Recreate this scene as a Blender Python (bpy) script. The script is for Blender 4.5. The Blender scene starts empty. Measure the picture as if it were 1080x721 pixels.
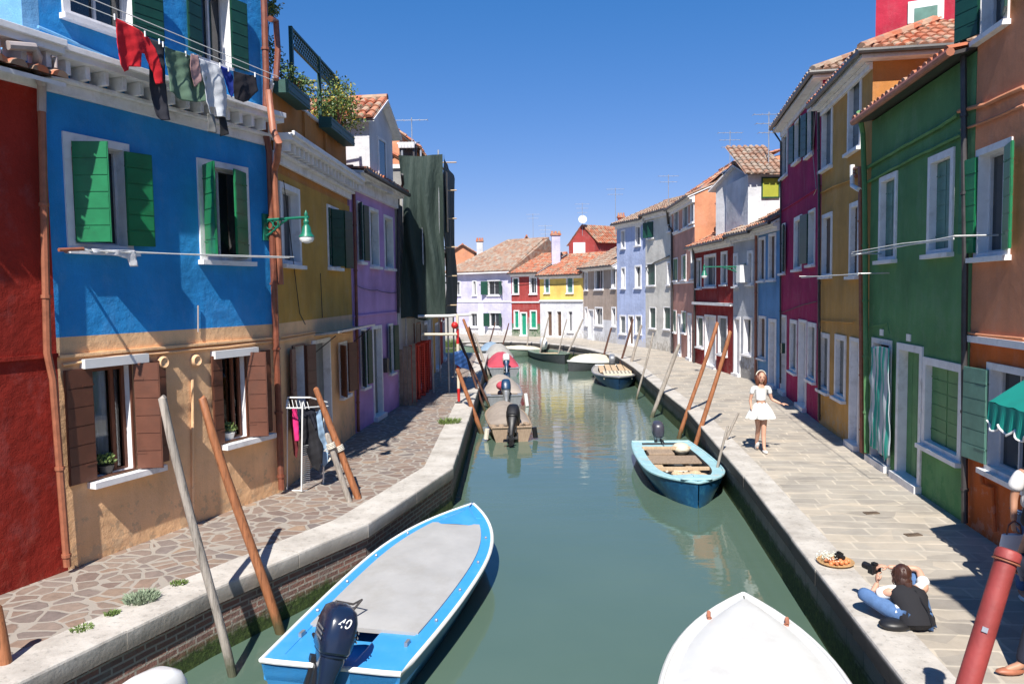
import bpy, bmesh, math, random
from mathutils import Vector, Matrix
random.seed(7)
R = random.Random(11)
sc = bpy.context.scene
COL = sc.collection
PI = math.pi
# ------------------------------------------------------------------ camera
F_PX, HC = 800.0, 3.4
W_PH, H_PH = 1080.0, 721.0
PITCH = math.atan(51.5/F_PX); ROLL = math.radians(0.8)
Fv = Vector((0, math.cos(PITCH), -math.sin(PITCH)))
R0 = Vector((1,0,0)); U0 = Vector((0, math.sin(PITCH), math.cos(PITCH)))
Rv = R0*math.cos(ROLL) - U0*math.sin(ROLL)
Uv = R0*math.sin(ROLL) + U0*math.cos(ROLL)
CAM = Vector((0,0,HC))
cd = bpy.data.cameras.new('camera'); cam = bpy.data.objects.new('camera', cd); COL.objects.link(cam)
cd.sensor_width = 36; cd.lens = F_PX/W_PH*36; cd.clip_end = 2000; cd.clip_start = 0.05
m = Matrix((Rv, Uv, -Fv)).transposed().to_4x4(); m.translation = CAM
cam.matrix_world = m; sc.camera = cam

def ray(px, py):
    return (Fv*F_PX + Rv*(px-W_PH/2) + Uv*(H_PH/2-py)).normalized()
def gp(px, py, z=0.0):
    d = ray(px, py); t = (z-HC)/d.z
    return CAM + d*t
def onplane(px, py, P, n):
    d = ray(px, py); t = (P-CAM).dot(n)/d.dot(n)
    return CAM + d*t
def atd(px, py, Y):            # point on the pixel's ray at world depth Y
    d = ray(px, py); return CAM + d*(Y/d.y)

# ------------------------------------------------------------------ world / sun
EL = math.radians(50); SH = Vector((-0.16,-0.987)).normalized()
S = Vector((SH.x*math.cos(EL), SH.y*math.cos(EL), math.sin(EL)))
w = bpy.data.worlds.new('World'); sc.world = w; w.use_nodes = True
nt = w.node_tree; bg = nt.nodes['Background']
sky = nt.nodes.new('ShaderNodeTexSky'); sky.sky_type = 'NISHITA'; sky.sun_disc = False
sky.sun_elevation = EL; sky.sun_rotation = math.atan2(S.x, S.y)
sky.altitude = 0; sky.air_density = 1.0; sky.dust_density = 0.0; sky.ozone_density = 4.0
hs = nt.nodes.new('ShaderNodeHueSaturation'); hs.inputs['Saturation'].default_value = 1.38; hs.inputs['Value'].default_value = 1.0; hs.inputs['Hue'].default_value = .5
nt.links.new(sky.outputs[0], hs.inputs['Color']); gm = nt.nodes.new('ShaderNodeGamma'); gm.inputs[1].default_value = .66; nt.links.new(hs.outputs[0], gm.inputs[0]); tn = nt.nodes.new('ShaderNodeMix'); tn.data_type = 'RGBA'; tn.blend_type = 'MULTIPLY'; tn.inputs[0].default_value = 1; tn.inputs[7].default_value = (.96,.94,1.34,1); nt.links.new(gm.outputs[0], tn.inputs[6]); nt.links.new(tn.outputs[2], bg.inputs[0]); bg.inputs[1].default_value = 0.090
sl = bpy.data.lights.new('sun','SUN'); sl.energy = 4.1; sl.angle = math.radians(.53); sl.color = (1,.95,.87)
so = bpy.data.objects.new('sun', sl); COL.objects.link(so); so.rotation_euler = S.to_track_quat('Z','Y').to_euler()
so.location = (-10,-30,40)
sc.view_settings.view_transform = 'Standard'; sc.view_settings.look = 'None'
sc.view_settings.exposure = 0.92; sc.view_settings.gamma = 1
sc.render.engine = 'CYCLES'

# ------------------------------------------------------------------ materials
M = {}
def srgb(r,g,b):
    f = lambda c: (c/255/12.92) if c/255 <= .04045 else ((c/255+.055)/1.055)**2.4
    return (f(r),f(g),f(b))
def newmat(name):
    if name in M: return None
    mt = bpy.data.materials.new(name); mt.use_nodes = True; M[name] = mt
    return mt
def N(nt, typ, **kw):
    n = nt.nodes.new(typ)
    for k,v in kw.items(): setattr(n,k,v)
    return n
def setin(n, **kw):
    for k,v in kw.items():
        n.inputs[k.replace('_',' ')].default_value = v
def bsdf(mt): return mt.node_tree.nodes['Principled BSDF']
def mixc(nt, a, b, fac, mode='MIX'):
    x = N(nt,'ShaderNodeMix', data_type='RGBA', blend_type=mode)
    for sock, v in ((x.inputs[0],fac),(x.inputs[6],a),(x.inputs[7],b)):
        if isinstance(v, bpy.types.NodeSocket): nt.links.new(v, sock)
        else: sock.default_value = (*v,1) if isinstance(v,(tuple,list)) and len(v)==3 else v
    return x.outputs[2]
def ramp(nt, src, pts):
    r = N(nt,'ShaderNodeValToRGB'); e = r.color_ramp.elements
    while len(e) < len(pts): e.new(.5)
    for i,(p,c) in enumerate(pts):
        e[i].position = p
        c = c if isinstance(c,(tuple,list)) else (c,c,c)
        e[i].color = (*c,1)
    nt.links.new(src, r.inputs[0]); return r.outputs[0]
def coords(nt, scale=(1,1,1), kind='Object', rot=(0,0,0)):
    t = N(nt,'ShaderNodeTexCoord'); mp = N(nt,'ShaderNodeMapping')
    mp.inputs['Scale'].default_value = scale; mp.inputs['Rotation'].default_value = rot
    nt.links.new(t.outputs[kind], mp.inputs[0]); return mp.outputs[0]
def noise(nt, vec, scale, detail=4, rough=.55):
    n = N(nt,'ShaderNodeTexNoise'); n.inputs['Scale'].default_value = scale
    n.inputs['Detail'].default_value = detail; n.inputs['Roughness'].default_value = rough
    nt.links.new(vec, n.inputs['Vector']); return n.outputs['Fac']
def bump(nt, b, h, strength, dist=.01, prev=None):
    x = N(nt,'ShaderNodeBump'); x.inputs['Strength'].default_value = strength; x.inputs['Distance'].default_value = dist
    nt.links.new(h, x.inputs['Height'])
    if prev is not None: nt.links.new(prev, x.inputs['Normal'])
    nt.links.new(x.outputs[0], b.inputs['Normal']); return x.outputs[0]
def mul(c,k): return tuple(min(1,v*k) for v in c)

def stucco(name, c, wear=.5, worn=None, rough=.9):
    mt = newmat(name)
    if not mt: return M[name]
    nt = mt.node_tree; b = bsdf(mt); v = coords(nt)
    n1 = ramp(nt, noise(nt, v, .9, 6), [(.32,0),(.7,1)])
    col = mixc(nt, mul(c,.74), mul(c,1.14), n1)
    v2 = coords(nt,(5,5,.35)); st = ramp(nt, noise(nt, v2, 1.6, 5, .65), [(.48,0),(.75,1)])
    g = sum(c)/3
    dark = tuple(.55*x*.8+.12*g for x in c)
    f = N(nt,'ShaderNodeMath', operation='MULTIPLY'); nt.links.new(st, f.inputs[0]); f.inputs[1].default_value = .55*wear
    col = mixc(nt, col, dark, f.outputs[0])
    big = ramp(nt, noise(nt, coords(nt,(1,1,.7)), 1.7, 7, .72), [(.50,0),(.60,1)])
    fb = N(nt,'ShaderNodeMath', operation='MULTIPLY'); nt.links.new(big, fb.inputs[0]); fb.inputs[1].default_value = .38*min(1,wear+.3)
    col = mixc(nt, col, tuple(.78*x+.10 for x in c), fb.outputs[0])
    # peeled patches, more of them near the ground
    wc = worn or tuple(.5*x+.5*y for x,y in zip(c,(.45,.42,.37)))
    t = N(nt,'ShaderNodeTexCoord'); sp = N(nt,'ShaderNodeSeparateXYZ'); nt.links.new(t.outputs['Object'], sp.inputs[0])
    lo = N(nt,'ShaderNodeMapRange'); nt.links.new(sp.outputs[2], lo.inputs[0])
    lo.inputs[1].default_value = 0; lo.inputs[2].default_value = 1.1; lo.inputs[3].default_value = .30*wear+.06; lo.inputs[4].default_value = 0
    nn = noise(nt, v, 4.5, 8, .68)
    ad = N(nt,'ShaderNodeMath', operation='ADD'); nt.links.new(nn, ad.inputs[0]); nt.links.new(lo.outputs[0], ad.inputs[1])
    pf = ramp(nt, ad.outputs[0], [(.66,0),(.70,1)])
    f2 = N(nt,'ShaderNodeMath', operation='MULTIPLY'); nt.links.new(pf, f2.inputs[0]); f2.inputs[1].default_value = min(1,1.2*wear)
    col = mixc(nt, col, wc, f2.outputs[0])
    fine = noise(nt, v, 55, 3)
    fm = ramp(nt, fine, [(.3,.93),(.7,1.05)])
    col = mixc(nt, col, fm, 1.0, 'MULTIPLY')
    nt.links.new(col, b.inputs['Base Color']); b.inputs['Roughness'].default_value = rough
    b.inputs['Specular IOR Level'].default_value = .2
    p = bump(nt, b, fine, .5, .008)
    bump(nt, b, noise(nt, v, 4, 5), .6, .04, p)
    return mt
def plain(name, c, rough=.5, var=.12, scale=6, bumpk=.1, bs=40, metal=0, spec=.5, stretch=(1,1,1), emit=None, dirt=None):
    mt = newmat(name)
    if not mt: return M[name]
    nt = mt.node_tree; b = bsdf(mt); v = coords(nt, stretch)
    n1 = ramp(nt, noise(nt, v, scale, 6, .6), [(.3,0),(.7,1)])
    col = mixc(nt, mul(c,1-var), mul(c,1+var), n1)
    if dirt:
        d = ramp(nt, noise(nt, v, scale*.6, 7, .7), [(.52,0),(.68,1)])
        f = N(nt,'ShaderNodeMath', operation='MULTIPLY'); nt.links.new(d, f.inputs[0]); f.inputs[1].default_value = dirt[1]
        col = mixc(nt, col, dirt[0], f.outputs[0])
    nt.links.new(col, b.inputs['Base Color'])
    b.inputs['Roughness'].default_value = rough; b.inputs['Metallic'].default_value = metal
    b.inputs['Specular IOR Level'].default_value = spec
    if bumpk: bump(nt, b, noise(nt, v, bs, 4), bumpk, .01)
    return mt

white_trim = plain('white_stone_trim', (.76,.75,.76), .7, .08, 5, .2, 30, dirt=((.42,.39,.36),.5))
white_paint = plain('white_paint', (.75,.75,.74), .45, .04, 4, .05)
sash_white = plain('sash_white', (.55,.55,.57), .5, .1, 8, .05)
glass_dark = plain('window_glass', (.018,.022,.028), .06, .3, 1.5, .03, 3, spec=.8)
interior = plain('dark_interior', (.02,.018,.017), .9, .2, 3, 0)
wood_brown = plain('wood_brown', (.16,.05,.022), .55, .25, 6, .2, 30, stretch=(6,6,1), dirt=((.25,.11,.06),.3))
brown_shutter = plain('brown_shutter', (.13,.048,.028), .5, .15, 5, .15, 30, dirt=((.10,.045,.03),.5))
green_shutter = plain('green_shutter', (.012,.17,.065), .38, .12, 5, .08, 30, dirt=((.01,.07,.03),.5))
dkgreen_shutter = plain('dark_green_shutter', (.008,.055,.035), .4, .2, 5, .08, 30)
teal_shutter = plain('pale_green_shutter', (.10,.22,.18), .5, .2, 5, .08, 30)
ltgreen_door = plain('green_plank_door', (.09,.24,.09), .55, .15, 5, .1, 30)
seagreen_door = plain('sea_green_door', (.012,.27,.16), .4, .12, 5, .1, 30)
grey_blind = plain('grey_blind', (.17,.185,.19), .6, .1, 5, .1, 30)
brown_blind = plain('brown_blind', (.12,.07,.045), .6, .2, 5, .1, 30)
door_white = plain('pale_door', (.62,.62,.63), .5, .06, 5, .05)
pipe_brown = plain('copper_brown_pipe', (.20,.062,.035), .45, .3, 7, .1, metal=0, dirt=((.09,.05,.04),.6))
pipe_rust = plain('rust_red_pipe', (.31,.11,.06), .5, .25, 7, .1)
pipe_dark = plain('dark_gutter', (.05,.045,.045), .45, .3, 7, .1)
pipe_pvc = plain('grey_plastic_pipe', (.38,.33,.32), .5, .15, 7, .05)
cable_mat = plain('cable_black', (.03,.03,.03), .6, .2, 7, 0)
line_mat = plain('clothes_line', (.62,.62,.60), .6, .1, 7, 0)
metal_grey = plain('galvanised_metal', (.45,.46,.47), .4, .15, 9, .05, metal=.6)
lampgreen = plain('green_cast_iron', (.012,.16,.10), .4, .25, 12, .1)
lampglass = plain('opal_lamp_glass', (.75,.75,.74), .25, .05, 5, 0)
pole_orange = plain('varnished_brown_pole', (.33,.125,.052), .6, .32, 5, .3, 25, stretch=(5,5,.5), dirt=((.22,.08,.035),.6))
pole_grey = plain('weathered_grey_pole', (.34,.30,.26), .85, .3, 5, .6, 22, stretch=(6,6,.5), dirt=((.16,.13,.11),.7))
pole_dark = plain('dark_brown_pole', (.10,.045,.03), .6, .3, 5, .3, 25, stretch=(5,5,.5))
def tideline(mt, z0=.12, z1=.62):
    nt = mt.node_tree; b = bsdf(mt); src = b.inputs['Base Color'].links[0].from_socket
    t = N(nt,'ShaderNodeTexCoord'); s_ = N(nt,'ShaderNodeSeparateXYZ'); nt.links.new(t.outputs['Object'], s_.inputs[0])
    n_ = noise(nt, coords(nt,(3,3,1.2)), 4, 6, .7); a_ = N(nt,'ShaderNodeMath', operation='MULTIPLY_ADD'); nt.links.new(n_, a_.inputs[0]); a_.inputs[1].default_value = -.5; nt.links.new(s_.outputs[2], a_.inputs[2])
    mr_ = N(nt,'ShaderNodeMapRange'); nt.links.new(a_.outputs[0], mr_.inputs[0]); mr_.inputs[1].default_value = z0; mr_.inputs[2].default_value = z0-.25; mr_.inputs[3].default_value = 0; mr_.inputs[4].default_value = .85
    c_ = mixc(nt, src, (.045,.055,.022), mr_.outputs[0])
    cr = ramp(nt, noise(nt, coords(nt,(14,14,.6)), 3, 4, .6), [(.56,1),(.62,.45)]); c_ = mixc(nt, c_, cr, .7, 'MULTIPLY')
    nt.links.new(c_, b.inputs['Base Color'])
for _m in (pole_orange, pole_grey, pole_dark): tideline(_m)
pole_red = plain('red_painted_pole', (.28,.045,.042), .55, .25, 4, .25, 30, dirt=((.24,.05,.045),.5))
rope_mat = plain('rope', (.62,.57,.48), .9, .2, 30, .4, 80)
black_pl = plain('black_plastic', (.012,.012,.014), .45, .3, 9, .05)
navy_gloss = plain('navy_cowling', (.010,.018,.045), .22, .12, 3, .02, spec=.6)
silver = plain('grey_alloy', (.35,.36,.38), .35, .15, 9, .05, metal=.5)

def tilemat():
    mt = newmat('terracotta_tiles'); nt = mt.node_tree; b = bsdf(mt)
    v = coords(nt,(4.2,4.2,4.2))
    vo = N(nt,'ShaderNodeTexVoronoi'); vo.inputs['Scale'].default_value = 1; nt.links.new(v, vo.inputs['Vector'])
    sp = N(nt,'ShaderNodeSeparateColor'); nt.links.new(vo.outputs['Color'], sp.inputs[0])
    c = ramp(nt, sp.outputs[0], [(0,(.33,.095,.045)),(.35,(.50,.16,.08)),(.6,(.44,.19,.11)),(.8,(.46,.32,.22)),(1,(.22,.13,.09))])
    n = ramp(nt, noise(nt, coords(nt), 2.5, 7, .7), [(.45,0),(.65,1)])
    f = N(nt,'ShaderNodeMath', operation='MULTIPLY'); nt.links.new(n, f.inputs[0]); f.inputs[1].default_value = .45
    c = mixc(nt, c, (.30,.24,.19), f.outputs[0])
    nt.links.new(c, b.inputs['Base Color']); b.inputs['Roughness'].default_value = .9
    bump(nt, b, noise(nt, coords(nt), 40, 3), .3, .01)
    mt2 = mt.copy(); mt2.name = 'weathered_tiles'; M['weathered_tiles'] = mt2
    r = [x for x in mt2.node_tree.nodes if x.type=='VALTORGB'][0].color_ramp.elements
    for e,cc in zip(r, [(.27,.14,.09),(.36,.20,.13),(.33,.24,.18),(.40,.32,.25),(.20,.15,.12)]): e.color = (*cc,1)
    return mt, mt2
tile_red, tile_old = tilemat()

# ------------------------------------------------------------------ mesh builder
class MB:
    def __init__(s): s.v=[]; s.f=[]; s.m=[]; s.uv={}; s.T=None; s.mi=0
    def add(s, vs, fs, mi=None, uvs=None):
        o = len(s.v); mi = s.mi if mi is None else mi
        for p in vs:
            p = Vector(p); s.v.append(s.T@p if s.T else p)
        for i,f in enumerate(fs):
            s.f.append(tuple(o+k for k in f)); s.m.append(mi)
            if uvs: s.uv[len(s.f)-1] = uvs[i]
        return s
    def quad(s, a,b,c,d, mi=None, uv=None): return s.add([a,b,c,d],[(0,1,2,3)],mi,[uv] if uv else None)
    def box(s, x0,x1,y0,y1,z0,z1, mi=None):
        v=[(x0,y0,z0),(x1,y0,z0),(x1,y1,z0),(x0,y1,z0),(x0,y0,z1),(x1,y0,z1),(x1,y1,z1),(x0,y1,z1)]
        return s.add(v,[(0,3,2,1),(4,5,6,7),(0,1,5,4),(1,2,6,5),(2,3,7,6),(3,0,4,7)],mi)
    def obox(s, P, X, Y, Z, mi=None):    # oriented box with centre P and half axes
        P,X,Y,Z = map(Vector,(P,X,Y,Z)); v=[]
        for sz in (-1,1):
            for sx,sy in ((-1,-1),(1,-1),(1,1),(-1,1)): v.append(P+X*sx+Y*sy+Z*sz)
        return s.add(v,[(0,3,2,1),(4,5,6,7),(0,1,5,4),(1,2,6,5),(2,3,7,6),(3,0,4,7)],mi)
    def tube(s, pts, r, seg=8, mi=None, cap=True):
        pts=[Vector(p) for p in pts]; n=len(pts)
        rs = r if isinstance(r,(list,tuple)) else [r]*n
        vs=[]; fs=[]; prev=None
        for i,p in enumerate(pts):
            t = (pts[min(i+1,n-1)]-pts[max(i-1,0)])
            if t.length<1e-9: t=Vector((0,0,1))
            t.normalize()
            if prev is None:
                a = t.cross(Vector((0,0,1)) if abs(t.z)<.9 else Vector((1,0,0))).normalized()
            else:
                a = (prev - t*prev.dot(t)).normalized()
            prev=a; b=t.cross(a)
            for k in range(seg):
                an=2*PI*k/seg; vs.append(p+(a*math.cos(an)+b*math.sin(an))*rs[i])
        for i in range(n-1):
            for k in range(seg):
                k2=(k+1)%seg; fs.append((i*seg+k,i*seg+k2,(i+1)*seg+k2,(i+1)*seg+k))
        if cap: fs.append(tuple(range(seg-1,-1,-1))); fs.append(tuple((n-1)*seg+k for k in range(seg)))
        return s.add(vs,fs,mi)
    def lathe(s, prof, P=(0,0,0), seg=16, mi=None, axis=None):
        P=Vector(P); vs=[]; fs=[]
        q = Vector((0,0,1)).rotation_difference(Vector(axis)) if axis else None
        for (r,z) in prof:
            for k in range(seg):
                a=2*PI*k/seg; p=Vector((r*math.cos(a),r*math.sin(a),z))
                vs.append(P+(q@p if q else p))
        for i in range(len(prof)-1):
            for k in range(seg):
                k2=(k+1)%seg; fs.append((i*seg+k,i*seg+k2,(i+1)*seg+k2,(i+1)*seg+k))
        fs.append(tuple(range(seg-1,-1,-1))); fs.append(tuple((len(prof)-1)*seg+k for k in range(seg)))
        return s.add(vs,fs,mi)
    def ball(s, P, r, seg=12, rings=8, mi=None, T=None):
        P=Vector(P); r = r if isinstance(r,(tuple,list)) else (r,r,r); vs=[]; fs=[]
        for i in range(rings+1):
            th=PI*i/rings
            for k in range(seg):
                a=2*PI*k/seg
                p=Vector((r[0]*math.sin(th)*math.cos(a), r[1]*math.sin(th)*math.sin(a), r[2]*math.cos(th)))
                vs.append(P+(T@p if T else p))
        for i in range(rings):
            for k in range(seg):
                k2=(k+1)%seg; fs.append((i*seg+k,(i+1)*seg+k,(i+1)*seg+k2,i*seg+k2))
        return s.add(vs,fs,mi)
    def loft(s, secs, closed=True, mi=None, cap=False):   # list of equal-length rings
        n=len(secs[0]); vs=[p for q in secs for p in q]; fs=[]
        for i in range(len(secs)-1):
            for k in range(n if closed else n-1):
                k2=(k+1)%n; fs.append((i*n+k,i*n+k2,(i+1)*n+k2,(i+1)*n+k))
        if cap: fs.append(tuple(range(n-1,-1,-1))); fs.append(tuple((len(secs)-1)*n+k for k in range(n)))
        return s.add(vs,fs,mi)
    def build(s, name, mats, parent=None, smooth=False, bevel=0, fixn=False, origin=None):
        me=bpy.data.meshes.new(name); vs=s.v
        if origin is not None: vs=[p-Vector(origin) for p in vs]
        me.from_pydata([tuple(p) for p in vs],[],s.f)
        mats = mats if isinstance(mats,(list,tuple)) else [mats]
        for x in mats: me.materials.append(x)
        me.polygons.foreach_set('material_index', s.m)
        if s.uv:
            ul=me.uv_layers.new(name='UVMap')
            for fi,uv in s.uv.items():
                for k,li in enumerate(me.polygons[fi].loop_indices): ul.data[li].uv = uv[k]
        if fixn:
            bm=bmesh.new(); bm.from_mesh(me); bmesh.ops.remove_doubles(bm, verts=bm.verts, dist=1e-5)
            bmesh.ops.recalc_face_normals(bm, faces=bm.faces); bm.to_mesh(me); bm.free()
        if smooth:
            me.polygons.foreach_set('use_smooth',[True]*len(me.polygons))
            try: me.set_sharp_from_angle(angle=math.radians(40))
            except Exception: pass
        me.update()
        o=bpy.data.objects.new(name, me); COL.objects.link(o)
        if origin is not None: o.location = origin
        if parent is not None: o.parent=parent
        if bevel:
            b=o.modifiers.new('bevel','BEVEL'); b.width=bevel; b.segments=2; b.limit_method='ANGLE'
        return o
def tag(o, label=None, cat=None, group=None, kind=None):
    if label: o['label']=label
    if cat: o['category']=cat
    if group: o['group']=group
    if kind: o['kind']=kind
    return o
def thing(name, label, cat, loc=(0,0,0), rotz=0, group=None):
    o=bpy.data.objects.new(name,None); COL.objects.link(o); o.location=loc; o.rotation_euler=(0,0,rotz)
    o.empty_display_size=.2
    return tag(o,label,cat,group)
def copy_tree(o, parent=None):
    c=o.copy(); COL.objects.link(c); c.parent=parent if parent is not None else None
    for ch in [x for x in list(o.children)]: copy_tree(ch,c)
    return c
# ------------------------------------------------------------------ houses
def rooftiles(mb, P, U, Sd, W, Lg, sp=.24, row=.36, rad=None, seg=5, clip=None):
    """barrel tiles over a rectangle: P lower corner, U along the eave, Sd up the slope (unit)"""
    P,U,Sd = Vector(P),Vector(U).normalized(),Vector(Sd).normalized(); Nn=U.cross(Sd)
    if Nn.z<0: Nn=-Nn
    rad = rad or sp*.42
    if not clip: mb.quad(P, P+U*W, P+U*W+Sd*Lg, P+Sd*Lg)
    nr=max(1,int(Lg/row)); row=Lg/nr; nc=max(1,int(round(W/sp))); sp=W/nc
    for c in range(nc):
        for j in range(nr):
            if clip and not clip(P+U*((c+.5)*sp)+Sd*((j+.5)*row)): continue
            jit=R.uniform(-.012,.012); lift=.035+R.uniform(-.006,.01)
            c0=P+U*((c+.5)*sp+jit)+Sd*(j*row-.05+R.uniform(-.015,.015))+Nn*lift
            c1=P+U*((c+.5)*sp+jit)+Sd*((j+1)*row)+Nn*.012
            vs=[]
            for (cc,rr) in ((c0,rad),(c1,rad*.82)):
                for k in range(seg+1):
                    a=PI*k/seg; vs.append(cc+U*(-math.cos(a)*rr)+Nn*(math.sin(a)*rr*.75))
            n=seg+1; fs=[(k,k+1,n+k+1,n+k) for k in range(seg)]; fs.append(tuple(range(n-1,-1,-1)))
            mb.add(vs,fs)

def leaf(parent, u, v0, v1, wd, side, th, mat, y=-.035, label=None, name='shutter', nb=6):
    th=math.radians(th); d=Vector((side*math.cos(th), -math.sin(th),0)); n=Vector((-d.y,d.x,0)); P0=Vector((u,y,0))
    mb=MB(); H=v1-v0
    mb.obox(P0+d*wd/2+Vector((0,0,(v0+v1)/2)), d*wd/2, n*.011, (0,0,H/2))
    for k in range(nb):
        a=v0+H*k/nb+.008; b=v0+H*(k+1)/nb-.008
        mb.obox(P0+d*wd/2+Vector((0,0,(a+b)/2)), d*(wd/2-.012), n*.019, (0,0,(b-a)/2))
    for zz in (v0+H*.15, v0+H*.85):
        mb.obox(P0+d*wd*.2+Vector((0,0,zz)), d*wd*.2, n*.024, (0,0,.012))
    o=mb.build(name,mat,parent)
    if label: o['label']=label
    return o

class House: pass
def house(name, label, A, B, H, depth, col, low=None, lowz=0, wins=(), roof=None, cat='house', group=None, fwmat=None, side=None, plinth=None, z0=0):
    """A = foot of the facade at its left end in the picture, B = at its right end"""
    h=House(); A=Vector((A[0],A[1],0)); B=Vector((B[0],B[1],0)); h.L=(B-A).length; h.H=H; h.A=A
    ang=math.atan2(B.y-A.y,B.x-A.x); t=thing(name,label,cat,A,ang,group); h.t=t
    u=(B-A).normalized(); h.u=u; out=Vector((u.y,-u.x,0)); h.out=out
    def loc(px,py,w=0.0):
        p=onplane(px,py,A+out*w,out); return (p-A).dot(u), p.z
    h.loc=loc; D=.17; fwm=fwmat or white_trim
    specs=[]
    for wi in wins:
        kind,x0,x1,y0,y1 = wi[:5]; o=dict(wi[5]) if len(wi)>5 else {}
        ym,xm=(y0+y1)/2,(x0+x1)/2
        u0,u1=loc(x0,ym)[0],loc(x1,ym)[0]
        v1=loc(xm,y0)[1]; v0=loc(xm,y1)[1]
        if o.get('raw'): u0,u1,v0,v1=o['raw']
        fw=o.get('fw',.09)
        if 'door' in kind: v0=0
        u0=max(u0,.03); u1=min(u1,h.L-.03)
        i=(u0+fw,u1-fw,(v0+(.12 if 'door' in kind else fw*.6)),v1-fw)
        if i[1]-i[0]<.1: fw=max(.02,(u1-u0)/6); i=(u0+fw,u1-fw,i[2],i[3])
        specs.append((kind,(u0,u1,v0,v1),i,o,fw))
    us=sorted({0,h.L}|{x for s_ in specs for x in s_[2][:2]}); zs=sorted({z0,H}|({lowz} if lowz else set())|{x for s_ in specs for x in s_[2][2:]})
    mb=MB()
    for a,b in zip(us,us[1:]):
        for c,d in zip(zs,zs[1:]):
            um,zm=(a+b)/2,(c+d)/2
            if any(s_[2][0]<um<s_[2][1] and s_[2][2]<zm<s_[2][3] for s_ in specs): continue
            if b-a<1e-6 or d-c<1e-6: continue
            mi=1 if (low and zm<lowz) else 0
            if plinth and zm<plinth[0]: mi=1
            mb.quad((a,0,c),(b,0,c),(b,0,d),(a,0,d),mi)
    for kind,o_,i,o,fw in specs:
        a,b,c,d=i; mi=1 if (low and (c+d)/2<lowz) else 0
        if o.get('wr',True): mi=2
        mb.quad((a,0,c),(a,D,c),(a,D,d),(a,0,d),mi); mb.quad((b,D,c),(b,0,c),(b,0,d),(b,D,d),mi)
        mb.quad((a,0,d),(a,D,d),(b,D,d),(b,0,d),mi); mb.quad((a,D,c),(a,0,c),(b,0,c),(b,D,c),mi)
    # ends and back
    sm = 3 if side else 0
    rd=depth/2; rs=roof.get('slope',.35) if roof else 0
    kindr=roof['type'] if roof else 'flat'
    for uu in (0,h.L):
        if low and not side:
            mb.quad((uu,0,z0),(uu,depth,z0),(uu,depth,lowz),(uu,0,lowz),1); mb.quad((uu,0,lowz),(uu,depth,lowz),(uu,depth,H),(uu,0,H),0)
        else: mb.quad((uu,0,z0),(uu,depth,z0),(uu,depth,H),(uu,0,H),sm)
        if kindr=='gable': mb.add([(uu,0,H),(uu,depth,H),(uu,rd,H+rs*rd)],[(0,1,2)],sm)
    mb.quad((h.L,depth,z0),(0,depth,z0),(0,depth,H),(h.L,depth,H),0)
    if kindr=='flat': mb.quad((0,0,H),(h.L,0,H),(h.L,depth,H),(0,depth,H),0)
    h.wall=mb.build('wall',[col,low or col,fwm,side or col],t)
    for kind,o_,i,o,fw in specs:
        u0,u1,v0,v1=o_; a,b,c,d=i
        mb=MB(); e=.028
        bt = v0 if 'door' not in kind else .02
        mb.box(u0,a,-e,.0,bt,v1); mb.box(b,u1,-e,.0,bt,v1); mb.box(a,b,-e,.0,d,v1)
        if 'door' not in kind and o.get('frame4',True): mb.box(a,b,-e,0,v0,c)
        dr='door' in kind
        wn=mb.build('door' if dr else 'window', o.get('fcol',fwm), t)
        if o.get('label'): wn['label']=o['label']
        if not dr and o.get('sill',True):
            MB().box(u0-.04,u1+.04,-.11,-.002,v0-.07,v0-.002).build('sill',white_trim,wn)
        if dr: MB().box(u0-.02,u1+.02,-.12,-.0,.0,.12).build('door_step',white_trim,wn)
        k=kind.replace('door','')
        w_=b-a
        if dr:
            pm=MB(); pm.box(a,b,D-.03,D,c,d); 
            npn=o.get('planks',4)
            for q in range(npn):
                pm.box(a+w_*q/npn+.008,a+w_*(q+1)/npn-.008,D-.045,D-.028,c+.01,d-.01)
            pm.build('door_panel',o.get('dc',door_white),wn)
            if w_>.5: MB().ball((a+w_*.85,D-.07,c+1.0),.03,8,6).build('handle',metal_grey,wn)
            continue
        if o.get('clear'):
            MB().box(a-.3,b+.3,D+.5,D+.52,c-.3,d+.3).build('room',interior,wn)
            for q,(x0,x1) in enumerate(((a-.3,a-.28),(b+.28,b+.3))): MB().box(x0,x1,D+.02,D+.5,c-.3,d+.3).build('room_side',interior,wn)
        else:
            MB().box(a,b,D-.01,D+.01,c,d).build('pane',o.get('pane',glass_dark),wn)
        if k=='glass' or o.get('sash'):
            sm_=o.get('sashcol',sash_white); s=MB(); f=.036 if w_>.35 else .025
            y0,y1=D-.05,D-.012
            s.box(a,a+f,y0,y1,c,d); s.box(b-f,b,y0,y1,c,d); s.box(a+f,b-f,y0,y1,c,c+f); s.box(a+f,b-f,y0,y1,d-f,d)
            if w_>.3: s.box((a+b)/2-f/2,(a+b)/2+f/2,y0-.003,y1-.003,c+f,d-f)
            s.build('sash',sm_,wn)
        if o.get('ang'):
            L_,R_=o['ang']; scol=o.get('sc',green_shutter)
            lw=o.get('lw',w_/2); rw=o.get('rw',w_/2)
            if L_ is not None: leaf(wn,a if L_<120 else a-.0,c+.01,d-.01,lw,1,L_,scol,y=-.045)
            if R_ is not None: leaf(wn,b,c+.01,d-.01,rw,-1,R_,scol,y=-.045)
        if k=='closed':
            scol=o.get('sc',green_shutter); y=.09
            leaf(wn,a+.005,c+.01,d-.01,w_/2-.01,1,0,scol,y=y); leaf(wn,b-.005,c+.01,d-.01,w_/2-.01,-1,0,scol,y=y)
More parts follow.
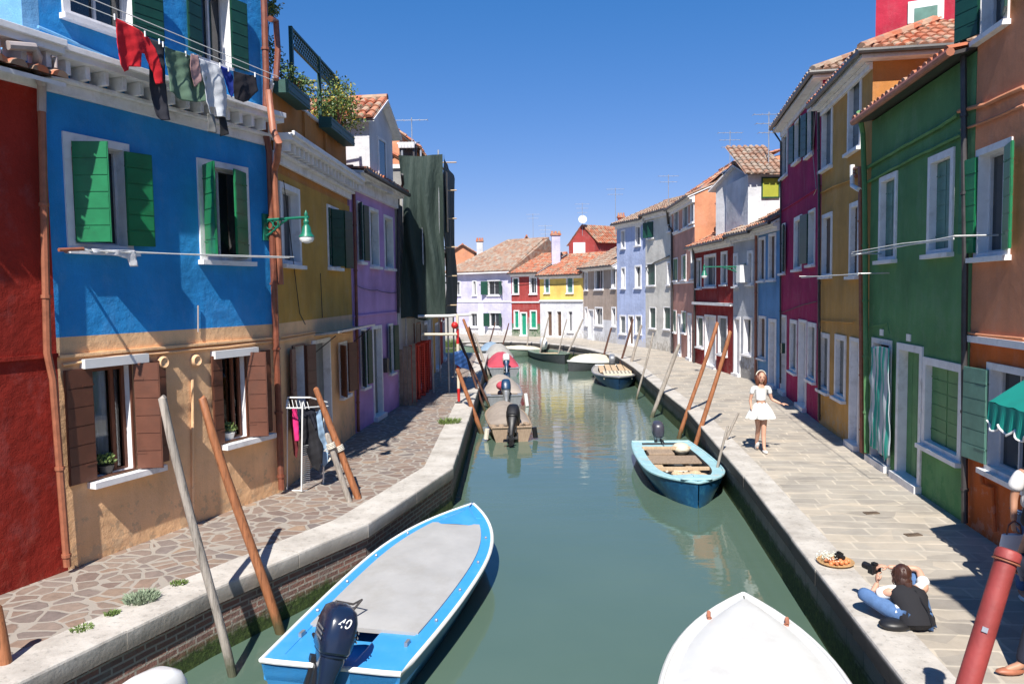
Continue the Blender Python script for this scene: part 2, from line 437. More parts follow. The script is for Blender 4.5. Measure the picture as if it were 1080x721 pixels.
    # roof
    if roof:
        h.roof=None; ov=roof.get('over',.35); tm=roof.get('tile',tile_red); sp=roof.get('sp',.24); rw=roof.get('row',.36)
        e0,e1=roof.get('ends',(.06,.06))
        if kindr=='hip1':
            ze=H-rs*ov+.10; E=h.L+.3; a0=Vector((-.05,-ov,ze)); a1=Vector((E,-ov,ze)); a2=Vector((E,depth+ov,ze)); a3=Vector((-.05,depth+ov,ze)); hw=(depth+2*ov)/2; r1=Vector((E-hw,depth/2,ze+rs*hw)); r0=Vector((-.05,depth/2,ze+rs*hw))
            mb=MB(); 
            if r1.x>r0.x: mb.add([a0,a1,r1,r0],[(0,1,2,3)]); mb.add([a2,a3,r0,r1],[(0,1,2,3)]); mb.add([a1,a2,r1],[(0,1,2)])
            else:
                k_=(E+.05)/hw; q0=a0+Vector((0,(E+.05),rs*(E+.05))); q1=a3+Vector((0,-(E+.05),rs*(E+.05))); mb.add([a0,a1,q0],[(0,1,2)]); mb.add([a1,a2,q1,q0],[(0,1,2,3)]); mb.add([a2,a3,q1],[(0,1,2)])
            lg=hw*math.sqrt(1+rs*rs)
            rooftiles(mb,a0,(1,0,0),Vector((0,1,rs)).normalized(),E+.05,lg,sp,rw,clip=lambda p: (E-p.x)>=(p.y+ov)-.12)
            rooftiles(mb,a1,(0,1,0),Vector((-1,0,rs)).normalized(),depth+2*ov,min(lg,(E+.05)*math.sqrt(1+rs*rs)),sp,rw,clip=lambda p: (p.y+ov)>=(E-p.x)-.12 and (depth+ov-p.y)>=(E-p.x)-.12)
            tip=r1 if r1.x>r0.x else q0
            mb.tube([a1+Vector((0,0,.05)),tip+Vector((0,0,.08))],.10,8)
            h.roof=mb.build('roof',tm,t)
            mb=MB(); mb.tube([(0,-ov-.05,ze-.03),(E+.05,-ov-.05,ze-.03),(E+.05,depth+ov,ze-.03)],.06,8); mb.build('gutter',pipe_dark,t)
            mb=MB(); mb.box(0,E-.02,-ov+.02,0,ze-.14,ze-.06); mb.box(h.L,E-.02,.001,depth,ze-.14,ze-.06); mb.build('eaves',white_trim,h.roof)
        if kindr in ('gable','mono'):
            r2 = rd if kindr=='gable' else depth
            lg=(r2+ov)*math.sqrt(1+rs*rs); dn=Vector((0,1,rs)).normalized()
            z_=H-rs*ov+.10
            mb=MB(); rooftiles(mb,(-e0,-ov,z_),(1,0,0),dn,h.L+e0+e1,lg,sp,rw)
            if kindr=='gable':
                rooftiles(mb,(h.L+e1,depth+ov,z_),(-1,0,0),Vector((0,-1,rs)).normalized(),h.L+e0+e1,lg,sp*2,rw*2)
                mb.tube([(-e0,rd,H+rs*rd+.14),(h.L+e1,rd,H+rs*rd+.14)],.11,8)
            h.roof=mb.build('roof',tm,t)
            sb=MB()
            zz=z_-.07
            def slab(sgn):
                y0=-ov if sgn>0 else depth+ov
                y1=r2 if sgn>0 else rd
                sb.add([(-e0+.01,y0,zz),(h.L+e1-.01,y0,zz),(h.L+e1-.01,y1,zz+rs*abs(y1-y0)),(-e0+.01,y1,zz+rs*abs(y1-y0)),
                        (-e0+.01,y0,zz+.05),(h.L+e1-.01,y0,zz+.05),(h.L+e1-.01,y1,zz+.05+rs*abs(y1-y0)),(-e0+.01,y1,zz+.05+rs*abs(y1-y0))],
                       [(0,3,2,1),(4,5,6,7),(0,1,5,4),(1,2,6,5),(2,3,7,6),(3,0,4,7)])
            slab(1)
            if kindr=='gable': slab(-1)
            sb.build('roof_deck',roof.get('deck',white_trim),h.roof)
            if roof.get('gutter',True):
                mb=MB(); mb.tube([(-e0,-ov-.05,z_-.03),(h.L+e1,-ov-.05,z_-.03)],.06,8); mb.build('gutter',roof.get('gcol',pipe_dark),t)
            if roof.get('cornice',True):
                mb=MB(); cd_=roof.get('cd',.22)
                mb.box(.0,h.L,-.12,-.001,H-cd_-.12,H-.0); mb.box(-.0,h.L,-ov+.1,-.121,H-.10-rs*ov+.06,H-.02-rs*ov+.06+.06)
                mb.build('cornice',roof.get('cm',white_trim),t)
    return h
def pipe(h, pts, r=.045, mat=None, name='drainpipe', w=.09, clamps=True, label=None):
    """pts: pixel points on the facade plane pushed out by w"""
    P=[]
    for q in pts:
        ww=q[2] if len(q)>2 else w
        u,z=h.loc(q[0],q[1],ww); P.append(Vector((u,-ww,z)))
    mb=MB(); mb.tube(P,r,8)
    if clamps:
        for a,b in zip(P,P[1:]):
            L=(b-a).length
            if L>1.2:
                for k in range(1,int(L/1.1)+1):
                    c=a+(b-a)*(k*1.1/L) if k*1.1<L else b; d=(b-a).normalized()
                    mb.tube([c-d*.02,c+d*.02],r*1.28,8)
    o=mb.build(name,mat or pipe_brown,h.t,smooth=True)
    if label: o['label']=label
    return o
def band(h, px,py, px2=None, t=.06, w=.05, mat=None, name='string_course', u0=0,u1=None):
    z=h.loc(px,py,w)[1]; u1=h.L if u1 is None else u1
    return MB().box(u0,u1,-w,-.001,z-t/2,z+t/2).build(name,mat or white_trim,h.t)
def cable(h, pts, w=.04, r=.012, mat=None, sag=.0):
    P=[]
    for q in pts:
        u,z=h.loc(q[0],q[1],w); P.append(Vector((u,-w,z)))
    Q=[]
    for a,b in zip(P,P[1:]):
        n=max(2,int((b-a).length/.25))
        for k in range(n):
            f=k/n; p=a.lerp(b,f); p.z-=sag*4*f*(1-f)-R.uniform(-.006,.006); Q.append(p)
    Q.append(P[-1])
    return MB().tube(Q,r,5).build('cable',mat or cable_mat,h.t)

# key ground points, read along the foot of every facade
G=lambda x,y: gp(x,y,0)
A0=G(72,601); A1=G(297,518.5); A2=G(375,457); A3=G(421,428)
Ldir=(A1-A0).normalized(); Am=A0-Ldir*6.5

c_red=stucco('stucco_dark_red',(.31,.028,.018),.35,worn=(.30,.06,.04))
c_blue=stucco('stucco_blue',(.03,.28,.66),.35,worn=(.10,.22,.42))
c_tan=stucco('stucco_tan',(.86,.53,.29),.4,worn=(.42,.33,.23))
c_lblue=stucco('stucco_blue_sunlit',(.17,.42,.70),.35)  # house blue made paler: strong sun on the upper flank put into the colour
c_gold=stucco('stucco_ochre',(.54,.31,.07),.45,worn=(.36,.25,.13))
c_orng=stucco('stucco_orange_ochre',(.55,.24,.07),.45)
c_purp=stucco('stucco_purple',(.50,.31,.60),.3,worn=(.40,.26,.50))
c_lil=stucco('stucco_lilac',(.56,.53,.69),.5)
c_white=stucco('stucco_white',(.66,.66,.68),.6,worn=(.45,.43,.40))
c_cream=stucco('stucco_cream',(.66,.63,.57),.6,worn=(.40,.36,.30))
c_salm=stucco('stucco_salmon',(.62,.27,.15),.4)
c_pink=stucco('stucco_pink',(.56,.29,.23),.5,worn=(.5,.36,.3))
c_far_red=stucco('stucco_brick_red',(.34,.055,.050),.5)
c_r2=stucco('stucco_wine_red',(.27,.022,.022),.4,worn=(.34,.14,.11))
c_yel=stucco('stucco_yellow',(.76,.54,.14),.5,worn=(.6,.48,.25))
c_brownw=stucco('stucco_grey_brown',(.42,.33,.27),1.0,worn=(.42,.40,.37))
c_pb=stucco('stucco_powder_blue',(.43,.50,.72),.9,worn=(.52,.52,.55))
c_sky=stucco('stucco_sky_blue',(.13,.30,.55),.4)
c_gray=stucco('stucco_light_grey',(.48,.50,.54),1.0,worn=(.30,.29,.28))
c_mag=stucco('stucco_magenta',(.36,.016,.10),.35,worn=(.34,.05,.10))
c_rg=stucco('stucco_mustard',(.54,.30,.09),.5,worn=(.45,.33,.2))
c_green=stucco('stucco_green',(.11,.26,.11),.5,worn=(.06,.2,.08))
c_or=stucco('stucco_orange',(.62,.26,.14),.4,worn=(.48,.25,.15))
c_orlo=stucco('stucco_deep_orange',(.55,.13,.03),.35)
c_grn_pl=stucco('stucco_green_plinth',(.10,.16,.09),.7)
c_conc=stucco('stucco_concrete',(.33,.32,.30),1.0)

def brick_house(name, c1, c2, mortar):
    mt=newmat(name); nt=mt.node_tree; b=bsdf(mt)
    t=N(nt,'ShaderNodeTexCoord'); sp=N(nt,'ShaderNodeSeparateXYZ'); cb=N(nt,'ShaderNodeCombineXYZ')
    nt.links.new(t.outputs['Object'],sp.inputs[0]); nt.links.new(sp.outputs[0],cb.inputs[0]); nt.links.new(sp.outputs[2],cb.inputs[1])
    br=N(nt,'ShaderNodeTexBrick'); nt.links.new(cb.outputs[0],br.inputs['Vector']); setin(br,Scale=1.0)
    br.inputs['Brick Width'].default_value=.25; br.inputs['Row Height'].default_value=.07; br.inputs['Mortar Size'].default_value=.012
    br.inputs['Color1'].default_value=(*c1,1); br.inputs['Color2'].default_value=(*c2,1); br.inputs['Mortar'].default_value=(*mortar,1)
    n=ramp(nt,noise(nt,t.outputs['Object'],1.3,6,.65),[(.45,0),(.62,1)])
    c=mixc(nt,br.outputs[0],mortar,n); nt.links.new(c,b.inputs['Base Color']); b.inputs['Roughness'].default_value=.9
    return mt
c_brick=brick_house('weathered_brick_wall',(.36,.20,.14),(.30,.19,.14),(.40,.35,.30))

# ---- LEFT ROW
red=house('row_house','dark red house wall at the left edge of the photo, beside the blue house',Am,A0,6.0,6,c_red,
    wins=[],roof=dict(type='mono',slope=.3,over=.42,ends=(0,0),gutter=False,cornice=False))
band(red,30,377,t=.05,w=.03,mat=c_red)
blue=house('row_house','bright blue house over a tan ground floor, green shutters and brown shutters below',A0,A1,11,6,c_blue,low=c_tan,lowz=2.93,wins=[
  ('glass',68,137,146,263,dict(ang=(62,168),fw=.10,lw=.43)),
  ('glass',209,262,172,275,dict(ang=(116,20),fw=.09)),
  ('glass',64,143,-52,28,dict(ang=(None,172),sc=dkgreen_shutter,fw=.10)),
  ('glass',207,244,-14,68,dict(ang=(174,174),sc=dkgreen_shutter,fw=.06,lw=.30,rw=.33,sill=False)),
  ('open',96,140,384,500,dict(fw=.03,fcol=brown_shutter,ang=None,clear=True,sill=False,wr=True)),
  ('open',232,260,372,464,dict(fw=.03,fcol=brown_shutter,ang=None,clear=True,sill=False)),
 ],roof=None)
# ground floor windows with their folding shutters, lintel, sill, curtain
glass_clear=newmat('clear_glass'); _n=glass_clear.node_tree; _b=bsdf(glass_clear)
_g=N(_n,'ShaderNodeBsdfGlossy'); _g.inputs['Roughness'].default_value=.03; _t=N(_n,'ShaderNodeBsdfTransparent'); _t.inputs[0].default_value=(.85,.88,.9,1)
_f=N(_n,'ShaderNodeFresnel'); _f.inputs[0].default_value=1.5; _m=N(_n,'ShaderNodeMixShader')
_n.links.new(_f.outputs[0],_m.inputs[0]); _n.links.new(_t.outputs[0],_m.inputs[1]); _n.links.new(_g.outputs[0],_m.inputs[2])
_n.links.new(_m.outputs[0],_n.nodes['Material Output'].inputs[0])
curtain_mat=plain('pale_blue_curtain',(.72,.76,.84),.9,.1,6,.2,20)
def low_window(h, x0,x1,ytop,ybot, lint, sill, leaves):
    wn=[c for c in h.t.children if c.name.startswith('window') and c.get('_u') is None]
    ym=(ytop+ybot)/2; u0=h.loc(x0,ym)[0]; u1=h.loc(x1,ym)[0]; xm=(x0+x1)/2; v1=h.loc(xm,ytop)[1]; v0=h.loc(xm,ybot)[1]
    best=min(wn,key=lambda o: abs(sum(v.co.x for v in o.data.vertices)/len(o.data.vertices)-(u0+u1)/2)+ (0 if max(v.co.z for v in o.data.vertices)<2.9 else 9))
    best['_u']=1
    a,b,c,d=u0+.03,u1-.03,v0,v1-.03
    la,lb=h.loc(lint[0],lint[1])[0],h.loc(lint[2],lint[1])[0]; lz=h.loc((lint[0]+lint[2])/2,lint[3])[1]
    MB().box(la,lb,-.10,-.001,lz-.09,lz+.03).build('lintel',white_paint,best)
    sa=h.loc(sill[0],sill[1])[0]; sb=h.loc(sill[2],sill[3])[0]
    MB().box(sa,sb,-.16,-.001,c-.10,c-.02).build('sill',white_trim,best)
    MB().box(a,b,.13,.145,c,d).build('glass_pane',glass_clear,best)
    s=MB(); f=.05
    for (p,q) in ((a,a+f),(b-f,b),((a+b)/2-.02+.08,(a+b)/2+.03+.08)): s.box(p,q,.09,.125,c,d)
    s.box(a+f,b-f,.091,.124,c,c+f); s.box(a+f,b-f,.091,.124,d-f,d)
    s.build('sash',wood_brown,best)
    # curtain: wavy sheet
    cm=MB(); n=40; top=d-.05; bot=c+.05; rows=[]
    for z in (top,(top+bot)/2,bot):
        rows.append([Vector((a+.04+(b-a-.25)*k/n,.185+.02*math.sin(k*1.3)+.01*math.sin(k*.5),z)) for k in range(n+1)])
    cm.loft(rows,closed=False); cm.build('curtain',curtain_mat,best,smooth=True)
    for (hx,wd,side,th) in leaves:
        leaf(best,h.loc(hx,ym)[0],c+.0,d+.02,wd,side,th,brown_shutter,y=-.04)
    return (a,b,c,d)
lw1=low_window(blue,96,140,384,500,(84,384,152,378),(92,510,168,489),[(97,.40,-1,3),(141,.34,1,62),(152,.36,1,0)])
lw2=low_window(blue,232,260,372,464,(222,374,268,370),(232,473,284,460),[(233,.22,-1,3),(260,.30,1,60),(272,.28,1,0)])

def dentil_cornice(h, z0, zt, proj, u0, u1, mat, n):
    mb=MB(); hh=zt-z0
    mb.box(u0,u1,-.07,-.001,z0,z0+hh*.28)
    mb.box(u0,u1,-proj*.45,-.001,z0+hh*.281,z0+hh*.38)
    mb.box(u0,u1,-proj,-.001,zt-hh*.26,zt)
    mb.box(u0,u1,-proj-.05,-proj-.001,zt-hh*.10,zt+.03)
    for k in range(n):
        u=u0+(u1-u0)*(k+.5)/n; a=.032
        mb.box(u-a,u+a,-proj*.8,-.002,z0+hh*.381,zt-hh*.261)
    return mb.build('cornice',mat,h.t,bevel=.008)
dentil_cornice(red,5.92,6.42,.42,0,red.L-.0,white_trim,22)
dentil_cornice(blue,5.92,6.40,.36,.001,blue.L-.05,white_trim,15)
band(blue,180,366,t=.035,w=.05,mat=c_tan,name='moulding')
cable(blue,[(66,385),(120,376),(180,371),(240,365),(289,360)],w=.03,r=.018,mat=c_tan)
cable(blue,[(40,28),(100,55),(160,80),(215,101)],w=.04,r=.02,mat=c_lblue)
for (x,y) in ((170,382),(205,380)):
    u,z=blue.loc(x,y); MB().lathe([(.09,0),(.09,.05),(.07,.075),(.05,.06)],(u,0,z),16,axis=(0,-1,0)).build('vent_cover',c_tan,blue.t,smooth=True)
pipe(blue,[(203,400),(204,562)],r=.022,mat=c_tan,w=.03,name='conduit',clamps=False)
pipe(blue,[(209,322),(209,350)],r=.012,mat=pipe_pvc,w=.03,name='conduit',clamps=False)
# upper storey flank of the blue house, set over the red roof
zb=6.4
fl=MB(); ux=blue.loc(24,30)[0]
fl.box(ux,-.004,.0,6,zb,11); fl.build('side_wall',c_lblue,blue.t)
# drain pipes left
pipe(blue,[(44,118),(50,372),(56,400),(71,597)],r=.045,mat=pipe_rust,w=.10,label='rust red drainpipe between the red and the blue house')
pipe(blue,[(8,48,.45),(36,50,.45),(40,60,.42),(38,74,.25),(44,90,.10),(44,118,.10)],r=.05,mat=pipe_pvc,w=.10,clamps=False,name='gutter_pipe')
pipe(blue,[(54,60,.42),(59,60,.42),(59,72,.42)],r=.02,mat=pipe_pvc,clamps=False,name='gutter_pipe')
pipe(blue,[(278,-20),(281,86),(280,140),(284,160),(297,516)],r=.055,mat=pipe_brown,w=.10,label='copper brown drainpipe between the blue and the ochre house')

yel=house('row_house','ochre house with a roof terrace, between the blue and the purple house',A1+Ldir*.02,A2,5.55,6,c_gold,low=c_tan,lowz=2.93,wins=[
  ('glass',295,316,196,279,dict(fw=.10)),
  ('open',345,357,218,282,dict(fw=.06,ang=(178,None),lw=.01,sc=dkgreen_shutter)),
  ('open',309,322,363,452,dict(fw=.03,ang=(172,172),lw=.42,rw=.42,sc=brown_shutter,fcol=brown_shutter)),
  ('door',330,349,357,480,dict(dc=grey_blind,fw=.08)),
  ('open',357.5,366,360,417,dict(fw=.04,ang=(150,165),lw=.4,rw=.4,sc=brown_shutter)),
 ],roof=None)
leaf([c for c in yel.t.children if c.name.startswith('window')][1],yel.loc(348,250)[0],yel.loc(352,281)[1],yel.loc(352,222)[1],.42,1,25,dkgreen_shutter)
leaf([c for c in yel.t.children if c.name.startswith('window')][1],yel.loc(362,250)[0],yel.loc(366,283)[1],yel.loc(366,224)[1],.42,1,12,dkgreen_shutter)
zc=yel.loc(330,189)[1]
dentil_cornice(yel,zc-.05,zc+.42,.36,0.02,yel.L-.03,white_trim,20)
# terrace parapet
ztop=yel.loc(340,133)[1]
mb=MB(); mb.box(.0,yel.L-.1,.02,.2,5.55,ztop); mb.box(.0,.2,.2,5.8,5.55,ztop); mb.box(yel.L-.3,yel.L-.1,.2,5.8,5.55,ztop)
for f in (.35,.62): mb.box(yel.L*f,yel.L*f+.16,-.03,.019,5.95,ztop-.02)
mb.build('parapet',c_orng,yel.t)
MB().box(-.0,yel.L-.08,-.03,.24,ztop,ztop+.05).build('coping',white_trim,yel.t)
pipe(yel,[(285,20,.25),(291,22,.25),(293,52,.25),(291,84,.25)],r=.05,mat=pipe_brown,clamps=False)
pipe(yel,[(283,96,.2),(288,138,.3),(294,150,.45),(292,170,.25),(289,180,.12),(296,300,.12)],r=.055,mat=pipe_rust,clamps=False)
pipe(yel,[(373,190),(376,330),(378,455)],r=.04,mat=pipe_brown,w=.07)
band(yel,330,353,t=.03,w=.03,mat=c_tan)
u0,z=yel.loc(331,353,.0); u1,_=yel.loc(374,357,.0)
MB().obox(((u0+u1)/2,-.26,z+.02),((u1-u0)/2,0,0),(0,.26,-.03),(0,0,.02)).build('canopy',metal_grey,yel.t)
mb=MB()
for uu in (u0+.1,u1-.1): mb.tube([(uu,-.01,z-.35),(uu,-.42,z-.03)],.012,6)
mb.build('canopy_bracket',pipe_dark,yel.t)

pur=house('row_house','purple house with dark green shutters, right of the ochre house',A2+(A3-A2).normalized()*.02,A3,6.35,6,c_purp,wins=[
  ('open',376.5,382.5,213,276,dict(fw=.05,ang=(150,170),sc=dkgreen_shutter,lw=.3,rw=.3)),
  ('open',389.5,399,220,281,dict(fw=.08,pane=dkgreen_shutter)),
  ('open',405,414,228,283,dict(fw=.08,pane=dkgreen_shutter)),
  ('open',380,386.5,346,408,dict(fw=.05,ang=(150,170),sc=dkgreen_shutter,lw=.3,rw=.28)),
  ('door',393,403,343,435,dict(dc=grey_blind,fw=.09)),
  ('open',409.5,414.5,341,393,dict(fw=.05,ang=(165,165),sc=dkgreen_shutter,lw=.3,rw=.3)),
 ],roof=dict(type='gable',slope=.10,over=.4,tile=tile_red,sp=.22,cd=.25))
band(pur,398,331,t=.04,w=.04,mat=c_purp)
pipe(pur,[(424,184,.35),(425,194,.3),(420,204,.08),(420,330,.08)],r=.045,mat=pipe_dark,clamps=False)
# small dark letter box by the purple door
u,z=pur.loc(405,385); MB().box(u-.1,u+.1,-.12,-.001,z-.2,z+.2).build('letter_box',pipe_dark,pur.t)

cable(yel,[(299,190),(316,330),(322,342)],w=.03,r=.008); cable(yel,[(338,288),(340,335)],w=.03,r=.008); cable(yel,[(298,355),(330,350),(372,352)],w=.03,r=.012,mat=c_tan); cable(pur,[(374,300),(398,306),(420,308)],w=.03,r=.008,sag=.05)
# dormer house behind (white gable with tile roof)
def local_gable(name,label,P,ang,W,Dp,H,rise,col,sidecol=None,tile=None,wins=(),z0=0,cat='dormer',ovr=.25,ovf=.2):
    """gable faces local -y; ridge runs along +y"""
    t=thing(name,label,cat,P,ang); mb=MB()
    a,b=-W/2,W/2
    mb.quad((a,0,z0),(b,0,z0),(b,0,H),(a,0,H),0); mb.add([(a,0,H),(b,0,H),(0,0,H+rise)],[(0,1,2)],0)
    mb.quad((a,Dp,z0),(a,0,z0),(a,0,H),(a,Dp,H),1); mb.quad((b,0,z0),(b,Dp,z0),(b,Dp,H),(b,0,H),1)
    mb.quad((b,Dp,z0),(a,Dp,z0),(a,Dp,H),(b,Dp,H),0); mb.add([(b,Dp,H),(a,Dp,H),(0,Dp,H+rise)],[(0,1,2)],0)
    mb.build('wall',[col,sidecol or col],t)
    mb=MB(); k=rise/(W/2); 
    for sgn in (-1,1):
        P0=Vector((sgn*(W/2+ovr),-ovf,H-k*ovr+.06)); Sd=Vector((-sgn,0,k)).normalized(); lg=(W/2+ovr)*math.sqrt(1+k*k)
        rooftiles(mb,P0,(0,1,0),Sd,Dp+ovf,lg,.24,.34)
    mb.tube([(0,-ovf,H+rise+.10),(0,Dp,H+rise+.10)],.09,8)
    rf=mb.build('roof',tile or tile_red,t)
    mb=MB()
    for sgn in (-1,1):
        A=Vector((sgn*(W/2+ovr),-ovf-.02,H-k*ovr-.02)); B=Vector((0,-ovf-.02,H+rise-.02)); d=Vector((0,0,.05)); 
        mb.add([A,B,B+d,A+d,A+Vector((0,Dp,0)),B+Vector((0,Dp,0)),B+d+Vector((0,Dp,0)),A+d+Vector((0,Dp,0))],[(0,1,2,3),(4,7,6,5),(0,4,5,1),(3,2,6,7)])
    mb.build('roof_edge',M['dark_gutter'] if col is not c_white else white_trim,rf,fixn=True)
    for (u0,u1,z0_,z1_,pm,fr) in wins:
        fm=MB(); f=.07
        fm.box(u0,u0+f,-.03,-.001,z0_,z1_); fm.box(u1-f,u1,-.03,-.001,z0_,z1_); fm.box(u0+f,u1-f,-.03,-.001,z0_,z0_+f); fm.box(u0+f,u1-f,-.03,-.001,z1_-f,z1_)
        wn=fm.build('window',fr,t); MB().box(u0+f,u1-f,-.012,-.001,z0_+f,z1_-f).build('pane',pm,wn)
    return t
# white dormer over the purple roof; its gable faces the canal (+x), its flank the camera
Yd=19.6; Pd=atd(396,150,Yd); zr=atd(397,92,Yd).z
local_gable('dormer_house','white dormer with a small tiled gable above the purple house',(Pd.x,Yd+.9,0),math.radians(82),2.0,4.0,zr-.75,.62,c_white,sidecol=c_white,
   wins=[(-.35,.35,zr-2.3,zr-1.1,glass_dark,white_trim)],z0=6.2)
# peach house further behind
Yp=30; p0=atd(398,200,Yp); p1=atd(434,200,Yp)
ph=local_gable('back_house','peach gabled house behind the white dormer',(atd(405,150,Yp).x,Yp,0),0,2.2,6,atd(430,152,Yp).z,.85,c_salm,tile=tile_red,cat='house')
# little awning house top
Yq=28; q0=atd(421,150,Yq)
aw=thing('roof_terrace','little roof terrace with scalloped pale awning beside the netted scaffold','terrace',(q0.x,Yq,0))
wq=atd(438,150,Yq).x-q0.x; zq=q0.z
MB().box(0,wq,0,2,4.5,zq-.9).build('wall',c_salm,aw)
mb=MB(); mb.obox((wq/2,.4,zq+.05),(wq/2+.05,0,0),(0,.6,.12),(0,0,.03))
for k in range(5): mb.lathe([(.06,-.2),(.09,0)],(wq*(k+.5)/5,-.2,zq-.05),8)
mb.build('awning',white_trim,aw)
mb=MB()
for x in (0.05,wq-.05): mb.box(x-.03,x+.03,-.15,-.1,zq-.9,zq)
mb.box(0,wq,.3,.35,zq-.9,zq); mb.build('post',pipe_dark,aw)
# chimney
Yc=25.5; cx=atd(414,190,Yc); 
ch=thing('chimney','pale grey chimney with a small tiled cap left of the dark scaffold net','chimney',(cx.x,Yc,0))
ct=atd(414,172,Yc).z
MB().box(-.42,.42,-.4,.4,4,ct-.25).build('stack',c_conc,ch)
MB().box(-.5,.5,-.48,.48,ct-.249,ct-.12).build('cap',white_trim,ch)
mb=MB(); rooftiles(mb,(-.6,-.55,ct-.1),(0,1,0),(1,0,.6),1.1,.7,.24,.3); rooftiles(mb,(.6,-.55,ct-.1),(0,1,0),(-1,0,.6),1.1,.7,.24,.3); mb.build('cap_tiles',tile_red,ch)
def ez(px,py,A,B,w=.3):
    A=Vector((A[0],A[1],0)); B=Vector((B[0],B[1],0)); u=(B-A).normalized(); out=Vector((u.y,-u.x,0))
    return onplane(px,py,A+out*w,out).z
# ---- RIGHT ROW, near to far
B0=G(1018,552); B1=G(914,482); B2=G(863.5,445.5); B3=G(822,412); B4=G(799,402.5); B5=G(773,395.5); B6=G(732.5,382); B7=G(708.6,371.5); B8=G(681,366.5); B9=G(651,362.5); B10=G(615.5,357); B11=G(570,355); B12=G(540,354); B13=G(478,352)
gu=(B0-B1).normalized(); Bm=B0+gu*5.6
orange=house('row_house','orange house at the right edge of the photo with green shutters and a teal awning',B0+gu*.02,Bm,10.5,6,c_or,low=c_orlo,lowz=2.72,wins=[
  ('glass',1030,1067,152,270,dict(fw=.09,ang=(173,165),lw=.40,rw=.42,sash=True)),
  ('glass',1028,1066,-70,33,dict(fw=.09,ang=(160,160),sc=dkgreen_shutter,lw=.42,rw=.42)),
  ('glass',1041,1092,386,506,dict(fw=.09,ang=(173,None),lw=.55,sc=teal_shutter)),
 ],roof=None)
wn_or=[c for c in orange.t.children if c.name.startswith('window')]
for k,(xx,ya,yb,mt) in enumerate(((1030,160,262,green_shutter),(1027,-40,42,dkgreen_shutter),(1042,392,495,teal_shutter))):
    u_,za=orange.loc(xx,ya); zb_=orange.loc(xx,yb)[1]
    pass
band(orange,1050,361,t=.09,w=.06,mat=white_trim)
cable(orange,[(1011,118),(1040,110),(1080,92)],r=.03,mat=c_or)
cable(orange,[(1014,137),(1045,126),(1080,111)],r=.02,mat=c_or)
cable(orange,[(1019,351),(1045,354),(1080,357)],r=.018,mat=c_or)
pipe(orange,[(1016,40),(1018,270),(1017,352),(1017.5,551)],r=.045,mat=pipe_dark,w=.08,label='dark drainpipe between the green and the orange house')
pipe(orange,[(1034,497),(1037,511),(1047,515),(1049,560)],r=.03,mat=c_orlo,w=.05,name='conduit',clamps=False)

zg=ez(1005,52,B1,B0,.3); 
green=house('row_house','green house with a striped door curtain and white door frames',B1,B0,zg-.05,6.5,c_green,wins=[
  ('closed',928,946.5,184,274,dict(fw=.10,sc=teal_shutter,pane=teal_shutter)),
  ('closed',979.5,1006.5,161,267,dict(fw=.11,sc=teal_shutter)),
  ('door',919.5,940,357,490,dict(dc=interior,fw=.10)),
  ('door',946,973,363,511,dict(dc=ltgreen_door,fw=.12)),
  ('closed',974,1016,380,478,dict(fw=.12,sc=ltgreen_door)),
 ],roof=dict(type='mono',slope=.22,over=.3,tile=tile_red,sp=.2,cornice=False,gcol=pipe_rust,ends=(.02,.02),deck=pipe_dark))
cable(green,[(914,177),(950,156),(990,134),(1010,121)],r=.035,mat=c_green)
cable(green,[(914,193),(960,168),(1014,142)],r=.03,mat=c_green)
cable(green,[(914,345),(936,341),(938,352)],r=.008,mat=c_green)
pipe(green,[(906,118,.3),(910,140,.12),(912,200,.1),(914,477,.1)],r=.05,mat=c_green)
for (x,y) in ((930.5,350.5),(959,356)):
    u,z=green.loc(x,y); MB().box(u-.09,u+.09,-.02,-.001,z-.06,z+.06).build('number_plate',white_paint,green.t)

zm=ez(856,95,B2,B1,.3)
mustard=house('row_house','mustard yellow house with white window frames, between the green and the magenta house',B2,B1,ez(872,103,B2,B1,0.02),6,c_rg,wins=[
  ('closed',867.5,878.5,103,177,dict(fw=.10,sc=grey_blind)),
  ('closed',895,909,71,158,dict(fw=.10,sc=grey_blind)),
  ('closed',867.5,878,225,291,dict(fw=.10,sc=brown_blind)),
  ('closed',896.6,907,213,291,dict(fw=.10,sc=brown_blind)),
  ('closed',865,875,351,412,dict(fw=.12,sc=grey_blind)),
  ('closed',881,892.5,353,420,dict(fw=.12,sc=grey_blind)),
  ('door',896.5,907,356,473,dict(dc=door_white,fw=.08)),
 ],roof=dict(type='hip1',slope=.52,over=.30,tile=tile_red,sp=.2,row=.32),side=c_orng)
Hm=mustard.H
dentil_cornice(mustard,Hm-.34,Hm+.02,.3,.02,mustard.L-.0,white_trim,16)
cable(mustard,[(863,205),(880,196),(905,187),(911,183)],r=.02,mat=c_rg)
cable(mustard,[(863,338),(900,340)],r=.015,mat=c_rg)
pipe(mustard,[(903,186),(900,182),(901,178),(907,176),(908,338),(909,477)],r=.04,mat=pipe_rust,w=.09)
pipe(mustard,[(899,174),(899,196),(906,200)],r=.05,mat=white_paint,w=.12,clamps=False,name='white_pipe')
pipe(mustard,[(861.5,100,.3),(863,112,.1),(864,205,.08),(864,443,.08)],r=.035,mat=pipe_dark)
# grey pipe down the flank of the mustard house
fl=MB(); Lm=mustard.L+.06; fl.tube([(Lm,2.0,Hm-.05),(Lm,1.9,Hm-.5),(Lm,1.6,Hm-.7),(Lm,1.5,Hm-1.2),(Lm,.1,Hm-1.9)],.055,8)
fl.build('drainpipe',pipe_dark,mustard.t,smooth=True)

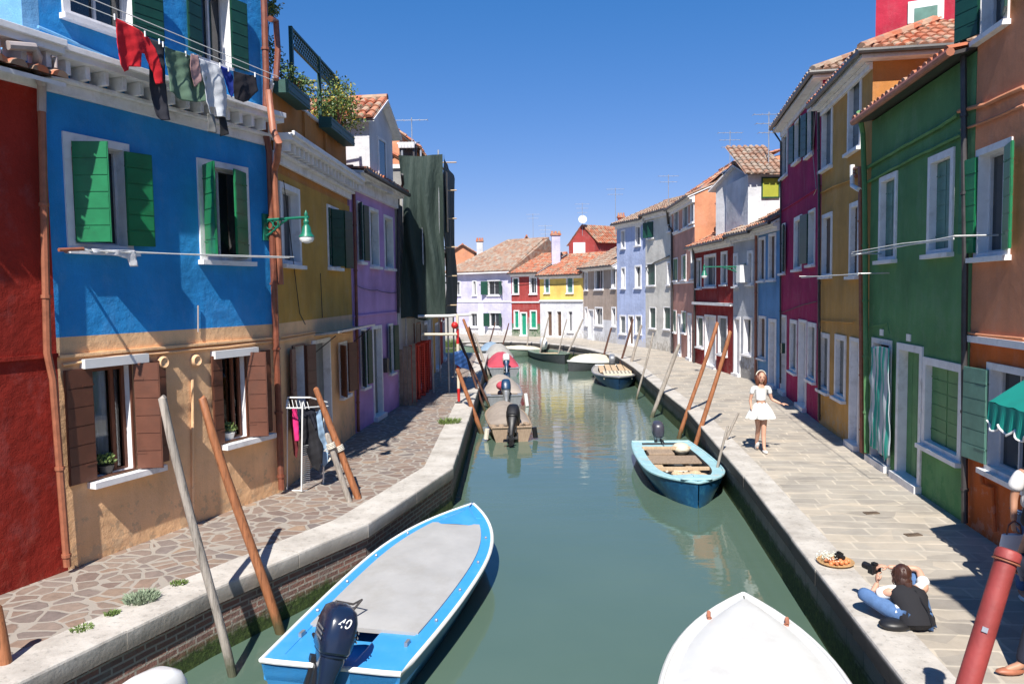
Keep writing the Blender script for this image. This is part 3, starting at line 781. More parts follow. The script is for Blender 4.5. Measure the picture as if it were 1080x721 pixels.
mag=house('row_house','magenta house with dark green shutters and white doors',B3,B2,ez(824,133,B3,B2,.02),6,c_mag,wins=[
  ('closed',824.6,831,139,186,dict(fw=.12,sc=grey_blind)),
  ('open',838.5,845,126,170,dict(fw=.06,ang=(170,170),lw=.42,rw=.42,sc=dkgreen_shutter)),
  ('open',852,858.5,113,163,dict(fw=.06,ang=(170,170),lw=.42,rw=.30,sc=dkgreen_shutter)),
  ('open',824,828.5,236,288,dict(fw=.06,ang=(None,168),rw=.4,sc=dkgreen_shutter)),
  ('closed',838,846,228,284,dict(fw=.12,sc=grey_blind)),
  ('open',853,860,221,279,dict(fw=.06,ang=(168,None),lw=.5,sc=dkgreen_shutter,pane=dkgreen_shutter)),
  ('door',824,829.5,332,418,dict(dc=door_white,fw=.08)),
  ('closed',833.6,841,337,392,dict(fw=.12,sc=grey_blind)),
  ('door',842.5,851,337,436,dict(dc=door_white,fw=.08)),
  ('closed',852.5,861,340,401,dict(fw=.12,sc=grey_blind)),
 ],roof=dict(type='hip1',slope=.50,over=.30,tile=tile_old,sp=.22,row=.34))
band(mag,835,121,t=.5,w=.05,mat=white_trim,name='frieze')
band(mag,840,212,t=.04,w=.04,mat=c_mag)
pipe(mag,[(812,133,.3),(823.5,150,.06),(823,404,.06)],r=.03,mat=pipe_dark)
cable(mag,[(861,110),(857,160),(861,200),(858,206)],w=.05,r=.01,mat=pipe_pvc); cable(mag,[(824,330),(845,322),(861,318)],w=.03,r=.01)
u,z=mag.loc(827.5,367); MB().box(u-.12,u+.12,-.1,-.001,z-.16,z+.16).build('letter_box',dkgreen_shutter,mag.t)

sky_h=house('row_house','small sky blue house left of the magenta house',B4,B3,ez(808,236,B4,B3,.02),6,c_sky,wins=[
  ('closed',800.4,807.4,250,296,dict(fw=.095,sc=brown_blind)),('closed',811,818.6,246,295,dict(fw=.095,sc=brown_blind)),
  ('closed',800.5,808,333,378,dict(fw=.095,sc=brown_blind)),('door',811,819,336,396,dict(dc=door_white,fw=.12)),
 ],roof=dict(type='gable',slope=.5,over=.35,tile=tile_red,sp=.24))
pipe(sky_h,[(797.3,245),(797,345),(797,400)],r=.05,mat=pipe_rust)
grayh=house('row_house','light grey two storey house with a white dormer above it',B5,B4,ez(782,245,B5,B4,.02),6,c_gray,wins=[
  ('closed',772.4,778.7,267,302,dict(fw=.12,sc=grey_blind)),('closed',788.6,794.5,264,300,dict(fw=.12,sc=grey_blind)),
  ('door',774,781,334,399,dict(dc=door_white,fw=.1)),('glass',784,793.5,334,374,dict(fw=.095)),
 ],roof=dict(type='gable',slope=.5,over=.35,tile=tile_old,sp=.24))
r2=house('row_house','wine red two storey house with white window frames and a long white ledge',B6,B5,ez(748,256,B6,B5,.02),6,c_r2,wins=[
  ('closed',735,740,272,304,dict(fw=.12,sc=dkgreen_shutter)),('glass',743,755.4,268,302.4,dict(fw=.10)),('closed',760.7,767.4,265,300,dict(fw=.12,sc=grey_blind)),
  ('closed',735,742.3,333,366,dict(fw=.10,sc=dkgreen_shutter)),('door',743.5,755.4,332,388,dict(dc=door_white,fw=.095,planks=2)),('closed',757.5,767.4,333,374,dict(fw=.095,sc=grey_blind)),
 ],roof=dict(type='gable',slope=.45,over=.4,tile=tile_red,sp=.24))
band(r2,750,320.5,t=.12,w=.14,mat=white_trim)
pipe(r2,[(730.5,262,.3),(733,275),(732,382)],r=.05,mat=pipe_dark)
pinkh=house('row_house','tall salmon pink house with bright green shutters and a bare salmon flank',B7,B6,ez(720,213,B7,B6,.02),7,c_pink,wins=[
  ('closed',711,716,220,244,dict(fw=.095,sc=grey_blind)),('closed',720.4,726,215.5,240,dict(fw=.095,sc=grey_blind)),('closed',728.4,732.3,212,235,dict(fw=.12,sc=grey_blind)),
  ('closed',709,715,272,296,dict(fw=.05,sc=green_shutter)),('closed',719,724,268.5,295,dict(fw=.05,sc=green_shutter)),('closed',729,732.3,262,294,dict(fw=.05,sc=dkgreen_shutter)),
  ('closed',709,713.5,327,350,dict(fw=.05,sc=green_shutter)),('door',715,718.6,331,371,dict(fw=.12)),('closed',719,724,328,351,dict(fw=.05,sc=green_shutter)),('door',725.4,729.6,330,376,dict(fw=.12)),
 ],roof=dict(type='gable',slope=.42,over=.35,tile=tile_old,sp=.26),side=c_salm)
band(pinkh,720,243,t=.1,w=.05,mat=white_trim); band(pinkh,720,298,t=.1,w=.05,mat=white_trim)
pipe(pinkh,[(703,218,.3),(705,238),(708.5,242),(709,371)],r=.06,mat=pipe_dark)
whiteh=house('row_house','whitewashed three storey house with dark green shutters, left of the salmon pink one',B8,B7,ez(694,223,B8,B7,.02),7,c_cream,wins=[
  ('open',684,690,233,251,dict(fw=.05,ang=(150,35),sc=dkgreen_shutter,pane=dkgreen_shutter)),('closed',704.5,708,227,244,dict(fw=.06,sc=dkgreen_shutter)),
  ('closed',682,691.5,277.5,301,dict(fw=.05,sc=dkgreen_shutter)),('closed',703.6,707.4,275.5,300,dict(fw=.095,sc=grey_blind)),
  ('closed',685,692,324,346,dict(fw=.04,sc=dkgreen_shutter)),('closed',700,707.6,323.6,347,dict(fw=.04,sc=dkgreen_shutter)),
 ],roof=dict(type='gable',slope=.4,over=.35,tile=tile_old,sp=.26))
cable(whiteh,[(681,283),(690,277),(706,270)],r=.03)
pbh=house('row_house','powder blue three storey house with peeling paint at the bend of the canal',B9,B8,ez(666,233,B9,B8,.02),7,c_pb,wins=[
  ('glass',655,659.6,242.4,262,dict(fw=.10)),('glass',670,676,237.5,259,dict(fw=.10)),
  ('glass',655.2,659.8,281.5,304,dict(fw=.10)),('glass',669.6,676.6,279.5,303.6,dict(fw=.10)),
  ('closed',653.7,660.5,332,352,dict(fw=.1,sc=grey_blind)),('closed',670,677,332,352,dict(fw=.1,sc=grey_blind)),('door',662.5,668.5,332,362,dict(dc=brown_blind,fw=.1)),
 ],roof=dict(type='gable',slope=.4,over=.35,tile=tile_old,sp=.26))
brownh=house('row_house','weathered brown brick house with tall white windows at the canal bend',B10,B9,ez(632,280,B10,B9,.02),7,c_brick if False else c_brownw,low=c_white,lowz=1.5,wins=[
  ('glass',616.8,620.2,286,306,dict(fw=.095)),('glass',627,636.5,283.5,305.4,dict(fw=.10)),('glass',644.8,649.8,282,304,dict(fw=.095)),
  ('glass',616.8,619.8,323.5,343,dict(fw=.095)),('door',620.6,626.4,326,357,dict(fw=.1)),('glass',627.6,636,323.5,343.4,dict(fw=.10)),('glass',645,649.8,323.5,344,dict(fw=.095)),
 ],roof=dict(type='gable',slope=.5,over=.4,tile=tile_old,sp=.26))
yelh=house('row_house','lemon yellow house over a white ground floor with three openings',B11,B10,ez(590,289,B11,B10,.02),7,c_yel,low=c_white,lowz=ez(590,317,B11,B10,0),wins=[
  ('closed',574,580,291,309,dict(fw=.095,sc=teal_shutter)),('closed',597.4,605,289,309,dict(fw=.095,sc=teal_shutter)),
  ('door',576.6,583.3,327,355,dict(dc=brown_blind,fw=.1)),('door',586.6,593.3,327,355,dict(dc=brown_blind,fw=.1)),('glass',598.6,605,327,350,dict(fw=.1)),
 ],roof=dict(type='gable',slope=.42,over=.4,tile=tile_red,sp=.26))
band(yelh,590,317,t=.12,w=.12,mat=white_trim)
redh=house('row_house','brick red house with a sea green door in its green plinth, far along the canal',B12,B11,ez(555,287,B12,B11,.02),7,c_far_red,low=c_grn_pl,lowz=1.0,wins=[
  ('closed',540.4,547.6,292.5,310,dict(fw=.10,sc=dkgreen_shutter)),('glass',558.4,566.6,291.5,310,dict(fw=.10)),
  ('closed',542,548,327,346,dict(fw=.095,sc=seagreen_door)),('door',548.8,556.2,329,354,dict(dc=seagreen_door,fw=.1)),('closed',559,566.5,327,346,dict(fw=.095,sc=seagreen_door)),
 ],roof=dict(type='gable',slope=.40,over=.4,tile=tile_red,sp=.26))
band(redh,555,318.5,t=.1,w=.08,mat=white_trim)
lilh=house('row_house','lilac house with a hipped tile roof at the far end of the canal',B13,B12,ez(510,287,B13,B12,.02),9,c_lil,low=c_white,lowz=.5,wins=[
  ('glass',480.6,486,296,311.5,dict(fw=.095)),('glass',498.4,502.8,295.5,311.5,dict(fw=.095)),('glass',514,527.6,295,311.5,dict(fw=.095,ang=(150,150),sc=dkgreen_shutter)),
  ('glass',495.6,504.4,329,345,dict(fw=.12)),('glass',515.4,528,328.4,345,dict(fw=.12,ang=(120,150),sc=dkgreen_shutter)),
 ],roof=None)
band(lilh,510,318,t=.08,w=.06,mat=white_trim)
u0,u1=lilh.loc(505,340)[0],lilh.loc(510,340)[0]
MB().box(u0,u1,-.05,-.001,0,lilh.loc(508,320)[1]).build('pilaster',white_trim,lilh.t)
# hipped roof
H=lilh.H; L=lilh.L; o=.45; rz=ez(516.6,254,B13+Vector((0,4,0)),B12+Vector((0,4,0)),0)
r0=L*.52; r1=L+.6; ym=4.2
mb=MB(); E=[(-o,-o,H),(L+.2,-o,H),(L+.2,9,H),(-o,9,H)]; Ra=(r0-.6,ym,rz); Rb=(r1,ym,rz-.05)
mb.add(E+[Ra,Rb],[(0,1,5,4),(3,0,4),(2,3,4,5),(1,2,5)])
def triroof(mb,a,b,apexes):   # tile ridges clipped to slope polygon: rows of ribs
    pass
n=44
for k in range(n):
    x=-o+(L+.2+o)*(k+.5)/n
    # height along the slope at which this rib meets the hip / ridge
    t1=1.0 if x>=Ra[0] else (x+o)/(Ra[0]+o)
    a=Vector((x,-o,H+.03)); full=Vector((x,ym,rz+.03)); b=a.lerp(full,max(.04,t1))
    mb.tube([a,b],[.09,.08],6)
for k in range(26):
    y=-o+(9+o)*(k+.5)/26; t1=(y+o)/(ym+o) if y<ym else (9-y)/(9-ym)
    a=Vector((-o,y,H+.03)); full=Vector((Ra[0],y,rz+.03)); b=a.lerp(full,max(.04,min(1,t1))); mb.tube([a,b],[.09,.08],6)
mb.tube([(-o,-o,H+.08),Ra],.13,6); mb.tube([Ra,Rb],.13,6)
mb.build('roof',tile_old,lilh.t); 
MB().box(-o,L+.1,-o+.02,9,H-.12,H-.002).build('eaves',white_trim,lilh.t)
for hh in (redh,yelh,lilh):
    cable(hh,[(hh is lilh and 505 or hh is redh and 541 or 571,300),(hh is lilh and 530 or hh is redh and 567 or 610,297)],r=.015,sag=.1)

# ---- houses left of the canal behind the scaffold
C0=G(424,426); C1=G(456,397); C2=G(470,378)
dimh=house('row_house','dim row house wall with wooden boards under the scaffold net',A3+Vector((.02,.05,0)),C1,6.2,6,c_conc,low=c_gray,lowz=3.0,wins=[
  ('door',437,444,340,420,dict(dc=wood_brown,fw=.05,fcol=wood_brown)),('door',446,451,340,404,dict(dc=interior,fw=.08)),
 ],roof=None)
dimy=house('row_house','narrow ochre house in the shade just past the scaffold',C1,C1.lerp(C2,.55),5.4,6,c_gold,wins=[('door',459,462.5,340,393,dict(dc=brown_blind,fw=.08))],roof=dict(type='gable',slope=.4,over=.3,tile=tile_red))
dimr=house('row_house','narrow brown-red house at the left canal corner beyond the scaffold',C1.lerp(C2,.55),C2,5.2,6,c_red,wins=[('door',467,469,338,384,dict(dc=dkgreen_shutter,fw=.08))],roof=dict(type='gable',slope=.4,over=.3,tile=tile_red))

# ---- roofs, gables and dormers standing behind the first row
def backhouse(name,label,px0,px1,Y,ytop,rise,col,tile,depth=5,ang=0,H0=3,cat='house',wins=()):
    a=atd(px0,ytop,Y); b=atd(px1,ytop,Y); W=b.x-a.x
    return local_gable(name,label,((a.x+b.x)/2,Y,0),ang,W,depth,min(a.z,b.z),rise,col,tile=tile,z0=H0,cat=cat,wins=wins)
def atop(x,y,Y): return atd(x,y,Y)
# red gable behind the yellow house (gable towards camera, long roof running right)
Y=64; a=atop(600,258,Y); b=atop(627,252,Y); ap=atop(613,237.7,Y)
t=thing('back_house','brick red gabled house with a bright tile roof behind the yellow house','house',(0,0,0))
mb=MB(); P=[(a.x,Y,4),(b.x,Y,4),(b.x,Y,a.z+.3),(ap.x,Y,ap.z),(a.x,Y,a.z)]
mb.add(P+[(p[0]+6,p[1]+5,p[2]) for p in P],[(0,1,2,3,4),(5,9,8,7,6),(1,6,7,2),(0,4,9,5)]); mb.build('wall',c_far_red,t)
mb=MB(); U=Vector((4.2,3.0,0)).normalized(); 
e0=Vector((b.x+.25,Y-.1,a.z+.15)); r_=Vector((ap.x,Y-.1,ap.z+.05)); 
Sd=(r_-e0); lg=Sd.length; Sd.normalize(); rooftiles(mb,e0,U,Sd,5.2,lg,.26,.4)
e1=Vector((a.x-.2,Y-.1,a.z-.1)); Sd=(r_-e1); lg=Sd.length; Sd.normalize(); rooftiles(mb,e1,U,Sd,5.2,lg,.26,.4)
mb.build('roof',tile_red,t)
u=MB(); xx=atop(611,262,Y-.1); u.box(xx.x-.5,xx.x+.5,Y-.06,Y-.02,xx.z-.5,xx.z+.5); u.build('window',white_trim,t)
backhouse('back_house','small dark-gabled attic house behind the lilac and red houses',548,563,66,262,1.0,c_conc,tile_red,H0=4.5)
# white dormer above the grey house, gable facing the canal
Yw=31.5; pw=atop(778,180,Yw); 
dz=atop(778,171,Yw).z
local_gable('dormer_house','white dormer with tile roof above the light grey house',(atop(781,200,Yw).x,Yw+.6,0),math.radians(-62),2.4,3.4,dz-.8,.75,c_white,tile=tile_old,
   wins=[(-.35,.35,dz-2.4,dz-1.0,grey_blind,white_trim)],z0=dz-3.2)
Yo=29.3; a=atop(804,187,Yo); b=atop(820.5,209,Yo)
t=thing('attic','white attic wall with a yellow-green shutter between the dormer and the magenta house','attic',(0,0,0))
x0=atop(789,200,Yo).x; x1=atop(824,200,Yo).x; zt=atop(806,184,Yo).z; zbm=atop(800,236,Yo).z-1
MB().box(x0,x1,Yo,Yo+3,zbm,zt).build('wall',c_white,t)
mb=MB(); rooftiles(mb,(x0-.2,Yo-.3,zt-.02),(1,0,0),Vector((0,1,.55)).normalized(),x1-x0+.4,3.2,.24,.34); mb.build('roof',tile_old,t)
o=MB().box(a.x,b.x,Yo-.04,Yo-.002,b.z,a.z).build('window',plain('yellow_green_paint',(.33,.34,.03),.6,.1),t)
mb=MB(); mb.box(a.x-.04,a.x,Yo-.07,Yo-.003,b.z,a.z); mb.box(b.x,b.x+.04,Yo-.07,Yo-.003,b.z,a.z); mb.box(a.x,b.x,Yo-.07,Yo-.041,a.z-.05,a.z); mb.box(a.x,b.x,Yo-.07,Yo-.041,b.z,b.z+.05)
mb.build('frame',dkgreen_shutter,o)
Yr=34.5; a=atop(765,238,Yr); b=atop(776,205,Yr)
local_gable('dormer_house','small red dormer with a green shutter left of the white dormer',((a.x+b.x)/2,Yr,0),math.radians(-30),.95,2.2,b.z-.35,.45,c_r2,z0=a.z-1,wins=[(-.3,.3,a.z+.1,b.z-.7,green_shutter,dkgreen_shutter)],ovr=.12)
# salmon block behind the grey house (between pink gable and magenta)
Ys=41; a=atop(735,205,Ys); b=atop(830,160,Ys)
t=thing('back_house','large salmon house behind the wine red house, long sunlit wall','house',(0,0,0)); mb=MB()
tl=atop(738,199,Ys); tm=atop(776,172,Ys); tr=atop(826,158,Ys)
P=[(tl.x,Ys,4),(tr.x+2,Ys,4),(tr.x+2,Ys,tr.z+.2),(tm.x,Ys,tm.z-.1),(tl.x,Ys,tl.z-.3)]
mb.add(P+[(p[0],p[1]+5,p[2]) for p in P],[(0,1,2,3,4),(5,9,8,7,6),(4,3,8,9),(3,2,7,8)]); mb.build('wall',c_salm,t)
mb=MB()
for (p,q) in ((tl,tm),(tm,tr)):
    P0=Vector((p.x-.1,Ys-.2,p.z)); Q=Vector((q.x,Ys-.2,q.z)); rooftiles(mb,P0,(0,1,0),(Q-P0).normalized(),3,(Q-P0).length,.26,.4)
mb.build('roof',tile_red,t)
# magenta upper house behind the mustard one
Yk=17.0; a=atop(923,60,Yk); 
t=thing('back_house','crimson upper house with a white framed window above the mustard house roof','house',(a.x,Yk,0),math.radians(-26))
zt=atop(950,-30,Yk).z; MB().box(0,6,0,3,6,zt).build('wall',stucco('stucco_crimson',(.44,.03,.06),.3),t)
p=atop(958,8,Yk); q=atop(998,30,Yk); x0,x1=(p.x-a.x)*.88,(q.x-a.x)*.84
o=MB().box(x0,x1,-.05,-.001,q.z,p.z).build('window',white_trim,t); MB().box(x0+.12,x1-.12,-.06,-.051,q.z+.0,p.z-.16).build('pane',teal_shutter,o)
# distant roofs left of the lilac house
for i,(x0,x1,Y,yt,rise,lab) in enumerate(((476,500,74,266,.7,'far low house roof just right of the scaffold net'),(560,576,78,266,1.2,'far tiled roof peeping between the lilac and yellow houses'))):
    backhouse('far_house',lab,x0,x1,Y,yt,rise,c_salm,tile_red,depth=5,H0=2)
for i,(x,y0,y1,wpx,Y,col,lab) in enumerate(((506,252,268,8,70,c_white,'far chimney pair left of the lilac hipped roof'),(586,245,268,11,60,c_lil,'lilac chimney with a crown of tiles above the red house roof'),(655,226,234,8,52,c_far_red,'low red chimney on the powder blue house'))):
    a=atop(x,y0,Y); b=atop(x,y1,Y); r=wpx/2/800*Y
    c=thing('chimney',lab,'chimney',(a.x,Y,0)); MB().box(-r*.8,r*.8,-r*.8,r*.8,b.z-1.5,a.z-.25).build('stack',col,c)
    mb=MB(); mb.box(-r,r,-r,r,a.z-.249,a.z-.12)
    for k in range(3): mb.lathe([(r*.3,0),(r*.22,.22)],((k-1)*r*.65,0,a.z-.119),8)
    mb.build('cap',tile_red,c)
# antennas
def antenna(x,ytop,ybot,Y,lab,arms=3,dish=False):
    a=atop(x,ytop,Y); b=atop(x,ybot,Y); t=thing('tv_antenna',lab,'antenna',(a.x,Y,0))
    MB().tube([(0,0,b.z-1.0),(0,0,a.z)],.02,6).build('mast',metal_grey,t)
    mb=MB()
    for k in range(arms):
        z=a.z-.1-k*.35; L=.6-.1*k
        mb.tube([(-L,0,z),(L,0,z)],.012,5)
        for j in range(5): mb.tube([(-L+2*L*j/4,-.18,z),(-L+2*L*j/4,.18,z)],.008,4)
    mb.build('aerial',metal_grey,t)
    if dish: MB().lathe([(.05,0),(.28,.06),(.36,.14),(.34,.15),(.26,.08)],(0,-.2,b.z+.3),14,axis=(0,-.9,.3)).build('dish',white_paint,t,smooth=True)
antenna(614,214,236,64,'tv antenna with a white dish on the red gabled house roof',3,True)
antenna(575,237,262,66,'thin tv antenna left of the lilac chimney')
antenna(649,198,232,52,'tv antenna above the powder blue house',2)
antenna(705,184,212,46,'tv antenna above the whitewashed house roof',2)
antenna(770,138,172,38,'taller tv antenna above the salmon block',3)
antenna(811,118,150,30,'tv antenna beside the magenta house eave',3)
antenna(434,124,150,29,'single aerial above the peach house left of the scaffold net',1)
antenna(562,225,262,70,'distant thin aerial behind the far red house',2)
# ------------------------------------------------------------------ water, quays, pavements
wm=newmat('canal_water'); nt=wm.node_tree; b=bsdf(wm)
v=coords(nt); 
n1=ramp(nt,noise(nt,v,.25,4),[(.3,(.076,.124,.094)),(.7,(.092,.142,.108))]); nt.links.new(n1,b.inputs['Base Color'])
b.inputs['Roughness'].default_value=.018; b.inputs['IOR'].default_value=1.42; b.inputs['Specular IOR Level'].default_value=.72
sp=N(nt,'ShaderNodeSeparateXYZ'); tc=N(nt,'ShaderNodeTexCoord'); nt.links.new(tc.outputs['Object'],sp.inputs[0])
mr=N(nt,'ShaderNodeMapRange'); nt.links.new(sp.outputs[1],mr.inputs[0]); mr.inputs[1].default_value=9; mr.inputs[2].default_value=24; mr.inputs[3].default_value=.35; mr.inputs[4].default_value=1.0
va=coords(nt,(.75,1.9,1)); h1=noise(nt,va,1.25,2,.45); vb=coords(nt,(.8,2.1,1),rot=(0,0,.12)); h2=noise(nt,vb,4.6,3,.55)
ad=N(nt,'ShaderNodeMath',operation='MULTIPLY_ADD'); nt.links.new(h2,ad.inputs[0]); ad.inputs[1].default_value=.22; nt.links.new(h1,ad.inputs[2])
ml=N(nt,'ShaderNodeMath',operation='MULTIPLY'); nt.links.new(ad.outputs[0],ml.inputs[0]); nt.links.new(mr.outputs[0],ml.inputs[1])
bp=N(nt,'ShaderNodeBump'); bp.inputs['Strength'].default_value=1.0; bp.inputs['Distance'].default_value=.0105
nt.links.new(ml.outputs[0],bp.inputs['Height']); nt.links.new(bp.outputs[0],b.inputs['Normal'])
WZ=-.8
tag(MB().quad((-400,-60,WZ),(400,-60,WZ),(400,700,WZ),(-400,700,WZ)).build('canal_water',wm),kind='structure')

# kerb paths (outer top edge), near to far
def P2(x,y): p=gp(x,y,0); return Vector((p.x,p.y,0))
Lk=[P2(19,721),P2(222,622.5),P2(388,552.6),P2(478,493)]
Lk=[Lk[0]-(Lk[1]-Lk[0]).normalized()*6]+Lk+[P2(497,434),P2(507,402),P2(515,373)]
cor=Lk[-1]; Lk+= [cor+Vector((-1.2,1.0,0)), Vector((-40,cor.y+3,0))]
Rk=[P2(953.6,719),P2(860,600),P2(784,502),P2(725.5,433.5),P2(694,409),P2(668,387),P2(650,375.5),P2(617,367.5),P2(593,363.8),P2(563,361.3),P2(533,360.3),P2(505,360.5)]
Rk=[Rk[0]-(Rk[1]-Rk[0]).normalized()*9]+Rk+[Vector((-60,Rk[-1].y+6,0))]
def offset(path, d):
    out=[]
    for i,p in enumerate(path):
        a=path[max(i-1,0)]; c=path[min(i+1,len(path)-1)]
        t1=(p-a).normalized() if i>0 else (c-p).normalized(); t2=(c-p).normalized() if i<len(path)-1 else t1
        n1=Vector((-t1.y,t1.x,0)); n2=Vector((-t2.y,t2.x,0)); n=(n1+n2); 
        if n.length<1e-6: n=n1
        n.normalize(); out.append(p+n*(d/max(.5,n.dot(n1))))
    return out
def resample(path, step):
    out=[]; 
    for a,c in zip(path,path[1:]):
        L=(c-a).length; n=max(1,int(round(L/step)))
        for k in range(n): out.append(a.lerp(c,k/n))
    out.append(path[-1]); return out
kerb=newmat('istrian_stone'); nt=kerb.node_tree; b=bsdf(kerb); v=coords(nt)
c=ramp(nt,noise(nt,v,1.6,8,.7),[(.30,(.32,.29,.255)),(.55,(.50,.465,.42)),(.75,(.58,.55,.51))])
sp_=ramp(nt,noise(nt,v,14,6,.7),[(.56,1),(.66,.62)]); c=mixc(nt,c,sp_,.8,'MULTIPLY')
tc=N(nt,'ShaderNodeTexCoord'); s3=N(nt,'ShaderNodeSeparateXYZ'); nt.links.new(tc.outputs['Object'],s3.inputs[0])
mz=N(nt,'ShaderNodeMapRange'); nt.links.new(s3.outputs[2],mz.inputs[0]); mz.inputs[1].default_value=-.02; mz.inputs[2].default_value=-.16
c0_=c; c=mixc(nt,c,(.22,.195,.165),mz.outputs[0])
nt.links.new(c,b.inputs['Base Color']); b.inputs['Roughness'].default_value=.85
p=bump(nt,b,noise(nt,v,30,5,.6),.35,.01); bump(nt,b,noise(nt,v,4,5),.4,.03,p)
def kerbrun(path, sgn, width, stone, name):
    """sgn=+1: land on the left of the path direction"""
    inner=offset(path,sgn*width); mb=MB()
    for a,c,ia,ic in zip(path,path[1:],inner,inner[1:]):
        L=(c-a).length; n=max(1,int(round(L/stone)))
        if L>30: n=1
        for k in range(n):
            g=.004/L; f0=k/n+(g if k else 0); f1=(k+1)/n-(g if k<n-1 else 0)
            o0,o1=a.lerp(c,f0),a.lerp(c,f1); i0,i1=ia.lerp(ic,f0),ia.lerp(ic,f1)
            z=.012+R.uniform(-.003,.004); d=Vector((R.uniform(-.006,.006),R.uniform(-.006,.006),0)); bz=-.2
            r=.025; on0=(i0-o0).normalized()*r; on1=(i1-o1).normalized()*r
            V=[o0+d+Vector((0,0,bz)),o1+d+Vector((0,0,bz)),o0+d+Vector((0,0,z-.03)),o1+d+Vector((0,0,z-.03)),o0+d+on0*.3+Vector((0,0,z-.009)),o1+d+on1*.3+Vector((0,0,z-.009)),o0+d+on0+Vector((0,0,z)),o1+d+on1+Vector((0,0,z)),i0+Vector((0,0,z)),i1+Vector((0,0,z)),i0+Vector((0,0,bz)),i1+Vector((0,0,bz))]
            mb.add(V,[(0,1,3,2),(2,3,5,4),(4,5,7,6),(6,7,9,8),(8,9,11,10),(10,11,1,0),(0,2,4,6,8,10),(1,11,9,7,5,3)])
    o=mb.build(name,kerb,fixn=False); 
    bm=bmesh.new(); bm.from_mesh(o.data); bmesh.ops.recalc_face_normals(bm,faces=bm.faces); bm.to_mesh(o.data); bm.free()
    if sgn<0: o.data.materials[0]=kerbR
    return tag(o,kind='structure')
kerbR=kerb.copy(); kerbR.name='istrian_stone_shaded_side'  # right kerb: shade and weathering of the outer face painted into the colour
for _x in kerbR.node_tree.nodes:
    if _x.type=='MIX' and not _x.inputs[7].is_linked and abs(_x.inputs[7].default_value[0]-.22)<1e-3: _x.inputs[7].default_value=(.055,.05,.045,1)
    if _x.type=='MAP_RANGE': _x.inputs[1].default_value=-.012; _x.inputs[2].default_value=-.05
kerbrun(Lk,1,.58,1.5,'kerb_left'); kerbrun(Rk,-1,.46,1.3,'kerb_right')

# quay walls
def quaymat(name, brickc, mort, mossh, stone=False):
    mt=newmat(name); nt=mt.node_tree; b=bsdf(mt)
    uv=N(nt,'ShaderNodeUVMap'); 
    br=N(nt,'ShaderNodeTexBrick'); 
    # slightly wavering courses
    nz=N(nt,'ShaderNodeTexNoise'); nz.inputs['Scale'].default_value=1.2; nt.links.new(uv.outputs[0],nz.inputs['Vector'])
    vm=N(nt,'ShaderNodeVectorMath',operation='MULTIPLY_ADD'); nt.links.new(nz.outputs['Color'],vm.inputs[0]); vm.inputs[1].default_value=(.08,.05,0); nt.links.new(uv.outputs[0],vm.inputs[2])
    nt.links.new(vm.outputs[0],br.inputs['Vector']); br.inputs['Scale'].default_value=1
    br.inputs['Brick Width'].default_value=.55 if stone else .27; br.inputs['Row Height'].default_value=.22 if stone else .075; br.inputs['Mortar Size'].default_value=.014; br.inputs['Mortar Smooth'].default_value=.4; br.inputs['Bias'].default_value=-.1
    br.inputs['Color1'].default_value=(*brickc[0],1); br.inputs['Color2'].default_value=(*brickc[1],1); br.inputs['Mortar'].default_value=(*mort,1)
    c=br.outputs['Color']
    o=coords(nt); g=ramp(nt,noise(nt,o,3,7,.7),[(.5,0),(.66,.65)]); c=mixc(nt,c,(.22,.20,.18),g)
    s=N(nt,'ShaderNodeSeparateXYZ'); nt.links.new(uv.outputs[0],s.inputs[0])
    ns=noise(nt,o,5,6,.7)
    ma=N(nt,'ShaderNodeMath',operation='MULTIPLY_ADD'); nt.links.new(ns,ma.inputs[0]); ma.inputs[1].default_value=-.35; nt.links.new(s.outputs[1],ma.inputs[2])
    mp=N(nt,'ShaderNodeMapRange'); nt.links.new(ma.outputs[0],mp.inputs[0]); mp.inputs[1].default_value=mossh-.10; mp.inputs[2].default_value=mossh-.22; mp.inputs[3].default_value=0; mp.inputs[4].default_value=1
    mo=ramp(nt,noise(nt,o,18,5,.7),[(.35,(.016,.026,.006)),(.55,(.040,.070,.012)),(.7,(.085,.12,.028))])
    c=mixc(nt,c,mo,mp.outputs[0]); 
    # pale salt line above
    nt.links.new(c,b.inputs['Base Color']); b.inputs['Roughness'].default_value=.85
    p=bump(nt,b,br.outputs['Fac'],-.8,.02); bump(nt,b,noise(nt,o,25,6,.7),.8,.03,p)
    return mt
qL=quaymat('quay_brick',((.27,.13,.10),(.17,.10,.085)),(.38,.33,.28),-.60)
qR=quaymat('quay_stone',((.19,.165,.14),(.26,.23,.20)),(.10,.09,.08),-.47,True)
def quaywall(path, sgn, mat, name):
    q=offset(path,sgn*.05); mb=MB(); s=0
    for a,c in zip(q,q[1:]):
        L=(c-a).length; n=max(1,int(L/1.0)) if L<30 else 4
        for k in range(n):
            p0,p1=a.lerp(c,k/n),a.lerp(c,(k+1)/n); s0,s1=s+L*k/n,s+L*(k+1)/n
            rows=[(-.18,0),(-.45,.0),(-.62,-.012),(-.80,-.03),(-2.2,-.1)]
            nn=Vector((-(c-a).normalized().y,(c-a).normalized().x,0))*sgn
            for (z0,d0),(z1,d1) in zip(rows,rows[1:]):
                mb.quad(p0+nn*d1+Vector((0,0,z1)),p1+nn*d1+Vector((0,0,z1)),p1+nn*d0+Vector((0,0,z0)),p0+nn*d0+Vector((0,0,z0)),uv=[(s0,z1),(s1,z1),(s1,z0),(s0,z0)])
        s+=L
    o=mb.build(name,mat,fixn=False)
    bm=bmesh.new(); bm.from_mesh(o.data); 
    bmesh.ops.remove_doubles(bm,verts=bm.verts,dist=1e-4)
    bm.to_mesh(o.data); bm.free()
    return tag(o,kind='structure')
quaywall(Lk,1,qL,'quay_wall_left'); quaywall(Rk,-1,qR,'quay_wall_right')

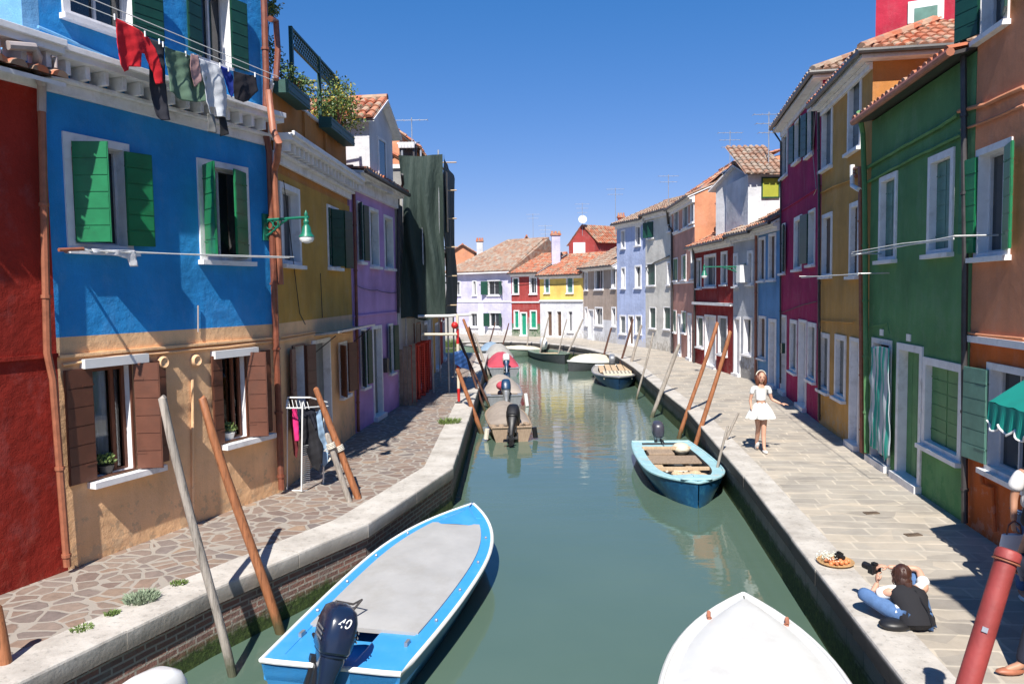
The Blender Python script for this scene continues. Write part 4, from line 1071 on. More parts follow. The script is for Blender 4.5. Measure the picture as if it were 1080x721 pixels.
# pavements
fm=newmat('flagstones'); nt=fm.node_tree; b=bsdf(fm); v=coords(nt)
nz=N(nt,'ShaderNodeTexNoise'); nz.inputs['Scale'].default_value=2.2; nz.inputs['Detail'].default_value=3; nt.links.new(v,nz.inputs['Vector'])
va=N(nt,'ShaderNodeVectorMath',operation='MULTIPLY_ADD'); nt.links.new(nz.outputs['Color'],va.inputs[0]); va.inputs[1].default_value=(.42,.42,0); 
mp2=coords(nt,(2.9,3.3,0),rot=(0,0,.4)); nt.links.new(mp2,va.inputs[2])
vo=N(nt,'ShaderNodeTexVoronoi',feature='DISTANCE_TO_EDGE'); vo.inputs['Scale'].default_value=1.25; nt.links.new(va.outputs[0],vo.inputs['Vector'])
vc=N(nt,'ShaderNodeTexVoronoi'); vc.inputs['Scale'].default_value=1.25; nt.links.new(va.outputs[0],vc.inputs['Vector'])
sc3=N(nt,'ShaderNodeSeparateColor'); nt.links.new(vc.outputs['Color'],sc3.inputs[0])
st=ramp(nt,sc3.outputs[0],[(0,(.18,.13,.11)),(.25,(.26,.18,.135)),(.45,(.20,.165,.15)),(.65,(.28,.21,.165)),(.85,(.17,.14,.13)),(1,(.32,.22,.15))])
st=mixc(nt,st,ramp(nt,noise(nt,v,9,6,.7),[(.3,.75),(.7,1.15)]),1,'MULTIPLY')
mo=mixc(nt,(.36,.32,.275),(.28,.25,.215),noise(nt,v,3,5))
ef=N(nt,'ShaderNodeMath',operation='MULTIPLY_ADD'); nt.links.new(noise(nt,v,12,4),ef.inputs[0]); ef.inputs[1].default_value=-.06; nt.links.new(vo.outputs['Distance'],ef.inputs[2])
jf=ramp(nt,ef.outputs[0],[(.030,0),(.055,1)])
c=mixc(nt,mo,st,jf); nt.links.new(c,b.inputs['Base Color']); b.inputs['Roughness'].default_value=.8
p=bump(nt,b,jf,.5,.012); bump(nt,b,noise(nt,v,30,5,.6),.3,.008,p)
pm=newmat('paving_slabs'); nt=pm.node_tree; b=bsdf(pm); 
v=coords(nt); vr=coords(nt,rot=(0,0,.12))
nz=N(nt,'ShaderNodeTexNoise'); nz.inputs['Scale'].default_value=1.6; nt.links.new(v,nz.inputs['Vector'])
va=N(nt,'ShaderNodeVectorMath',operation='MULTIPLY_ADD'); nt.links.new(nz.outputs['Color'],va.inputs[0]); va.inputs[1].default_value=(.13,.13,0); nt.links.new(vr,va.inputs[2])
br=N(nt,'ShaderNodeTexBrick'); nt.links.new(va.outputs[0],br.inputs['Vector']); br.inputs['Scale'].default_value=1; br.offset=.42; br.squash=1.35; br.squash_frequency=3
br.inputs['Brick Width'].default_value=.62; br.inputs['Row Height'].default_value=.31; br.inputs['Mortar Size'].default_value=.022; br.inputs['Mortar Smooth'].default_value=.5
br.inputs['Color1'].default_value=(.43,.385,.32,1); br.inputs['Color2'].default_value=(.33,.30,.26,1); br.inputs['Mortar'].default_value=(.52,.47,.39,1)
c=mixc(nt,br.outputs[0],ramp(nt,noise(nt,v,2.2,7,.7),[(.3,.78),(.7,1.12)]),1,'MULTIPLY')
vsl=N(nt,'ShaderNodeTexVoronoi'); vsl.inputs['Scale'].default_value=1; nt.links.new(coords(nt,(1.7,3.1,1),rot=(0,0,.12)),vsl.inputs['Vector']); ssl=N(nt,'ShaderNodeSeparateColor'); nt.links.new(vsl.outputs['Color'],ssl.inputs[0]); c=mixc(nt,c,ramp(nt,ssl.outputs[0],[(0,(.72,.70,.70)),(.5,(.98,.96,.94)),(1,(1.15,1.08,1.0))]),.8,'MULTIPLY'); c=mixc(nt,c,(.12,.11,.10),ramp(nt,noise(nt,v,1.1,8,.75),[(.58,0),(.72,.35)]))
lf=ramp(nt,noise(nt,v,.5,4),[(.35,0),(.7,.35)]); c=mixc(nt,c,(.45,.42,.37),lf)
nt.links.new(c,b.inputs['Base Color']); b.inputs['Roughness'].default_value=.75
p=bump(nt,b,br.outputs['Fac'],-.35,.01); bump(nt,b,noise(nt,v,28,5,.6),.35,.008,p)
def land(poly, mat, name):
    bm=bmesh.new(); vs=[bm.verts.new((p.x,p.y,0)) for p in poly]; f=bm.faces.new(vs)
    bmesh.ops.triangulate(bm,faces=[f]); bmesh.ops.recalc_face_normals(bm,faces=bm.faces)
    if sum(x.normal.z for x in bm.faces)<0: bmesh.ops.reverse_faces(bm,faces=bm.faces)
    me=bpy.data.meshes.new(name); bm.to_mesh(me); bm.free(); me.materials.append(mat)
    o=bpy.data.objects.new(name,me); COL.objects.link(o); return tag(o,kind='structure')
li=offset(Lk,.3); ri=offset(Rk,-.3)
land(li+[Vector((-40,-12,0))],fm,'pavement_left')
land(ri+[Vector((-300,200,0)),Vector((-300,600,0)),Vector((300,600,0)),Vector((300,-12,0))],pm,'pavement_right')
# drain covers
oldiron=plain('old_iron',(.12,.085,.06),.7,.25,20,.2)
for (x,y,lab) in ((919,541,'small rusty drain cover nearer the house wall on the right pavement, farther one'),(963,564,'small rusty drain cover on the right pavement, nearer one')):
    p=gp(x,y,0); t=thing('drain_cover',lab,'drain cover',(p.x,p.y,.002),.12)
    MB().box(-.11,.11,-.05,.05,0,.012).build('frame',oldiron,t)
    mb=MB()
    for k in range(5): mb.box(-.09+k*.04,-.07+k*.04,-.035,.035,.013,.017)
    mb.build('grate',oldiron,t)
# tufts of weeds
leafm=plain('weed_leaf',(.13,.19,.05),.6,.35,20,0)
leaf_g=plain('planter_leaf',(.07,.13,.03),.55,.4,14,0); leaf_y=plain('yellow_leaf',(.36,.30,.035),.55,.3,14,0); leaf_s=plain('silver_leaf',(.24,.30,.20),.7,.2,14,0)
def blade_tuft(name,label,P,r,hgt,n,mat,cat='weeds',parent=None):
    mb=MB()
    for i in range(n):
        a=R.uniform(0,2*PI); q=r*math.sqrt(R.random()); b_=Vector((q*math.cos(a),q*math.sin(a),0)); L=hgt*R.uniform(.5,1.1)
        d=Vector((b_.x*1.2/r*.4+R.uniform(-.3,.3),b_.y*1.2/r*.4+R.uniform(-.3,.3),1)).normalized(); s=d.cross(Vector((R.uniform(-1,1),R.uniform(-1,1),.1))).normalized()*.007
        m=b_+d*L*.6; t=b_+d*L+Vector((d.x,d.y,-.3))*L*.25
        mb.add([b_-s,b_+s,m+s*1.3,m-s*1.3,t],[(0,1,2,3),(3,2,4)])
    o=mb.build(name,mat,parent); o.location=P
    if not parent: tag(o,label,cat)
    return o
blade_tuft('weed_tuft','silvery green weed tuft where the flagstones meet the left kerb stone',gp(149,633,0),.17,.10,420,leaf_s,'plant')
for (x,y,r,lab) in ((87,664,.10,'yellowish moss patch nearest the camera along the left kerb'),(189,616,.09,'small grass patch by the left kerb beyond the silvery tuft'),(118,648,.07,'thin moss strip by the left kerb before the silvery tuft'),(474,446,.28,'green grass clump on the left pavement near the canal corner')):
    blade_tuft('grass_patch',lab,gp(x,y,0),r,.05 if r<.2 else .16,int(900*r)+60,leafm,'grass')
b_=gp(474,366,0); blade_tuft('grass_patch','far green bush at the left canal corner beyond the red barrier',(b_.x,b_.y,0),.6,.7,500,leafm,'plant')

# ------------------------------------------------------------------ mooring poles
def pole(bx,by,tx,ty,r,mat,label,zb=WZ,dY=0,name='mooring_pole',rt=None,seg=10,rope=None,Yfix=None,cap=None,moss=True):
    r*=.9
    b0=gp(bx,by,zb) if Yfix is None else atd(bx,by,Yfix); top=atd(tx,ty,b0.y+dY); d=(top-b0)
    base=b0-d.normalized()*1.2; n=9; pts=[]; rs=[]; off=Vector((R.uniform(-.045,.045),R.uniform(-.03,.03),0))
    for i in range(n+1):
        f=i/n; pts.append(base.lerp(top,f)+off*math.sin(f*PI*1.7)); rs.append((r*(1-f)+(rt or r*.85)*f)*R.uniform(.93,1.06))
    rs[-1]*=.93; pts.append(top+d.normalized()*.02); rs.append(rs[-1]*.6)
    t=thing(name,label,'mooring pole',(b0.x,b0.y,b0.z),0,'wooden mooring poles along the canal')
    mb=MB(); mb.tube([p-b0 for p in pts],rs,seg); mb.build('shaft',mat,t,smooth=True)
    if rope:
        for f in rope:
            p=b0.lerp(top,f)-b0; dd=d.normalized(); s=dd.orthogonal().normalized(); s2=dd.cross(s); mb=MB(); q=[]
            for k in range(40):
                a=k/40*2*PI*4; q.append(p+(s*math.cos(a)+s2*math.sin(a))*(r+.012)+dd*(k/40-.5)*.10)
            mb.tube(q,.011,5)
            for k in range(3): mb.tube([p+s2*r, p+s2*(r+.08)+s*R.uniform(-.12,.12)+Vector((0,-.03,R.uniform(-.1,.06))), p+s2*(r+.05)+s*R.uniform(-.2,.2)+Vector((0,-.05,-.14))],.009,5)
            mb.build('rope',rope_mat,t)
    return t
pole(20,790,-6,640,.078,pole_orange,'orange-brown mooring pole cut by the left edge of the photo',dY=.1)
pole(242,712,174,420,.058,pole_grey,'weathered grey pole standing left of the orange one beside the blue boat, leaning left',dY=-.1)
pole(292,668,217,420,.068,pole_orange,'orange-brown pole touching the stern corner of the blue boat, leaning left',dY=-.1)
pole(397,574,333,410,.070,pole_orange,'orange-brown pole behind the blue boat roped to a shorter grey pole',dY=-.05,rope=[.62])
pole(385,578,345,458,.062,pole_grey,'short grey pole lashed with rope to an orange-brown pole behind the blue boat',dY=-.02,rope=[.9])
pole(508,457,482.6,389,.085,pole_orange,'orange-brown pole in front of the two dark poles beside the taupe covered boats',dY=.1)
pole(513,434,481,352,.055,pole_dark,'left one of two thin dark brown poles by the covered boats',dY=.2)
pole(518,418,495,345,.07,pole_orange,'reddish-brown pole leaning between the dark poles and the grey one on the left bank',dY=.2)
pole(516,431,485,356,.055,pole_dark,'right one of two thin dark brown poles by the covered boats',dY=.2)
pole(514,402,489,337,.09,pole_orange,'tall orange-brown pole left of the red covered boat',dY=.2)
pole(517,399,499,352,.09,pole_grey,'grey pole just left of the red covered boat',dY=.2)
pole(717.3,462,755.3,340.5,.068,pole_orange,'left one of the two tall orange-brown poles on the right bank',dY=0)
pole(731,482.4,769,350,.068,pole_orange,'right one of the two tall orange-brown poles on the right bank',dY=0,rope=None)
pole(687.3,440,716,363.7,.085,pole_grey,'thick weathered grey pole left of the two tall orange-brown poles',dY=0)
pole(672.3,421,688,351.4,.05,pole_grey,'slim grey pole right of the dark blue boat',dY=0)
pole(661.4,399,676,343,.085,pole_grey,'grey pole behind the stern of the dark blue boat',dY=0)
pole(748.7,501.5,779.3,436,.035,pole_grey,'thin stick pole behind the light blue boat',dY=0)
pole(751,515,768.3,449.7,.035,pole_grey,'thin stick pole beside the bow of the light blue boat',dY=0)
pole(652,395,666.7,336.7,.07,pole_dark,'dark brown pole left of the grey pole behind the dark blue boat',dY=0)
pole(633,388,644.7,346,.07,pole_dark,'brown pole behind the cream covered boat',dY=0)
pole(595.5,380,614.7,336.7,.07,pole_grey,'light pole leaning right between the green boat and the cream covered boat',dY=0)
pole(587,378,598.3,336.7,.05,pole_grey,'thin pole in front of the yellow house openings',dY=0)
pole(568.5,377,578,335,.06,pole_grey,'light pole in front of the left opening of the yellow house',dY=0)
pole(556,375,557.5,335,.06,pole_grey,'upright pole in front of the sea green door',dY=0)
pole(527.5,374,536.3,341,.06,pole_dark,'pole before the right part of the lilac house',dY=0)
pole(513,374,521.7,340,.06,pole_dark,'brown pole before the lower window of the lilac house',dY=0)
# foreground red post with a cap
b0=Vector((2.55,4.85,WZ)); tp=atd(1063.5,583,5.25); d=(tp-b0); t=thing('mooring_post','thick red painted post with a rounded cap in the lower right foreground','mooring post',b0)
mb=MB(); dn=d.normalized(); mb.tube([-dn*1.0,d*.5,d],[.080,.075,.070],24); mb.build('shaft',pole_red,t,smooth=True)
mb=MB(); mb.lathe([(.078,-.05),(.084,-.045),(.084,.0),(.074,.02),(.05,.028),(.0,.03)],d,24,axis=dn); mb.build('cap',pole_red,t,smooth=True)
mb=MB(); q=[]
s=dn.orthogonal().normalized(); s2=dn.cross(s)
for k in range(24): a=k/24*2*PI; q.append(d-dn*.06+(s*math.cos(a)+s2*math.sin(a))*.084)
q.append(q[0]); mb.tube(q,.006,6); mb.build('ring',pipe_rust,t)
pp=d*.78; side=(CAM-(b0+pp)); side=(side-dn*side.dot(dn)).normalized(); rt_=dn.cross(side)
MB().obox(pp+side*.081,rt_*.018,dn*.018,side*.002).build('sticker',silver,t)
# ------------------------------------------------------------------ boats
def half(t,W,ws,p=2.6,k=.42):
    a=ws+(1-ws)*math.sin(min(t/k,1)*PI/2); q=max(0,(t-k)/(1-k)); return W/2*a*max(0,(1-q**p))
def sheer(t,h,hb): return h+(hb-h)*t**2.2
def hull_parts(t0,L,W,h,hb,ws,p,mat,rimmat,gmat,gw=.12,n=24,inner=None,bottom=None,rimr=.022,stripe=None,floor=.06,tmax=1.0):
    ts=[i/n for i in range(n)]+[.985,.998]; mb=MB(); rings=[]
    for t in ts:
        b=half(t,W,ws,p); z=sheer(t,h,hb); x=L*t; fl=.80-.1*t; rk=L*.02*t
        ring=[]
        for sg in (1,-1):
            pr=[(b,z),(b*.965,z-.14),(b*(fl+.06),.10),(b*fl,-.02),(b*.45,-.22)]
            if sg==-1: pr=pr[::-1]
            ring+=[Vector((x-(z-zz)*rk*1.2,sg*yy,zz)) for yy,zz in pr]
            if sg==1: ring.append(Vector((x-.25*t,0,-.30)))
        rings.append(ring)
    o=len(mb.v); m_=len(rings[0]); vs=[q for r in rings for q in r]; fs=[];mi=[]
    for i in range(len(rings)-1):
        for k in range(m_-1):
            fs.append((i*m_+k,(i+1)*m_+k,(i+1)*m_+k+1,i*m_+k+1)); mi.append(0)
    fs.append(tuple(range(m_))); mi.append(0)
    for f_,mm in zip(fs,mi): pass
    mb.add(vs,fs)
    for j in range(len(mb.f)):
        k=j%(m_-1)
        if j<len(mb.f)-1 and k in (3,4,5,6) : mb.m[j]=1
    mb.build('hull',[mat,bottom or mat],t0,smooth=True,fixn=True)
    # rim and gunwale
    for_=lambda sg,ins,dz: [Vector((L*t,sg*max(0,half(t,W,ws,p)-ins),sheer(t,h,hb)+dz)) for t in ts]
    loop=for_(1,0,0)+for_(-1,0,0)[::-1]; loop.append(loop[0]); 
    rm=MB(); rm.tube(loop,rimr,7); rm.build('rubbing_strake',rimmat,t0,smooth=True)
    g=MB()
    for sg in (1,-1):
        a=for_(sg,0.0,.008); c=[Vector((min(q.x,L*(1-gw/W*1.1)),sg*max(0,half(t,W,ws,p)-gw),q.z)) for t,q in zip(ts,a)]
        for i in range(len(a)-1):
            if i==0:
                pass
            g.quad(a[i],a[i+1],c[i+1],c[i])
            if inner: 
                e0=Vector((c[i].x,c[i].y*.96,floor)); e1=Vector((c[i+1].x,c[i+1].y*.96,floor)); g.quad(c[i],c[i+1],e1,e0,1)
    z=h+.008; b=half(0,W,ws,p); 
    g.quad((0,-b,z),(0,b,z),(gw*.8,b-gw,z+.001),(gw*.8,-b+gw,z+.001))
    if inner:
        g.quad((gw*.8,-b+gw,z),(gw*.8,b-gw,z),(gw*.8,b-gw,floor),(gw*.8,-b+gw,floor),1)
        vs=[]; 
        for i,t in enumerate(ts[:-2]):
            y=max(.0,half(t,W,ws,p)-gw)*.96; vs+= [Vector((max(L*t,gw*.8),-y,floor)),Vector((max(L*t,gw*.8),y,floor))]
        g.add(vs,[(2*i,2*i+1,2*i+3,2*i+2) for i in range(len(vs)//2-1)],1)
    g.build('gunwale',[gmat,inner or gmat],t0)
def cover(t0,L,W,h,hb,ws,p,mat,t0_,t1_,ins,hgt,name='cover',crown=1.6,drop=.02,wrink=.01):
    n=22; m_=16; secs=[]; 
    for i in range(n+1):
        t=t0_+(t1_-t0_)*i/n; b=max(.02,half(t,W,ws,p)-ins); zz=sheer(t,h,hb)+drop; sec=[]
        e=math.sin(min(1,max(0,(t-t0_)/(t1_-t0_)))*PI)**.45 if 0<i<n else 0
        for k in range(m_+1):
            s=-1+2*k/m_; z=zz+hgt*e*(1-abs(s)**crown)+R.uniform(-wrink,wrink)*e*(1 if abs(s)<1 else 0); sec.append(Vector((L*t,b*s,z)))
        secs.append(sec)
    mb=MB(); mb.loft(secs,closed=False); lo=[[p_-Vector((0,0,.05)) for p_ in q] for q in (secs[0],secs[-1])]
    mb.loft([lo[0],secs[0]],closed=False); mb.loft([secs[-1],lo[1]],closed=False)
    mb.loft([[q[0]-Vector((0,0,.06)) for q in secs],[q[0] for q in secs]],closed=False); mb.loft([[q[-1] for q in secs],[q[-1]-Vector((0,0,.06)) for q in secs]],closed=False)
    return mb.build(name,mat,t0,smooth=True)
def outboard(parent,P,yaw,tilt,mat,sc_=1.0,roll=0,legmat=None,text=None,band_=None,foot=True,name='outboard_motor'):
    """part of a boat: cowl (with sub-parts); local +x forward (towards bow), z up"""
    Mx=Matrix.Translation(P)@Matrix.Rotation(roll,4,'X')@Matrix.Rotation(yaw,4,'Z')@Matrix.Rotation(tilt,4,'Y')@Matrix.Scale(sc_,4)
    def sec(z,l0,l1,w,rr=.5):
        ring=[]
        for k in range(20):
            a=2*PI*k/20; ca,sa=math.cos(a),math.sin(a); e=.55
            x=math.copysign(abs(ca)**e,ca); y=math.copysign(abs(sa)**e,sa); ring.append(Vector(((l0+l1)/2+x*(l1-l0)/2,y*w/2,z)))
        return ring
    mb=MB(); mb.T=Mx
    mb.loft([sec(.16,-.32,.22,.30),sec(.20,-.36,.26,.35),(sec(.34,-.37,.27,.37)),sec(.48,-.35,.25,.35),sec(.57,-.30,.20,.30),sec(.61,-.22,.12,.20),sec(.625,-.1,0,.08)],cap=True)
    o=mb.build(name,mat,parent,smooth=True)
    mb=MB(); mb.T=Mx; mb.loft([sec(.155,-.30,.2,.28),sec(.10,-.30,.18,.27),sec(-.05,-.24,.10,.20),sec(-.30,-.20,.03,.13),sec(-.55,-.19,.0,.11)],cap=True)
    mb.loft([sec(.150,-.33,.23,.31),sec(.165,-.335,.235,.315)],cap=True)
    mb.build('leg',legmat or mat,o,smooth=True)
    mb=MB(); mb.T=Mx; mb.loft([sec(-.54,-.34,.06,.04),sec(-.56,-.36,.06,.05)],cap=True); mb.loft([sec(-.56,-.16,.0,.08),sec(-.66,-.16,.0,.06),sec(-.84,-.12,-.02,.02)],cap=True)
    mb.tube([(-.26,0,-.66),(-.22,0,-.66),(.02,0,-.66),(.08,0,-.66)],[.03,.055,.05,.01],12)
    for k in range(3):
        a=k*2*PI/3; c=Vector((-.29,math.cos(a)*.09,-.66+math.sin(a)*.09)); mb.obox(c,(.008,-.02*math.sin(a),.02*math.cos(a)),(.02,-.05*math.sin(a),.05*math.cos(a)),(0,math.cos(a)*.08,math.sin(a)*.08))
    mb.build('gearcase',legmat or mat,o,smooth=True)
    mb=MB(); mb.T=Mx; mb.box(-.04,.20,-.12,.12,-.20,.0); mb.box(.12,.26,-.15,-.06,-.30,.05); mb.box(.12,.26,.06,.15,-.30,.05); mb.build('clamp_bracket',black_pl,o)
    mb=MB(); mb.T=Mx; mb.tube([(.2,.05,.10),(.42,.06,.12),(.75,.07,.15)],[.02,.017,.022],8); mb.build('tiller',black_pl,o)
    if band_:
        mb=MB(); mb.T=Mx
        for sg in (1,-1):
            for zz in (.30,.345,.39): mb.box(-.30,.02,sg*.183-.002,sg*.183+.002,zz,zz+.018)
        mb.build('cowl_stripe',silver,o)
    if text:
        cu=bpy.data.curves.new('decal','FONT'); cu.body=text; cu.size=.13; cu.extrude=.001; cu.align_x='CENTER'; cu.shear=.3
        tmp=bpy.data.objects.new('d',cu); COL.objects.link(tmp); dg=bpy.context.evaluated_depsgraph_get(); me=bpy.data.meshes.new_from_object(tmp.evaluated_get(dg)); bpy.data.objects.remove(tmp)
        me.materials.clear(); me.materials.append(white_paint); to=bpy.data.objects.new('decal',me); COL.objects.link(to); to.parent=o
        # on the rear/top face of the cowl
        to.matrix_local=Mx@Matrix.Translation((-.355,0,.44))@Matrix.Rotation(-PI/2,4,'Z')@Matrix.Rotation(math.radians(77),4,'X')
    return o
def boat(name,label,stern,bow,z=WZ): 
    s=Vector(stern); b_=Vector(bow); d=b_-s; t=thing(name,label,'boat',(s.x,s.y,z),math.atan2(d.y,d.x),'boats moored along the canal'); return t,d.length

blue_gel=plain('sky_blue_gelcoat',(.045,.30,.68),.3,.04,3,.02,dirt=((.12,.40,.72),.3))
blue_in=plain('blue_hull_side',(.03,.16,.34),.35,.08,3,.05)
hullwhite=plain('white_gelcoat',(.58,.58,.57),.28,.04,3,.02,dirt=((.60,.58,.52),.35))
coverpv=plain('grey_pvc_cover',(.38,.375,.37),.6,.09,2.2,.35,5,dirt=((.30,.285,.26),.5))
taupe=plain('taupe_canvas',(.28,.235,.20),.9,.16,3,.5,9,dirt=((.38,.32,.26),.5))
greyc=plain('grey_canvas',(.34,.32,.29),.9,.14,3,.4,9)
redc=plain('red_canvas',(.44,.055,.085),.85,.14,3,.4,9)
creamc=plain('cream_canvas',(.62,.55,.42),.9,.1,3,.4,9)
oldwood=plain('old_boat_wood',(.30,.22,.155),.85,.25,8,.4,30,stretch=(1,6,1),dirt=((.14,.095,.07),.6))
woodlt=plain('raw_planks',(.52,.38,.24),.8,.2,8,.3,30,stretch=(1,6,1))
navyhull=plain('navy_hull',(.012,.045,.11),.35,.15,4,.1)
tealhull=plain('teal_blue_hull',(.010,.075,.17),.35,.3,5,.15,20,dirt=((.06,.28,.40),.5))
ltblue=plain('worn_light_blue_paint',(.30,.50,.55),.65,.16,5,.3,25,dirt=((.50,.42,.34),.7))
greenhull=plain('dull_green_hull',(.16,.22,.17),.5,.2,5,.2,dirt=((.3,.3,.25),.5))
darkhull=plain('dark_hull',(.05,.055,.06),.5,.2,5,.2)
foul=plain('antifouling',(.02,.03,.045),.7,.3,5,.2)

# 1 blue motorboat
sL=gp(281,692,WZ+.42); sR=gp(418,715,WZ+.42); bw=gp(499,531,WZ+.58)
st=(sL+sR)/2; t,L=boat('motorboat','sky blue motorboat with a pale grey flush cover and a tilted navy outboard, left foreground',(st.x,st.y,0),(bw.x,bw.y,0))
W=1.74; ws=.89; p=2.7; h,hb=.42,.58
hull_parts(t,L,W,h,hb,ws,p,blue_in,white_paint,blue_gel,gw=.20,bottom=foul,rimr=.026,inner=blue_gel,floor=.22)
mb=MB()  # foredeck + side decks fill
n=16; ra=[];rb=[]
for i in range(n+1):
    tt=.80+.195*i/n; y=max(.0,half(tt,W,ws,p)-.17); zc_=sheer(tt,h,hb)+.012
    ra.append([Vector((L*tt,y*s_/6,zc_+.035*(1-(s_/6)**2))) for s_ in range(-6,7)])
mb.loft(ra,closed=False); mb.build('foredeck',blue_gel,t,smooth=True)
cover(t,L,W,h,hb,ws,p,coverpv,.155,.815,.175,.05,crown=3.0,drop=.028,wrink=.004)
mb=MB(); 
for sg in (1,-1):   # stern blocks either side of the motor well
    y0,y1=(.20,half(0,W,ws,p)-.0); y0,y1=sorted((sg*y0,sg*(y1-.02)))
    mb.box(-.0,.86,y0,y1,.20,h+.002)
mb.build('stern_deck',blue_gel,t,bevel=.02)
mb=MB()
for sg in (1,-1): mb.tube([(.0,sg*.20,h+.004),(-.01,sg*.24,h+.005),(-.012,sg*.6,h+.005),(0,sg*half(0,W,ws,p),h+.004)],.028,8)
mb.build('stern_trim',white_paint,t,smooth=True)
MB().box(.05,.09,-.2,.2,.0,.24).build('transom',blue_in,t)
mb=MB()
for sg in (1,-1):
    for tt in (.22,.38,.55,.72):
        y=sg*(half(tt,W,ws,p)-.10); mb.lathe([(.02,0),(.02,.02),(.012,.03)],(L*tt,y,sheer(tt,h,hb)+.01),8)
    mb.obox((.60,sg*.62,h+.03),(.05,0,0),(0,.018,0),(0,0,.025))
mb.build('cleat',silver,t)
outboard(t,Vector((-.02,.02,.44)),math.radians(30),math.radians(22),navy_gloss,1.0,roll=math.radians(20),text='40',band_=True,legmat=navy_gloss)
mb=MB(); q=[(1.0,.62,h+.05),(1.12,.45,h+.2),(1.25,.3,h+.12),(1.1,.12,h+.25),(.95,.2,h+.14)]; mb.tube(q,.014,6); mb.build('rope',pipe_dark,t)

# 2 white boat bow, bottom
bw=gp(784,626,WZ+.62); 
t,L=boat('motorboat','white boat with a smooth white cover cut by the bottom edge of the photo',(bw.x-1.15,bw.y-4.75,0),(bw.x,bw.y,0))
W=1.76; hull_parts(t,L,W,.52,.62,.85,2.75,hullwhite,hullwhite,hullwhite,gw=.15,bottom=foul,rimr=.03)
cover(t,L,W,.52,.62,.85,2.75,plain('white_pvc_cover',(.60,.60,.585),.45,.05,3,.25,5,dirt=((.46,.44,.41),.5)),.03,.965,.13,.10,crown=3.2,drop=.015,wrink=.003)
mb=MB()
for sg in (1,-1):
    tt=.86; y=sg*(half(tt,W,.85,2.75)-.06); x=L*tt; z=sheer(tt,.52,.62)
    mb.tube([(x-.05,y,z+.02),(x-.02,y,z+.07),(x+.04,y,z+.02)],.022,8); mb.tube([(x-.03,y-sg*.02,z+.02),(x-.10,y+sg*.04,z-.05)],.02,8)
mb.build('fender_lashing',pipe_rust,t)
# 3 boat whose white cowl peeps in at the bottom left
p0=atd(160,735,6.45); t,L=boat('motorboat','boat whose white outboard cowl just shows at the bottom edge left of the blue motorboat',(p0.x+.05,p0.y-.35,0),(p0.x-2.0,p0.y-4.6,0))
hull_parts(t,L,1.6,.42,.5,.85,2.6,hullwhite,white_paint,hullwhite,gw=.16,bottom=foul,inner=hullwhite)
outboard(t,Vector((-.05,0,.42)),0,math.radians(-4),plain('white_cowling',(.70,.70,.70),.25,.03,3,.02),1.0,foot=False,band_=True)

# 4 light blue old boat on the right
t,L=boat('old_boat','worn light blue wooden boat with a small grey outboard on the right',(3.72,19.0,0),(3.55,14.35,0))
W=1.66; ws=.86; p=4.2; h,hb=.40,.52
hull_parts(t,L,W,h,hb,ws,p,tealhull,ltblue,ltblue,gw=.24,bottom=foul,rimr=.03,inner=darkhull,floor=.08)
mb=MB(); 
for k in range(5): mb.box(1.55+k*.15,1.69+k*.15,-.56,.56,h-.05,h-.02)
mb.build('thwart',oldwood,t)
MB().box(.3,.55,-.55,.55,h-.08,h-.02).build('stern_seat',ltblue,t,bevel=.01)
mb=MB(); mb.box(.85,.93,-.58,.58,h-.02,h+.05); mb.box(2.9,2.99,-.62,.62,h-.03,h+.03)
for k in range(7): mb.box(2.35+k*.07,2.38+k*.07,-.60,-.33,h-.2,h-.05)
mb.build('frame_beam',woodlt,t)
mb=MB()
for k in range(6): 
    a=R.uniform(-.3,.3); mb.obox((2.2+R.uniform(-.4,.5),R.uniform(-.25,.35),.14+.03*k),(.5*math.cos(a),.5*math.sin(a),0),(-.06*math.sin(a),.06*math.cos(a),0),(0,0,.012))
mb.build('loose_plank',oldwood,t)
mb=MB(); mb.box(1.0,1.5,-.5,.1,.2,h+.02); mb.build('box',oldwood,t,bevel=.02)
MB().ball((.75,.38,h-.02),(.28,.22,.14),14,8).build('tarpaulin_bundle',creamc,t,smooth=True)
mb=MB()
for k in range(5): mb.tube([(2.6+.16*math.cos(a)*(1+.1*k),-.1+.2*math.sin(a)*(1+.1*k),.2+.02*k) for a in [2*PI*i/20 for i in range(21)]],.014,5)
mb.build('coiled_rope',rope_mat,t)
mb=MB(); 
for k in range(9): mb.ball((3.25+R.uniform(-.2,.2),R.uniform(-.35,.35),.25+R.uniform(0,.12)),(R.uniform(.06,.14),R.uniform(.06,.14),.06),8,6)
mb.build('rags',woodlt,t)
mb=MB(); mb.ball((L*.955,.0,hb+.03),(.12,.32,.03),14,8); mb.build('bow_plate',ltblue,t,smooth=True)
outboard(t,Vector((-.05,-.05,.42)),math.radians(0),math.radians(6),plain('grey_cowling',(.05,.05,.07),.35,.1,3,.02),.78,legmat=silver,band_=True)
# rope to pole
# 5 dark blue boat with net boxes
t,L=boat('fishing_boat','dark blue wooden boat carrying planks and a pale crate, right bank near the grey poles',(5.15,39.0,0),(4.55,32.2,0))
W=2.15; hull_parts(t,L,W,.42,.55,.8,3.2,navyhull,silver,greyc,gw=.28,bottom=foul,rimr=.04,inner=darkhull,floor=.15)
mb=MB(); 
for k in range(5): mb.box(1.3,4.4,-.75+k*.3,-.5+k*.3,.50+.03*(k%2),.56+.03*(k%2))
mb.build('planks',woodlt,t)
mb=MB(); mb.box(4.5,5.9,-.62,.62,.36,.60); mb.build('crate',creamc,t)
mb=MB()
for i in range(4):
    for j in range(7): mb.lathe([(.05,0),(.05,.012)],(4.7+i*.32,-.5+j*.17,.601),6)
mb.build('crate_holes',darkhull,t)
outboard(t,Vector((.0,.0,.42)),0,math.radians(20),silver,.9)
